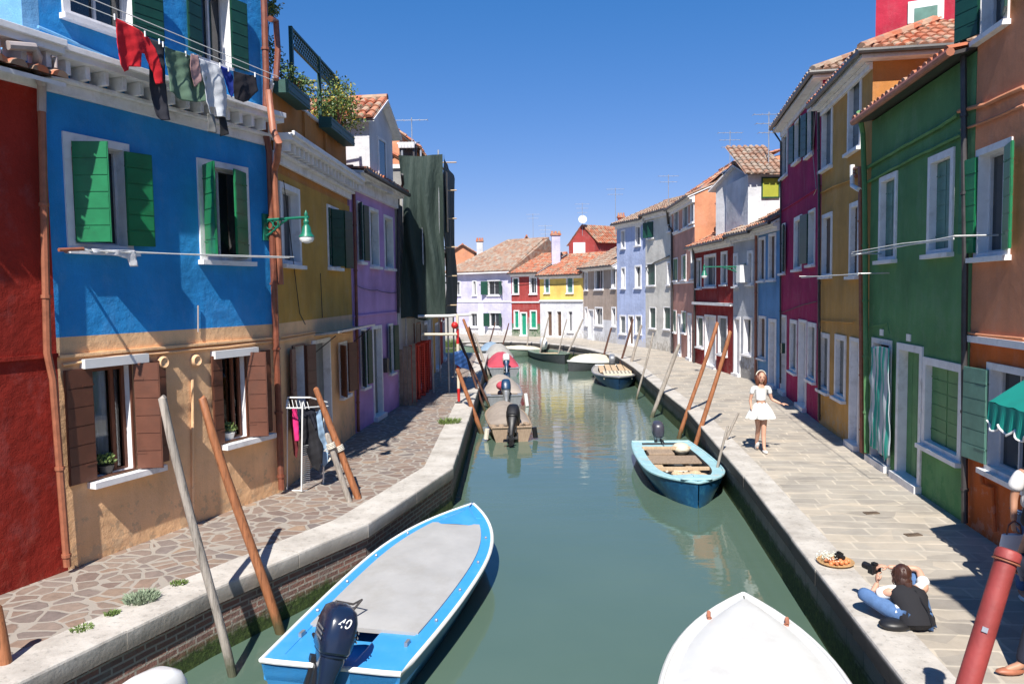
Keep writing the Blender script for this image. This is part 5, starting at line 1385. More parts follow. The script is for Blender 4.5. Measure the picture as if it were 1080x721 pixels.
# 6 cream covered boat
t,L=boat('covered_boat','boat under a cream canvas cover with a dark hull, beyond the dark blue boat',(5.6,42.2,0),(2.95,40.2,0))
hull_parts(t,L,1.9,.38,.55,.8,2.8,darkhull,hullwhite,hullwhite,gw=.2,bottom=foul,rimr=.04); cover(t,L,1.9,.38,.55,.8,2.8,creamc,.03,.93,.12,.42,wrink=.02)
# 7 dull green open boat with white motor
t,L=boat('open_boat','dull green open boat with a white outboard in front of the yellow house',(1.75,50.2,0),(3.1,44.2,0))
hull_parts(t,L,1.9,.42,.6,.8,2.8,darkhull,greenhull,greenhull,gw=.2,bottom=foul,inner=greenhull,rimr=.03); MB().box(1.8,2.2,-.7,.7,.3,.36).build('thwart',woodlt,t); MB().box(3.4,3.8,-.7,.7,.3,.36).build('thwart',woodlt,t)
outboard(t,Vector((.0,.3,.5)),0,math.radians(40),hullwhite,1.2)
# 8 pale green boat before the red house
t,L=boat('covered_boat','pale green boat under a tan cover in front of the brick red house',(2.1,51.3,0),(-.9,50.0,0))
hull_parts(t,L,1.7,.42,.6,.8,2.8,greenhull,greyc,greyc,gw=.2,bottom=foul,rimr=.04); cover(t,L,1.7,.42,.6,.8,2.8,creamc,.1,.9,.12,.22,wrink=.02)
t,L=boat('covered_boat','grey covered boat with a green hull moored before the lilac house',(-.6,54.3,0),(-3.6,53.0,0))
hull_parts(t,L,1.6,.42,.6,.8,2.8,greenhull,darkhull,greyc,gw=.2,bottom=foul,rimr=.03); cover(t,L,1.6,.42,.6,.8,2.8,greyc,.1,.9,.12,.22,wrink=.02)
# left row, sterns to the camera
def lboat(label,px,pyw,wpx,L,covm,hm,motor,hgt=.45,dx=0.0,W=None,inner=None,ph=.42,t1=.95):
    s=gp(px,pyw,WZ); W=W or wpx/800*s.y; t,L=boat('covered_boat',label,(s.x,s.y,0),(s.x+dx,s.y+L,0))
    hull_parts(t,L,W,ph,.6,.9,2.6,hm,hm,hm,gw=.16,bottom=foul,rimr=.035,inner=inner or oldwood,floor=.12)
    if covm: cover(t,L,W,ph,.6,.9,2.6,covm,.13,t1,.02,hgt,crown=2.2,wrink=.02)
    return t,W
t,W=lboat('taupe covered old wooden boat with a black outboard, nearest of the left row',540,466,47,3.7,taupe,oldwood,None,hgt=.27,dx=-.35)
outboard(t,Vector((.0,-.02,.42)),math.radians(-12),math.radians(48),black_pl,1.05,legmat=black_pl)
mb=MB()
for k in range(14): mb.ball((R.uniform(.1,.5),R.uniform(-.55,.55),.40+R.uniform(-.05,.06)),(.10,.09,.05),8,6)
mb.build('net_bundle',oldwood,t)
for sg in (-1,1): MB().tube([(.3,sg*(W/2+.05),.35),(.3,sg*(W/2+.09),.05)],[.07,.07],8).build('fender',(black_pl if sg<0 else rope_mat),t)
t,W=lboat('taupe covered boat with a dark motor under a maroon hood, second of the left row',532.5,429,41,4.6,plain('grey_taupe_canvas',(.36,.31,.27),.9,.16,3,.5,9),silver,None,hgt=.36,dx=-.3)
outboard(t,Vector((-.05,-.05,.40)),0,math.radians(25),navyhull,1.0,legmat=silver)
MB().tube([(.2,-W/2-.08,.45),(.0,-W/2-.12,.0)],[.07,.07],8).build('fender',hullwhite,t)
mb=MB(); mb.ball((.35,.05,.75),(.22,.25,.18),12,8); mb.build('maroon_hood',redc,t,smooth=True)
t,W=lboat('red covered boat with a white and navy outboard, third of the left row',532,397,35,4.4,redc,silver,None,hgt=.55,dx=-.3)
outboard(t,Vector((-.15,-.1,.55)),0,math.radians(35),hullwhite,1.0,legmat=navyhull)
t,W=lboat('grey covered boat between the red one and the canal corner, left row',527,386,32,4.2,greyc,darkhull,None,hgt=.65,dx=-.2)
t,W=lboat('small boat under a blue-grey tarpaulin by the far left corner poles',518,377,24,3.6,plain('blue_grey_tarp',(.22,.30,.38),.8,.15,4,.3),darkhull,None,hgt=.4,dx=-.1)

# ------------------------------------------------------------------ lamps
def wall_lamp(h, px,py, tx,ty, label, arm_w=.05, s=1.0, out=None, extra=0):
    """lamp bracket fixed on facade h at pixel px,py, lantern hung at pixel tx,ty (in the plane square to the wall)"""
    u,z=h.loc(px,py,0.0); base=h.A+h.u*u+Vector((0,0,z)); n=h.u.copy()
    tip=onplane(tx,ty,base,n); ln=(tip-base).dot(h.out); dz=tip.z-base.z
    t=thing('wall_lamp',label,'street lamp',base,math.atan2(h.out.y,h.out.x))
    mb=MB(); mb.tube([(0,0,0),(ln+.05,0,0)],.022*s,8); mb.tube([(0,0,-.28*s),(.15*ln,0,-.22*s),(.45*ln,0,-.06*s),(.6*ln,0,0)],.016*s,6); mb.box(-.0,.04,-.07,.07,-.34*s,.1*s)
    def ring(cx,cz,r):
        mb.tube([(cx+r*math.cos(a*PI/8),0,cz+r*math.sin(a*PI/8)) for a in range(17)],.010*s,5)
    ring(.12*ln,-.09*s,.07*s); ring(.27*ln,-.075*s,.05*s); ring(.38*ln,-.05*s,.035*s); mb.lathe([(.0,.12),(.03,.06),(.02,0)],(ln,0,.0),8)
    mb.build('bracket',lampgreen,t,smooth=True)
    mb=MB(); mb.lathe([(.03,.0),(.03,-.04),(.05,-.07),(.04,-.12),(.065,-.155),(.08,-.25),(.12,-.30),(.125,-.32)],(ln,0,0),16); mb.build('lamp_hood',lampgreen,t,smooth=True)
    mb=MB(); mb.lathe([(.115,-.321),(.12,-.355),(.095,-.40),(.02,-.425)],(ln,0,0),16); mb.build('lamp_glass',lampglass,t,smooth=True)
    if s!=1.0:
        for c in t.children: 
            pass
    return t
wall_lamp(blue,279,232,322.5,219,'green cast iron wall lamp on the left row between the blue and the ochre house')
wall_lamp(grayh,786,281,742.8,281,'green wall lamp reaching out from the light grey house on the right row',s=1.1)
# white meter box/floodlight and pole on grey house
u,z=grayh.loc(785,288,.1); MB().box(u-.18,u+.18,-.35,-.001,z-.35,z+.3).build('meter_box',white_paint,grayh.t)

# ------------------------------------------------------------------ cloth
def cloth(name,label,pts,P,n,mat,cat,wave=.02,group=None,thick=.006,sub=3,seed=0,freq=9,bulge=0):
    """pts: pixels of the outline, on the vertical plane through P with normal n"""
    W3=[onplane(x,y,P,n) for x,y in pts]; c=sum(W3,Vector())/len(W3); top=max(p.z for p in W3)
    u=Vector((n.y,-n.x,0)).normalized()
    bm=bmesh.new(); vs=[bm.verts.new((( p-c).dot(u),0,p.z-c.z)) for p in W3]; f=bm.faces.new(vs)
    size=max((p-c).length for p in W3); step=max(.02,size/24)
    # cut into a grid so that it can wave
    for axis in ((1,0,0),(0,0,1)):
        lo=min(v.co.dot(Vector(axis)) for v in bm.verts); hi=max(v.co.dot(Vector(axis)) for v in bm.verts); k=lo+step
        while k<hi:
            bmesh.ops.bisect_plane(bm,geom=bm.verts[:]+bm.edges[:]+bm.faces[:],plane_co=Vector(axis)*k,plane_no=Vector(axis)); k+=step
    bmesh.ops.triangulate(bm,faces=bm.faces)
    for v in bm.verts:
        dn=max(0,(top-c.z)-v.co.z); v.co.y+=wave*math.sin(v.co.x*freq*2.2+seed+dn*2)*(.35+min(1,dn*1.6))+wave*.6*math.sin(dn*freq+v.co.x*5+seed*2)+wave*.10*math.sin(v.co.x*61+dn*17+seed)+wave*.10*math.sin(dn*43-v.co.x*23+seed*3)
    bmesh.ops.recalc_face_normals(bm,faces=bm.faces)
    me=bpy.data.meshes.new(name); bm.to_mesh(me); bm.free(); me.materials.append(mat)
    me.polygons.foreach_set('use_smooth',[True]*len(me.polygons))
    o=bpy.data.objects.new(name,me); COL.objects.link(o); o.location=c; o.rotation_euler=(0,0,math.atan2(u.y,u.x))
    s=o.modifiers.new('thickness','SOLIDIFY'); s.thickness=thick
    if label: tag(o,label,cat,group)
    return o
def cm(name,c,r=.9): return plain(name,c,r,.12,5,.3,25)
Pc=blue.A+blue.out*.75; nc=blue.out
GL='washing hung on the line across the blue house'
cloth('jumper','red long sleeved jumper pegged at the left end of the upper washing line',[(121,19),(132,24),(150,34),(157,40),(163,52),(170,76),(171,88),(165,89),(162,76),(153,57),(149,56),(148,71),(138,70),(137,74),(131,76),(126,68)],Pc,nc,cm('red_knit',(.62,.012,.022)),'jumper',group=GL)
cloth('trousers','charcoal trousers hanging behind the red jumper sleeve',[(155,39),(174,47),(173,60),(172,85),(177,118),(178,127),(171,127),(166,122),(158,90),(156,60)],Pc-nc*.06,nc,cm('charcoal_cotton',(.030,.030,.040)),'trousers',group=GL,seed=2)
cloth('sheet','sage green towel hanging between the dark trousers and the pale sweatshirt',[(174,49),(200,59),(214,64),(216,82),(217,107),(200,108),(193,106),(177,97),(175,70)],Pc-nc*.01,nc,cm('sage_green_cloth',(.10,.17,.115)),'towel',group=GL,seed=1,wave=.03)
cloth('blouse','small patterned pink and navy garment pegged beside the green towel',[(201,57),(208,59),(210,70),(213,85),(207,92),(203,80),(201,70)],Pc+nc*.03,nc,cm('floral_cloth',(.42,.25,.24)),'blouse',group=GL,seed=4)
cloth('sweatshirt','pale grey sweatshirt hanging upside down next to the dark shorts',[(208,62),(220,65),(230,68),(235,74),(239,92),(241,110),(241,123),(230,123),(229,113),(224,113),(225,121),(221,121),(217,108),(216,92),(210,75)],Pc+nc*.01,nc,cm('pale_grey_jersey',(.55,.57,.60)),'sweatshirt',group=GL,seed=3,wave=.03)
cloth('socks','pair of grey and black socks hanging below the pale sweatshirt',[(219,120),(226,121),(227,141),(220,139)],Pc-nc*.03,nc,cm('grey_sock',(.20,.20,.19)),'socks',group=GL,seed=3)
cloth('socks','black sock hanging below the pale sweatshirt, the right-hand one',[(231,122),(238,124),(240,142),(233,144)],Pc-nc*.03,nc,cm('black_sock',(.02,.02,.022)),'socks',group=GL,seed=3)
cloth('shirt','royal blue top bunched next to the dark shorts',[(232,69),(242,73),(246,80),(249,95),(245,103),(241,96),(237,84)],Pc-nc*.02,nc,cm('royal_blue_cloth',(.015,.04,.30)),'shirt',group=GL,seed=5)
cloth('shorts','dark shorts at the right end of the upper washing line',[(246,75),(256,78),(270,80),(271,96),(268,99),(263,106),(256,108),(249,104),(247,92)],Pc,nc,cm('black_shorts',(.016,.014,.02)),'shorts',group=GL,seed=6)
mb=MB(); 
def lp(x,y,off=0): return onplane(x,y,Pc+nc*off,nc)
a=lp(45,-11.5); b_=lp(288,85); c_=lp(45,-18); d_=lp(288,82)
o_=lp(160,35); 
mb.tube([x-o_ for x in (a,b_)],.006,5); mb.tube([x-o_ for x in (c_+nc*.1,d_+nc*.1)],.006,5)
t=thing('washing_line','upper washing line strung along the blue house from its window','washing line',o_); mb.build('line',line_mat,t)
mb=MB(); q=blue.A+blue.u*blue.loc(284,92)[0]; q.z=b_.z
for s_ in (-.05,.05): mb.tube([q+Vector((0,0,s_))-o_,b_+Vector((0,0,s_))-o_],.015,6)
mb.build('bracket',metal_grey,t)
mb=MB()
for (x,y) in ((121,18),(153,36),(168,44),(172,47),(196,57),(204,60),(232,69),(241,73),(269,79)):
    p=lp(x,y,.01)-o_; mb.obox(p,(.008,0,0),(0,.008,0),(0,0,.035))
mb.build('clothes_peg',white_paint,t)
# lower line
Pl=blue.A+blue.out*.45; o_=onplane(150,266,Pl,nc); g=lambda x,y: onplane(x,y,Pl,nc)-o_
t=thing('washing_line','lower washing line under the green shuttered windows of the blue house','washing line',o_)
mb=MB(); mb.tube([g(140,265.5),g(230,270),g(305,272)],.008,5); mb.tube([g(66,263),g(140,266.5),g(310,271)],.008,5); mb.build('line',line_mat,t)
mb=MB(); mb.tube([g(62,263.5),g(88,262.5)],.022,8); q=blue.A+blue.u*(blue.loc(70,263)[0]); q.z=(g(66,263)+o_).z; mb.tube([q-o_,g(66,263)],.018,6); mb.build('rod',pipe_rust,t)
cloth('underwear','small white garment pegged on the lower washing line of the blue house',[(97,262),(110,263),(142,264),(146,281),(139,281),(136,273),(125,270),(110,268),(99,267)],Pl+nc*.01,nc,cm('white_cotton',(.68,.67,.68)),'laundry',seed=2)
# right hand lines
def rline(h,w,pts,label,ybr=None):
    P=h.A+h.out*w; o_=onplane(*pts[0][0],P,h.out); t=thing('washing_line',label,'washing line',o_); mb=MB()
    for seg_ in pts: mb.tube([onplane(x,y,P,h.out)-o_ for x,y in seg_],.008,5)
    mb.build('line',line_mat,t); mb=MB()
    for seg_ in (pts[0],):
        for (x,y) in (seg_[0],seg_[-1]):
            p=onplane(x,y,P,h.out); q=p-h.out*(w-.01); mb.tube([p-o_,q-o_],.014,6)
    mb.build('bracket',metal_grey,t); return t
rline(mustard,.55,[[(843,291.5),(875,291),(905,288.5)],[(845,293),(880,290),(905,290)]],'washing line stretched across the mustard house')
rline(green,.55,[[(898,268),(940,262),(1006,249)],[(898,270),(945,260),(1006,252)],[(899,266),(950,257),(1006,251)]],'washing line stretched across the green house')
# door curtain of the green house
cur=newmat('striped_curtain'); nt=cur.node_tree; b=bsdf(cur); v=coords(nt); s_=N(nt,'ShaderNodeSeparateXYZ'); nt.links.new(v,s_.inputs[0])
mm=N(nt,'ShaderNodeMath',operation='MULTIPLY_ADD'); nt.links.new(s_.outputs[0],mm.inputs[0]); mm.inputs[1].default_value=4.6; mm.inputs[2].default_value=.35
fr=N(nt,'ShaderNodeMath',operation='FRACT'); nt.links.new(mm.outputs[0],fr.inputs[0])
c=ramp(nt,fr.outputs[0],[(0,(.02,.30,.24)),(.28,(.02,.30,.24)),(.30,(.46,.50,.55)),(.75,(.40,.44,.50)),(.78,(.18,.38,.36)),(1,(.02,.30,.24))]); nt.links.new(c,b.inputs['Base Color']); b.inputs['Roughness'].default_value=.9
cloth('door_curtain','teal and pale grey striped curtain hanging in the left door of the green house',[(920,366),(929,365),(938,367),(938.5,395),(938.5,440),(937.5,480),(934,486),(928,477),(923,473),(918,470),(917,440),(919,420),(917,398),(920,385)],green.A+green.out*.10,green.out,cur,'curtain',wave=.014,freq=9,thick=.015)

# pergola on the ochre terrace
iron=plain('green_pergola_iron',(.02,.075,.06),.5,.2,9,.05)
pg=thing('pergola','dark green trellis pergola frame on the roof terrace of the ochre house','pergola',yel.A,math.atan2(yel.u.y,yel.u.x))
mb=MB(); tops=[]
for (x,y0,y1) in ((306.5,28,90),(336,60,130),(357,84,158)):
    u_,z1=yel.loc(x,y0,-.1); _,z0=yel.loc(x,y1,-.1); mb.box(u_-.035,u_+.035,.065,.135,5.9,z1); tops.append((u_,z1))
zt=sum(z for _,z in tops)/3; 
mb.build('post',iron,pg)
mb=MB(); u0,u1=tops[0][0],tops[-1][0]
for z in (zt-.02,zt-.34): mb.box(u0,u1,.075,.125,z-.02,z+.02)
n=int((u1-u0)/.12)
for k in range(n+2):
    x=u0+(u1-u0)*k/(n+1)
    for sg in (1,-1):
        a=Vector((x,.1,zt-.34)); b_=Vector((x+sg*.32,.1+.008*sg,zt-.02))
        if u0-.01<b_.x<u1+.01: mb.tube([a,b_],.011,4)
mb.build('lattice_band',iron,pg)
mb=MB()
for yy in (.1,3.4):
    mb.box(u1-.03,u1+.03,yy-.03,yy+.03,5.9,zt-.02)
mb.box(u1-.02,u1+.02,.1,3.4,zt-.06,zt-.02); mb.box(u1-.02,u1+.02,.1,3.4,zt-1.4,zt-1.36)
for k in range(16):
    y=.2+3.1*k/15; mb.tube([(u1,y,ztop),(u1,y+.0,zt-.3)],.012,4)
for k in range(8):
    z=ztop+.05+(zt-.3-ztop)*k/7; mb.tube([(u1+.013,.2,z),(u1+.013,3.3,z)],.012,4)
mb.build('side_trellis',iron,pg)
def shrub(name,label,P,size,n,mats,leaf_=.07,cat='plant',parent=None,stems=True,clumps=None):
    t=thing(name,label,cat,P) if not parent else parent; gs=clumps or [(Vector((R.uniform(-1,1)*size[0]*.6,R.uniform(-1,1)*size[1]*.6,size[2]*R.uniform(.35,1))),R.uniform(.35,.6)*min(size[0],size[2])) for _ in range(9)]
    mbs=[MB() for _ in mats]
    for i in range(n):
        c,r=gs[R.randrange(len(gs))]; d=Vector((R.gauss(0,1),R.gauss(0,1),R.gauss(0,1))).normalized()*r*R.random()**.4; p=c+d
        a=Vector((R.uniform(-1,1),R.uniform(-1,1),R.uniform(-.3,1))).normalized(); b2=a.cross(Vector((R.uniform(-1,1),R.uniform(-1,1),R.uniform(-1,1)))).normalized(); s=leaf_*R.uniform(.6,1.2)
        mbs[R.choices(range(len(mats)),weights=[3,1.4,1][:len(mats)])[0]].add([p,p+a*s*.5+b2*s*.28,p+a*s,p+a*s*.5-b2*s*.28],[(0,1,2,3)])
    for k,(mb,mt) in enumerate(zip(mbs,mats)): mb.build('leaves' if k<1 else 'blossom',mt,t)
    if stems:
        mb=MB()
        for c,r in gs: mb.tube([(c.x*.2,c.y*.2,0),c*.6,c],[.012,.008,.004],5)
        mb.build('stem',wood_brown,t)
    return t
def planter(px0,px1,py,label,w=.22,h_=.25):
    a=yel.loc(px0,py,.15)[0]; b_=yel.loc(px1,py,.15)[0]; return a,b_
def planter_box(u0,u1,label):
    t=thing('planter_box',label,'planter',yel.A+yel.u*u0+Vector((0,0,ztop)),math.atan2(yel.u.y,yel.u.x)); L_=u1-u0; z=.0
    mb=MB(); mb.box(0,L_,-.30,-.28,z-.12,z+.10); mb.box(0,L_,-.06,-.04,z-.12,z+.10); mb.box(0,.02,-.279,-.061,z-.12,z+.10); mb.box(L_-.02,L_,-.279,-.061,z-.12,z+.10); mb.box(.02,L_-.02,-.279,-.061,z-.12,z-.1)
    for k in range(2): mb.box(0,L_,-.31,-.301,z-.08+k*.12,z-.05+k*.12)
    mb.build('box',iron,t); MB().box(.02,L_-.02,-.279,-.061,z+.05,z+.08).build('soil',wood_brown,t); return t
a=yel.loc(290,105,.2)[0]; b_=yel.loc(322,125,.2)[0]; planter_box(.12,b_,'dark green planter box at the left end of the terrace parapet')
a2=yel.loc(345,150,.2)[0]; b2=yel.loc(370,170,.2)[0]; planter_box(a2,min(b2,yel.L-.05),'dark green planter box at the right end of the terrace parapet')
def on_yel(u,w,z): return yel.A+yel.u*u+yel.out*w+Vector((0,0,z))
rz_=math.atan2(yel.u.y,yel.u.x)
s1=shrub('flowering_plant','trailing green plant in the left planter box',on_yel((.12+b_)/2,.17,ztop+.1),((b_-.12)*.8,.15,.35),700,[leaf_g,leafm],.06); s1.rotation_euler[2]=rz_
s2=shrub('flowering_plant','yellow-green leafy plant in the right planter box',on_yel((a2+b2)/2,.17,ztop+.1),((b2-a2)*.9,.25,.75),2200,[leaf_g,leaf_y,leafm],.07); s2.rotation_euler[2]=rz_
shrub('climbing_plant','tall yellowing shrub behind the terrace parapet by the trellis',on_yel(yel.L*.83,-.45,ztop-.3),(.75,.35,1.45),2600,[leaf_g,leaf_y,leaf_y],.08)
# tree top on the terrace
p=atd(283,30,14.6); shrub('potted_tree','feathery yellow-green tree crown above the terrace beside the copper pipe',(p.x-.1,p.y,p.z-1.2),(.45,.6,1.6),1500,[leafm,leaf_y,leaf_g],.07,cat='tree')
# potted plants in the low windows
for (h_,wd,lab) in ((lw1,0,'potted green plant on the sill of the left brown shuttered window'),(lw2,1,'potted plant and white pot on the sill of the right brown shuttered window')):
    u_=h_[0]+(h_[1]-h_[0])*.35; P=blue.A+blue.u*u_-blue.out*.06+Vector((0,0,h_[2])); t=thing('potted_plant',lab,'potted plant',P)
    MB().lathe([(.07,0),(.10,.12),(.11,.13),(.09,.13)],(0,0,0),12).build('pot',pipe_dark if wd==0 else white_paint,t,smooth=True)
    mb=MB()
    for i in range(160):
        d=Vector((R.gauss(0,1),R.gauss(0,1),abs(R.gauss(0,1)))).normalized()*.13*R.random()**.4+Vector((0,0,.15)); a=Vector((R.uniform(-1,1),R.uniform(-1,1),R.uniform(0,1))).normalized(); b3=a.orthogonal().normalized(); s=.05
        mb.add([d,d+a*s*.5+b3*s*.3,d+a*s,d+a*s*.5-b3*s*.3],[(0,1,2,3)])
    mb.build('leaves',leafm,t)
# ------------------------------------------------------------------ scaffold with net
netm=newmat('scaffold_net'); nt=netm.node_tree; b=bsdf(netm); v=coords(nt)
c=ramp(nt,noise(nt,coords(nt,(1,1,.25)),1.4,6,.65),[(.3,(.012,.026,.022)),(.7,(.038,.060,.050))]); nt.links.new(c,b.inputs['Base Color']); b.inputs['Roughness'].default_value=.75
bump(nt,b,noise(nt,coords(nt,(1.5,1.5,.3)),2.2,5,.6),.9,.12)
Yn=23.7; xl=atd(421,200,Yn).x; xr=atd(467.5,200,Yn).x; z1=atd(440,163,Yn).z; z0=atd(440,336,Yn).z; dp=5.0
t=thing('netted_scaffold','tall house scaffold wrapped in dark green netting on the left bank','scaffold',(xl,Yn,0))
w_=xr-xl; mb=MB(); n=26; m_=34
def netsurf(fn):
    rows=[]
    for j in range(m_+1):
        rows.append([fn(i/n,j/m_) for i in range(n+1)])
    mb.loft(rows,closed=False)
def foldd(f,g,s): return .13*math.sin(f*15+s+math.sin(g*5)*1.6)*(.3+.7*abs(math.sin(g*3.1)))+.05*math.sin(g*9+f*6+s)
netsurf(lambda f,g: Vector((w_*f+(.10*math.sin(g*4) if f<.05 else 0), foldd(f,g,0)-.02, z1-(z1-z0)*g+ .06*math.sin(f*9)*(g==1) - .05*math.sin(f*PI)*(g==0))))
netsurf(lambda f,g: Vector((w_+foldd(f,g,2)*.5+.0, dp*f, z1-(z1-z0)*g)))
mb.build('net',netm,t,smooth=True)
mb=MB()
for x in (.1,w_*.5,w_-.14):
    for y in (.12,2.4,4.9): mb.tube([(x,y,0 if x<.5 or y>1 else z0-.1),(x,y,z1+.15)],.03,7)
mb.build('scaffold_pole',metal_grey,t)
mb=MB()
for k in range(6):
    z=z0+.4+(z1-z0-.4)*k/5; mb.tube([(w_-.12,.1,z-.2),(w_-.12,dp,z-.2)],.025,6)
    mb.tube([(w_-.3,.5+.2*k,z),(w_+.32,.5+.2*k,z)],.022,6)
mb.build('ledger',woodlt,t)
mb=MB(); mb.box(.0,w_,.1,dp,z0+.02,z0+.06); mb.build('deck_board',oldwood,t)
mb=MB(); mb.box(w_+.02,w_+.05,.8,1.1,z1-2.3,z1-.4); mb.build('batten',woodlt,t)
def tz(name,label,cat,pts,r,mat,Y,seg=8,grp=None):
    P=[atd(x,y,Y if len(q)<3 else q[2]) for q in pts for x,y in [q[:2]]]; o=P[0].copy()
    return tag(MB().tube([p-o for p in P],r,seg).build(name,mat,smooth=True,origin=None),label,cat,grp),o
for (pts,r,mt,lab) in (([(441,333.5,23.5),(474,333,23.5),(497,331.5,23.5)],.045,line_mat,'pale horizontal tube just under the scaffold net, upper one'),([(445,352.5,23.4),(482,352.5,23.4)],.04,creamc,'cream horizontal rail below the scaffold net, lower one')):
    o,loc_=tz('scaffold_tube',lab,'tube',pts,r,mt,23.5); o.location=loc_
    p=atd(pts[0][0],pts[0][1],23.5)
t=thing('barrier_post','red and white striped post with a red ball lamp on the left kerb','post',gp(484,425,0))
tp=atd(482,331,gp(484,425,0).y); hgt_=tp.z; mb=MB(); mw=MB()
for k in range(6):
    (mb if k%2==0 else mw).lathe([(.045,hgt_*k/6),(.045,hgt_*(k+1)/6)],(0,0,0),10)
mb.build('red_band',cm('traffic_red',(.5,.015,.015),.5),t); mw.build('white_band',creamc,t)
MB().ball((-.08,-.06,hgt_-.35),.11,12,8).build('lamp',M['traffic_red'],t,smooth=True)
MB().lathe([(.12,-.03),(.12,.03),(.05,.06)],(0,0,0),12).build('foot',pipe_dark,t)
Yt=23.2
cloth('tarpaulin','blue tarpaulin scrap tied to the striped post',[(479,371),(487,369),(492,378),(495,390),(487,388),(480,384)],atd(484,380,Yt),Vector((.2,-1,0)).normalized(),cm('blue_tarp_cloth',(.02,.07,.22),.5),'tarpaulin',wave=.05)
# red mesh barrier
bm_=thing('mesh_barrier','red plastic mesh barrier folded in the passage under the scaffold','barrier',(0,0,0))
a=gp(434,425,0); b_=gp(452,410,0); bm_.location=a; d=(b_-a); mb=MB(); Hh=1.75
n=40
def zz(f): 
    nrm=Vector((d.y,-d.x,0)).normalized(); return d*f+nrm*.14*math.sin(f*28)
for k in range(n+1): mb.tube([zz(k/n),zz(k/n)+Vector((0,0,Hh))],.012 if k%5 else .035,4)
for j in range(22): 
    z=.05+(Hh-.05)*j/21; mb.tube([zz(k/n)+Vector((0,0,z)) for k in range(n+1)],.011 if j not in (0,21) else .03,4)
mb.build('mesh',plain('orange_red_plastic',(.62,.05,.025),.5,.1),bm_)
o=thing('plank_stack','upright wooden boards leaning between the purple house and the red barrier','planks',gp(421,427,0)); mb=MB()
for k in range(4): 
    x=.05+k*.13; mb.box(x,x+.11,-.12+R.uniform(-.02,.02),-.08,0,1.75+R.uniform(-.2,.2))
mb.build('board',oldwood,o)

# ------------------------------------------------------------------ drying rack
rp=gp(320,517,0); rack=thing('drying_rack','white wire drying rack hung with dark clothes at the foot of the ochre house','drying rack',rp,0)
sc_=rp.y/800; rz2=lambda x,y,dy=0: atd(x,y,rp.y+dy)-rp
mb=MB()
for dy in (-.15,.45):
    mb.tube([rz2(318,518,dy)*1 if dy<0 else rz2(341,518,dy),rz2(319,424,dy) if dy<0 else rz2(342,425,dy)],.014,6)
mb.tube([rz2(303,517,.1),rz2(303,421,.1)],.012,6)
mb.tube([rz2(303,419,.1),rz2(327,419,.1),rz2(345,424,.4)],.014,6); mb.tube([rz2(302,430,-.1),rz2(318,430,-.15),rz2(346,428,.4)],.012,6)
mb.tube([rz2(303,421,.1),rz2(302,430,-.1)],.012,6); mb.tube([rz2(341,518,.45),rz2(318,517,-.15),rz2(303,517,.1)],.012,6)
for k in range(6): mb.tube([rz2(304+k*4,421+k*.5,.1),rz2(306+k*4,431,-.12)],.006,4)
for k in range(22): y=470+k*2.1; mb.tube([rz2(320,y,-.12),rz2(327,y-1,.1)],.005,4)
mb.build('frame',white_paint,rack)
nR=Vector((.25,-1,0)).normalized()
GR='clothes on the drying rack'
def rc(name,label,pts,dy,mat,seed): cloth(name,label,pts,Vector((rp.x,rp.y+dy,0)),nR,mat,name.replace('_',' '),wave=.03,group=GR,seed=seed,freq=12)
rc('shirt','bright pink garment at the left of the drying rack',[(308,431),(313,431),(315,445),(316,464),(311,465),(309,448)],.1,cm('pink_cloth',(.62,.02,.16)),1)
rc('shirt','maroon garment low on the left of the drying rack',[(306,440),(311,441),(315,470),(313,483),(310,480)],.2,cm('maroon_cloth',(.12,.015,.02)),2)
rc('jacket','large black garment in the middle of the drying rack',[(318,440),(325,437),(332,452),(341,470),(340,487),(336,497),(330,494),(325,480),(319,462)],.0,cm('black_cloth',(.012,.012,.016)),3)
rc('trousers','dark garment behind the middle of the drying rack',[(315,428),(332,428),(335,450),(326,480),(318,480),(316,450)],.3,cm('dark_blue_cloth',(.014,.016,.03)),4)
rc('jeans','pale blue garment at the right of the drying rack',[(333,434),(338,432),(341,450),(346,470),(346,488),(341,492),(338,478),(336,458)],.15,cm('pale_blue_cloth',(.26,.38,.52)),5)

# ------------------------------------------------------------------ teal awning + stall
P=orange.A; t=thing('awning','teal awning with a scalloped white edge in front of the orange house window','awning',orange.A,math.atan2(orange.u.y,orange.u.x))
n=orange.u
f0=onplane(1043,424,gp(1043,640,0),Vector((0,1,0)))
u0,zt_=orange.loc(1046,420,.0); u0=orange.loc(1060,440,.7)[0]-.05
uA=orange.loc(1043,425,.62); tealc=plain('teal_canvas',(.0,.22,.18),.8,.08,5,.15)
x0,zA=uA; Lw=2.0; mb=MB(); ns=14
rows=[]
for (y,z) in ((-.02,zA+.42),(-.32,zA+.23),(-.62,zA+.02)): rows.append([Vector((x0+Lw*k/ns,y-.0,z+.012*math.sin(k*2))) for k in range(ns+1)])
mb.loft(rows,closed=False); mb.build('canopy',tealc,t,smooth=True)
mb=MB(); nn=84; top=[];bot=[];edge=[]
for k in range(nn+1):
    x=x0+Lw*k/nn; s=abs(math.sin(k/nn*PI*6.5)); top.append(Vector((x,-.625,zA+.02))); bot.append(Vector((x,-.635+.02*math.sin(k*.8),zA-.20-.10*s)))
mb.loft([bot,top],closed=False)
sd=[Vector((x0,-.02,zA+.42)),Vector((x0,-.62,zA+.02)),Vector((x0,-.62,zA-.2)),Vector((x0,-.3,zA-.18)),Vector((x0,-.02,zA-.22))]
mb.add(sd,[(0,1,2,3,4)]); mb.build('valance',tealc,t,smooth=False)
MB().tube([p+Vector((0,-.006,0)) for p in bot],.012,5).build('white_trim',white_paint,t)
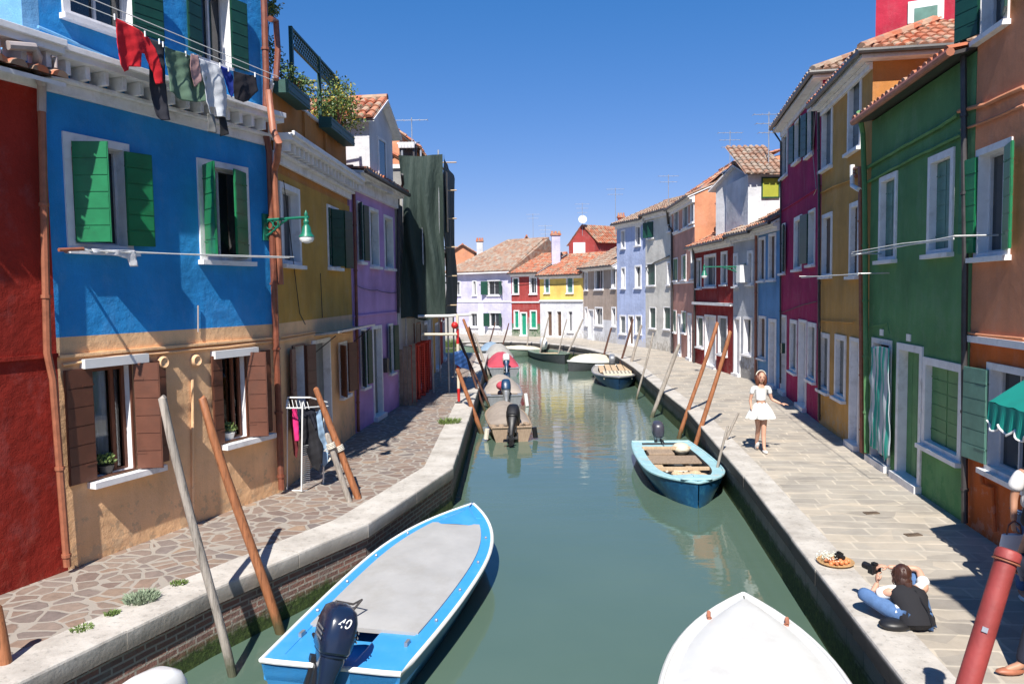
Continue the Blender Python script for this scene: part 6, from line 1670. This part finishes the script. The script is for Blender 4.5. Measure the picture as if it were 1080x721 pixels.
mb=MB(); mb.tube([(x0+.02,-.01,zA+.38),(x0+.02,-.6,zA),(x0+Lw,-.6,zA)],.012,6); mb.tube([(x0+.03,-.01,zA-.1),(x0+.03,-.58,zA-.0)],.01,6); mb.build('arm',metal_grey,t)

# unseen house added on the near right, outside the frame, to shade the pavement
nb=thing('shade_caster_house','unseen ochre house added outside the frame to shade the right pavement','house',(4.05,3.5,0),0)
# ------------------------------------------------------------------ people
skinm=plain('skin',(.56,.31,.215),.55,.08,8,.03); skin2=plain('tanned_skin',(.42,.21,.13),.55,.08,8,.03)
hair1=plain('auburn_hair',(.045,.016,.010),.5,.3,18,.4,40,stretch=(1,1,.2)); denim=plain('denim',(.075,.15,.31),.85,.18,10,.3,60); blackc=M['black_cloth']; whitec=plain('white_clothing',(.72,.71,.70),.9,.05,8,.2,20)
lipm=plain('lips',(.40,.09,.08),.5,.05); eyem=plain('eye_dark',(.03,.02,.02),.3,.05)
def skinmesh(V,E,root,sub=2):
    names=list(V); me=bpy.data.meshes.new('tmp'); me.from_pydata([V[n][0] for n in names],[(names.index(a),names.index(b)) for a,b in E],[])
    o=bpy.data.objects.new('tmp',me); COL.objects.link(o)
    md=o.modifiers.new('s','SKIN'); md.use_smooth_shade=True; md.branch_smoothing=.6
    for i,nm in enumerate(names):
        r=V[nm][1]; r=(r,r) if not isinstance(r,tuple) else r; me.skin_vertices[0].data[i].radius=r; me.skin_vertices[0].data[i].use_root=(nm==root)
    sb=o.modifiers.new('u','SUBSURF'); sb.levels=sub; sb.render_levels=sub
    dg=bpy.context.evaluated_depsgraph_get(); dg.update(); r=bpy.data.meshes.new_from_object(o.evaluated_get(dg)); bpy.data.objects.remove(o); return r
def head_bits(mb,C,fwd,up,s=1.0,skin_i=0,eye_i=1,lip_i=2):
    """head as shaped ellipsoid with nose, ears, eyes, mouth"""
    f=Vector(fwd).normalized(); u=Vector(up).normalized(); r=f.cross(u).normalized(); u=r.cross(f)
    T=Matrix((r,f,u)).transposed().to_4x4(); C=Vector(C)
    def q(x,y,z): return C+(r*x+f*y+u*z)*s
    mb.ball(C,(.074*s,.092*s,.112*s),20,14,skin_i,T=T); mb.ball(q(0,.03,-.062),(.046*s,.05*s,.052*s),14,10,skin_i,T=T)
    mb.add([q(-.014,.088,-.02),q(.014,.088,-.02),q(0,.118,-.022),q(0,.088,.025),q(0,.09,-.033)],[(0,2,3),(2,1,3),(0,4,2),(4,1,2)],skin_i)
    for sg in (-1,1):
        mb.ball(q(sg*.074,-.005,-.01),(.010*s,.018*s,.028*s),8,6,skin_i,T=T); mb.ball(q(sg*.030,.080,.008),(.014*s,.010*s,.007*s),8,6,eye_i,T=T); 
        mb.obox(q(sg*.031,.088,.030),r*.016*s,f*.003*s,u*.003*s,eye_i)
    mb.ball(q(0,.084,-.050),(.022*s,.009*s,.007*s),10,6,lip_i,T=T)
def hand_bits(mb,W,dirn,palm_n,s=1.0,curl=.4,mi=0,side=1):
    """palm with five separate bent fingers; dirn = wrist to fingertips"""
    d=Vector(dirn).normalized(); n=Vector(palm_n); n=(n-d*n.dot(d)).normalized(); r=d.cross(n)*side; W=Vector(W)
    T=Matrix((r,d,n)).transposed().to_4x4(); mb.ball(W+d*.045*s,(.040*s,.055*s,.018*s),12,8,mi,T=T)
    for k,(off,L) in enumerate(((-.030,.062),(-.010,.074),(.010,.070),(.029,.055))):
        b0=W+d*.075*s+r*off*s; j1=b0+(d*math.cos(curl*.5)+n*math.sin(curl*.5))*L*.5*s; j2=j1+(d*math.cos(curl*1.4)+n*math.sin(curl*1.4))*L*.5*s
        mb.tube([b0-d*.02*s,b0,j1,j2],[.009*s,.0095*s,.0085*s,.006*s],7,mi)
    tb=W+d*.02*s-r*.03*s; mb.tube([tb,tb+(d*.5-r*.8)*.035*s+n*.01*s,tb+(d*.9-r*.8)*.05*s+n*.02*s],[.013*s,.011*s,.008*s],7,mi)
def body(name,label,loc,me,extra,mats,rotz=0):
    """merge skin mesh + head/hand pieces into one body mesh; returns the person root (the body itself)"""
    bm=bmesh.new(); bm.from_mesh(me); nb_=len(bm.faces)
    em=bpy.data.meshes.new('e'); em.from_pydata([tuple(v) for v in extra.v],[],extra.f); em.polygons.foreach_set('material_index',extra.m); bm.from_mesh(em)
    out=bpy.data.meshes.new('body'); bm.to_mesh(out); bm.free()
    for m_ in mats: out.materials.append(m_)
    out.polygons.foreach_set('use_smooth',[True]*len(out.polygons))
    t=thing(name,label,'person',loc,rotz); o=bpy.data.objects.new('body',out); COL.objects.link(o); o.parent=t; return t,o
def garment(t,name,V,E,root,mat,cut=None):
    me=skinmesh(V,E,root); me.materials.clear(); me.materials.append(mat)
    if cut:
        bm=bmesh.new(); bm.from_mesh(me)
        for co,no in cut: bmesh.ops.bisect_plane(bm,geom=bm.verts[:]+bm.edges[:]+bm.faces[:],plane_co=co,plane_no=no,clear_outer=True)
        bm.to_mesh(me); bm.free()
    o=bpy.data.objects.new(name,me); COL.objects.link(o); o.parent=t; return o
# walking woman
wp=gp(802,476,0)
V={'pel':((0,0,.93),(.135,.10)),'sp':((0,0,1.06),(.108,.085)),'ch':((0,.0,1.22),(.125,.09)),'sh':((0,.0,1.35),(.085,.065)),'nk':((0,-.01,1.43),.045),'hd':((0,-.02,1.50),.045),
 'hl':((.075,0,.86),.088),'kl':((.050,-.05,.48),.055),'cl':((.045,-.05,.34),.052),'al':((.035,-.13,.09),.032),'tl':((.035,-.25,.035),.026),
 'hr':((-.075,0,.86),.088),'kr':((-.035,.03,.50),.055),'cr':((-.03,.10,.36),.052),'ar':((-.02,.20,.14),.032),'tr':((-.02,.12,.04),.026),
 'sl':((.155,0,1.345),.047),'el':((.235,.03,1.10),.035),'wl':((.40,-.08,1.02),.023),
 'sr':((-.155,0,1.345),.047),'er':((-.21,.04,1.09),.035),'wr':((-.20,-.04,.88),.023)}
E=[('pel','sp'),('sp','ch'),('ch','sh'),('sh','nk'),('nk','hd'),('pel','hl'),('hl','kl'),('kl','cl'),('cl','al'),('al','tl'),('pel','hr'),('hr','kr'),('kr','cr'),('cr','ar'),('ar','tr'),('sh','sl'),('sl','el'),('el','wl'),('sh','sr'),('sr','er'),('er','wr')]
ex=MB(); head_bits(ex,(0,-.03,1.575),(-.1,-1,-.08),(.05,0,1)); hand_bits(ex,(.40,-.08,1.02),(.95,-.2,-.05),(0,0,-1),curl=.3); hand_bits(ex,(-.20,-.04,.88),(.05,-.1,-1),(1,0,0),curl=.5,side=-1)
t,o=body('person','woman in a white crop top and short white flared skirt walking with one arm out',wp,skinmesh(V,E,'pel'),ex,[skinm,eyem,lipm],math.radians(0))
t.scale=(1.0,1.0,1.0)
VT={'a':((0,0,1.075),(.120,.095)),'b':((0,-.012,1.22),(.142,.108)),'c':((0,0,1.355),(.098,.078)),'d':((0,-.005,1.41),.055),'l':((.16,0,1.35),.060),'l2':((.205,.015,1.21),.052),'r':((-.16,0,1.35),.060),'r2':((-.19,.02,1.21),.052)}
garment(t,'crop_top',VT,[('a','b'),('b','c'),('c','d'),('c','l'),('l','l2'),('c','r'),('r','r2')],'b',whitec)
mb=MB(); secs=[]
for (rr,z,a) in ((.110,1.04,.0),(.135,1.0,.004),(.185,.93,.012),(.225,.84,.025),(.265,.725,.042),(.26,.715,.042)):
    secs.append([Vector(((rr+a*math.sin(k*9*2*PI/54))*math.cos(2*PI*k/54)*1.05,(rr*.85+a*math.sin(k*9*2*PI/54))*math.sin(2*PI*k/54),z+.012*math.sin(k*.9))) for k in range(54)])
mb.loft(secs); mb.build('skirt',plain('white_patterned_skirt',(.72,.72,.69),.9,.05,8,.3,30,dirt=((.25,.25,.24),.5)),t,smooth=True)
mb=MB(); C=Vector((0,-.02,1.59)); 
mb.ball(C+Vector((0,.022,.008)),(.088,.092,.112),18,12)
for sg in (-1,1): mb.ball(C+Vector((sg*.078,.015,-.075)),(.048,.06,.13),12,8)
mb.ball(C+Vector((0,.07,-.07)),(.075,.035,.10),12,8); mb.build('hair',plain('chestnut_hair',(.12,.035,.018),.5,.3,18,.3),t,smooth=True)
mb=MB(); mb.tube([C+Vector((.098*math.cos(a),.02,.02+.105*math.sin(a))) for a in [PI*k/12 for k in range(13)]],.012,6); mb.build('headband',plain('straw_white',(.60,.57,.48),.9,.1,20,.4),t,smooth=True)
for (x,y,z,a,hh) in ((.035,-.19,.035,0,.0),(-.02,.155,.09,0,.0)):
    mb=MB(); T=Matrix.Rotation(math.radians(0 if y<0 else -50),4,'X'); mb.ball((x,y,z),(.043,.12,.04),14,8,T=T); mb.build('shoe',whitec,t,smooth=True)

# seated photographer
pp=gp(967,664,0); s=.93
V={'pel':((0,.04,.10),(.12,.09)),'sp':((-.005,.10,.18),(.135,.105)),'ch':((-.01,.15,.29),(.175,.12)),'sh':((-.02,.20,.36),(.125,.085)),'nk':((-.03,.24,.40),.05),'hd':((-.035,.27,.42),.05),
 'hl':((-.11,.06,.11),.095),'kl':((-.42,.40,.26),.068),'al':((-.16,.62,.07),.042),'tl':((-.04,.68,.05),.032),
 'hr':((.11,.06,.11),.095),'kr':((.22,.52,.42),.068),'ar':((.13,.72,.07),.042),'tr':((.02,.86,.04),.032),
 'sl':((-.215,.20,.34),.055),'el':((-.31,.37,.24),.040),'wl':((-.20,.47,.34),.026),
 'sr':((.20,.21,.36),.055),'er':((.24,.44,.50),.040),'wr':((-.07,.52,.50),.026)}
E=[('pel','sp'),('sp','ch'),('ch','sh'),('sh','nk'),('nk','hd'),('pel','hl'),('hl','kl'),('kl','al'),('al','tl'),('pel','hr'),('hr','kr'),('kr','ar'),('ar','tr'),('sh','sl'),('sl','el'),('el','wl'),('sh','sr'),('sr','er'),('er','wr')]
ex=MB(); head_bits(ex,(-.045,.29,.49),(-.30,.95,-.10),(0,.15,1)); hand_bits(ex,(-.20,.47,.34),(.15,.5,.7),(.8,0,0),curl=.9); hand_bits(ex,(-.07,.52,.50),(-.9,.2,.1),(0,0,-1),curl=1.0,side=-1)
t,o=body('person','seated photographer in a black top and jeans aiming a camera, on the right kerb',(pp.x,pp.y,0),skinmesh(V,E,'pel'),ex,[skinm,eyem,lipm])
t.scale=(s,s,s)
garment(t,'jeans',{k:(V[k][0],(V[k][1][0]+.01,V[k][1][1]+.01) if isinstance(V[k][1],tuple) else V[k][1]+.012) for k in ('pel','hl','kl','al','hr','kr','ar')},[('pel','hl'),('hl','kl'),('kl','al'),('pel','hr'),('hr','kr'),('kr','ar')],'pel',denim)
VT={k:(V[k][0],tuple(x+.022 for x in V[k][1])) for k in ('pel','sp','ch','sh')}; VT['pel']=((0,.02,.12),(.19,.15)); VT['low']=((0,.0,.07),(.19,.14)); 

tm_=MB(); path=[((0,-.02,.02),.10,.07),((0,-.01,.06),.185,.13),((0,.02,.12),.19,.14),((-.005,.09,.20),.165,.13),((-.01,.15,.29),.195,.135),((-.02,.19,.345),.195,.115),((-.03,.215,.385),.13,.085),((-.035,.235,.41),.065,.055)]
secs=[]
for i_,(p_,rx,ry) in enumerate(path):
    a_=Vector(path[max(0,i_-1)][0]); c_=Vector(path[min(len(path)-1,i_+1)][0]); tg=(c_-a_).normalized(); yy=tg.cross(Vector((1,0,0))).normalized()
    secs.append([Vector(p_)+Vector((1,0,0))*rx*math.cos(2*PI*k/28)*(1+.02*math.sin(k*2.1+i_))+yy*ry*math.sin(2*PI*k/28)*(1+.04*math.sin(k*1.7+i_*2)) for k in range(28)])
tm_.loft(secs,cap=True); tm_.build('black_top',blackc,t,smooth=True)
VS={'a':((-.10,.20,.36),.060),'b':((-.215,.20,.34),.076),'c':((-.275,.30,.28),.068)}; garment(t,'sleeve',VS,[('a','b'),('b','c')],'b',whitec)
VS={'a':((.08,.20,.36),.062),'b':((.20,.21,.36),.076),'c':((.225,.35,.44),.068)}; garment(t,'sleeve',VS,[('a','b'),('b','c')],'b',whitec)
mb=MB(); mb.tube([(-.12,.15,.24),(-.16,.08,.15),(-.17,.07,.08)],[.06,.07,.05],10); mb.build('shirt_hem',whitec,t,smooth=True)
mb=MB(); C=Vector((-.045,.29,.50)); mb.ball(C+Vector((.015,-.025,.012)),(.094,.098,.112),20,14); mb.ball(C+Vector((.01,-.06,-.07)),(.088,.080,.11),14,10); mb.ball(C+Vector((.02,-.085,-.15)),(.062,.055,.09),14,10); mb.tube([C+Vector((.02,-.12,-.05)),C+Vector((.03,-.15,-.12)),C+Vector((.03,-.15,-.20))],[.045,.038,.015],10)
for i_,p_ in enumerate(mb.v):
    q_=p_-C; a_=math.atan2(q_.y,q_.x); mb.v[i_]=C+q_*(1+.035*math.sin(a_*13+q_.z*20)+R.uniform(-.02,.02))
for k in range(70):
    a=R.uniform(-PI,0)*1.0; p0=C+Vector((.095*math.cos(a)*.7,.09*math.sin(a),R.uniform(-.02,.10))); mb.tube([p0,p0+Vector((.02*math.cos(a)+R.uniform(-.015,.015),.02*math.sin(a)-.01,-.08)),p0+Vector((R.uniform(-.03,.03),-.02+R.uniform(-.02,.02),-.17))],[.007,.006,.002],4)
mb.build('hair',hair1,t,smooth=True)
for (x,y,z) in ((.03,.72,.05),(.0,.90,.045)): MB().ball((x,y,z),(.10,.045,.04),12,8).build('shoe',whitec,t,smooth=True)
mb=MB(); mb.tube([(.10,-.13,.10),(.08,-.06,.24),(.02,.08,.39),(-.08,.24,.42)],.012,6); mb.build('strap',black_pl,t)
bg_=thing('shoulder_bag','black shoulder bag lying behind the seated photographer','bag',(pp.x-.10,pp.y+.0,0)); mb=MB(); 
mb.ball((-.10,.02,.055),(.17,.11,.06),16,10); mb.build('bag_body',black_pl,bg_,smooth=True); 
cc=Vector((pp.x,pp.y,0))+Vector((-.19,.57,.46))*s; t=thing('camera','black camera with a lens held up by the seated photographer','camera',cc,math.radians(20))
mb=MB(); mb.box(-.065,.065,-.03,.03,-.045,.045); mb.box(-.025,.025,-.028,.028,.046,.07); mb.box(-.075,-.045,-.045,-.031,-.045,.03); mb.build('camera_body',black_pl,t,bevel=.006)
MB().lathe([(.034,0),(.034,.05),(.038,.051),(.038,.11),(.033,.112)],(0,.03,0),16,axis=(0,1,0)).build('lens',black_pl,t,smooth=True)
# people at the right edge
def stander(label,P,rot,topm,legm,skin_,armdown=True,bag=True,step=0):
    V={'pel':((0,0,.95),(.15,.11)),'sp':((0,0,1.12),(.125,.10)),'ch':((0,0,1.28),(.145,.105)),'sh':((0,0,1.43),(.09,.07)),'nk':((0,-.01,1.52),.05),'hd':((0,-.02,1.58),.05),
     'hl':((.09,0,.9),.095),'kl':((.10,-.03-step*.12,.5),.06),'al':((.10,-step*.3,.09),.038),'tl':((.10,-.15-step*.3,.04),.03),'hr':((-.09,0,.9),.095),'kr':((-.10,.02+step*.1,.5),.06),'ar':((-.10,.05+step*.3,.09),.038),'tr':((-.10,-.10+step*.3,.04),.03),
     'sl':((.17,0,1.42),.055),'el':((.22,.02,1.14),.042),'wl':((.24,-.05,.90),.03),'sr':((-.17,0,1.42),.055),'er':((-.23,.02,1.14),.042),'wr':((-.27,-.05,.89),.03)}
    ex=MB(); head_bits(ex,(0,-.02,1.66),(0,-1,0),(0,0,1)); hand_bits(ex,V['wl'][0],(0,-.1,-1),(-1,0,0),curl=.7); hand_bits(ex,V['wr'][0],(0,-.1,-1),(1,0,0),curl=.9,side=-1)
    t,o=body('person',label,P,skinmesh(V,E2,'pel'),ex,[skin_,eyem,lipm],rot)
    garment(t,'top',{'a':((0,0,.98),(.17,.13)),'b':((0,0,1.28),(.165,.125)),'c':((0,0,1.43),(.11,.09)),'l':((.17,0,1.42),.075),'l2':((.23,.02,1.2),.085),'r':((-.17,0,1.42),.075),'r2':((-.24,.02,1.2),.085)},[('a','b'),('b','c'),('c','l'),('l','l2'),('c','r'),('r','r2')],'b',topm)
    garment(t,'trousers',{k:(V[k][0],(V[k][1][0]+.012,V[k][1][1]+.012) if isinstance(V[k][1],tuple) else V[k][1]+.02) for k in ('pel','hl','kl','al','hr','kr','ar')},[('pel','hl'),('hl','kl'),('kl','al'),('pel','hr'),('hr','kr'),('kr','ar')],'pel',legm)
    mb=MB(); mb.ball((0,.015,1.69),(.085,.095,.115),16,10); mb.ball((0,.05,1.60),(.075,.05,.10),12,8); mb.build('hair',hair1,t,smooth=True)
    for k in ('tl','tr'):
        x,y,z=V[k][0]; MB().ball((x,y+.05,z-.005),(.05,.13,.032),12,8).build('shoe',pipe_rust if step else whitec,t,smooth=True)
    return t,V
E2=[('pel','sp'),('sp','ch'),('ch','sh'),('sh','nk'),('nk','hd'),('pel','hl'),('hl','kl'),('kl','al'),('al','tl'),('pel','hr'),('hr','kr'),('kr','ar'),('ar','tr'),('sh','sl'),('sl','el'),('el','wl'),('sh','sr'),('sr','er'),('er','wr')]
q=atd(1092,560,8.0); t,V=stander('person in a white top with a hanging arm at the right photo edge',(q.x,q.y,0),0,whitec,denim,skin2)
bp_=Vector((q.x-.27,q.y-.06,.50)); t=thing('handbag','white handbag hanging from the hand of the person at the right edge','handbag',bp_)
mb=MB(); secs=[[Vector((.15*k*math.cos(a),.055*k2*math.sin(a),z)) for a in [2*PI*i/24 for i in range(24)]] for (k,k2,z) in ((.85,.9,0),(1,1,.04),(.98,1,.16),(.85,.7,.26))]
mb.loft(secs,cap=True); mb.build('bag_body',whitec,t,smooth=True); mb=MB(); mb.tube([(-.08,0,.25),(-.06,0,.36),(0,0,.41),(.06,0,.36),(.08,0,.25)],.009,6); mb.build('handle',pipe_brown,t)
q=gp(1078,708,0); t,V=stander('person in dark trousers whose brown shoe shows at the lower right edge',(q.x+.20,q.y+.05,0),math.radians(-90),blackc,plain('navy_trousers',(.015,.018,.035),.9),skin2,step=.8)

# tray with flowers and a small black bag
tp=gp(881,595,0); t=thing('straw_basket','flat round straw basket holding white flowers and orange fruit on the right kerb','basket',(tp.x,tp.y,.013))
MB().lathe([(.17,0),(.205,.02),(.22,.035),(.215,.042),(.19,.03),(.16,.012),(0,.010)],(0,0,0),28).build('basket_body',plain('straw',(.45,.27,.12),.9,.2,20,.6,60),t,smooth=True)
mb=MB()
for k in range(26): a=R.uniform(0,2*PI); r=.14*math.sqrt(R.random()); mb.ball((r*math.cos(a)+.0,r*math.sin(a)-.03,.035+R.uniform(0,.015)),R.uniform(.016,.028),8,6)
mb.build('fruit',plain('orange_peel',(.62,.21,.08),.5,.3,6),t,smooth=True)
mb=MB()
for k in range(260):
    p=Vector((-.09+R.gauss(0,.05),.03+R.gauss(0,.05),.06+abs(R.gauss(0,.035)))); a=Vector((R.uniform(-1,1),R.uniform(-1,1),R.uniform(-1,1))).normalized(); b3=a.orthogonal().normalized(); mb.add([p,p+a*.018+b3*.007,p+a*.018-b3*.007],[(0,1,2)])
mb.build('blossom',plain('gypsophila',(.62,.64,.55),.8,.15,10),t)
t=thing('camera','small black camera lying on the flower basket at the kerb','camera',(tp.x+.06,tp.y+.04,.06),.4)
mb=MB(); mb.box(-.05,.05,-.03,.03,0,.07); mb.box(-.02,.02,-.025,.025,.071,.09); mb.build('camera_body',black_pl,t,bevel=.005); MB().lathe([(.026,0),(.026,.05)],(.0,-.03,.035),12,axis=(0,-1,0)).build('lens',black_pl,t)
# added shade-casting house (outside the frame)
mb=MB(); mb.box(0,7,-9,0,0,6.0); mb.build('wall',c_gold,nb)
mb=MB(); mb.box(-.04,7.2,-9.2,.06,6.001,6.1); mb.build('eaves',white_trim,nb); mb=MB(); rooftiles(mb,(-.05,-9.2,6.13),(0,1,0),Vector((1,0,.3)).normalized(),9.25,3.75,.24,.36); rooftiles(mb,(7.2,-9.2,6.13),(0,1,0),Vector((-1,0,.3)).normalized(),9.4,3.7,.24,.36); mb.build('roof',tile_red,nb)
# give every loose piece of these small fittings an object of its own
def explode(o):
    bm=bmesh.new(); bm.from_mesh(o.data); bm.verts.ensure_lookup_table(); seen=set(); isl=[]
    for v in bm.verts:
        if v.index in seen: continue
        st=[v]; comp=[]; seen.add(v.index)
        while st:
            q=st.pop(); comp.append(q.index)
            for e in q.link_edges:
                w2=e.other_vert(q)
                if w2.index not in seen: seen.add(w2.index); st.append(w2)
        isl.append(set(comp))
    if len(isl)<2: bm.free(); return
    me0=o.data
    for comp in isl:
        idx={vi:k for k,vi in enumerate(sorted(comp))}
        me=bpy.data.meshes.new(me0.name); me.from_pydata([me0.vertices[i].co[:] for i in sorted(comp)],[],[[idx[i] for i in p.vertices] for p in me0.polygons if p.vertices[0] in comp])
        for m_ in me0.materials: me.materials.append(m_)
        me.polygons.foreach_set('material_index',[p.material_index for p in me0.polygons if p.vertices[0] in comp])
        c=o.copy(); c.data=me; COL.objects.link(c)
        for k in list(c.keys()):
            if k=='category': pass
    nm=o.name; bpy.data.objects.remove(o); bm.free()
SPLIT={'stern_trim','cowl_stripe','frame_beam','cleat','clothes_peg','fruit','fender_lashing','planks','loose_plank','red_band','white_band','canopy_bracket','post','thwart','scaffold_pole','board','stern_deck','ledger','rags','net_bundle'}
for o in list(COL.objects):
    b0_=o.name.split('.')[0]
    if o.type=='MESH' and (b0_ in SPLIT or (b0_=='bracket' and o.parent and o.parent.name.startswith('washing_line'))): explode(o)
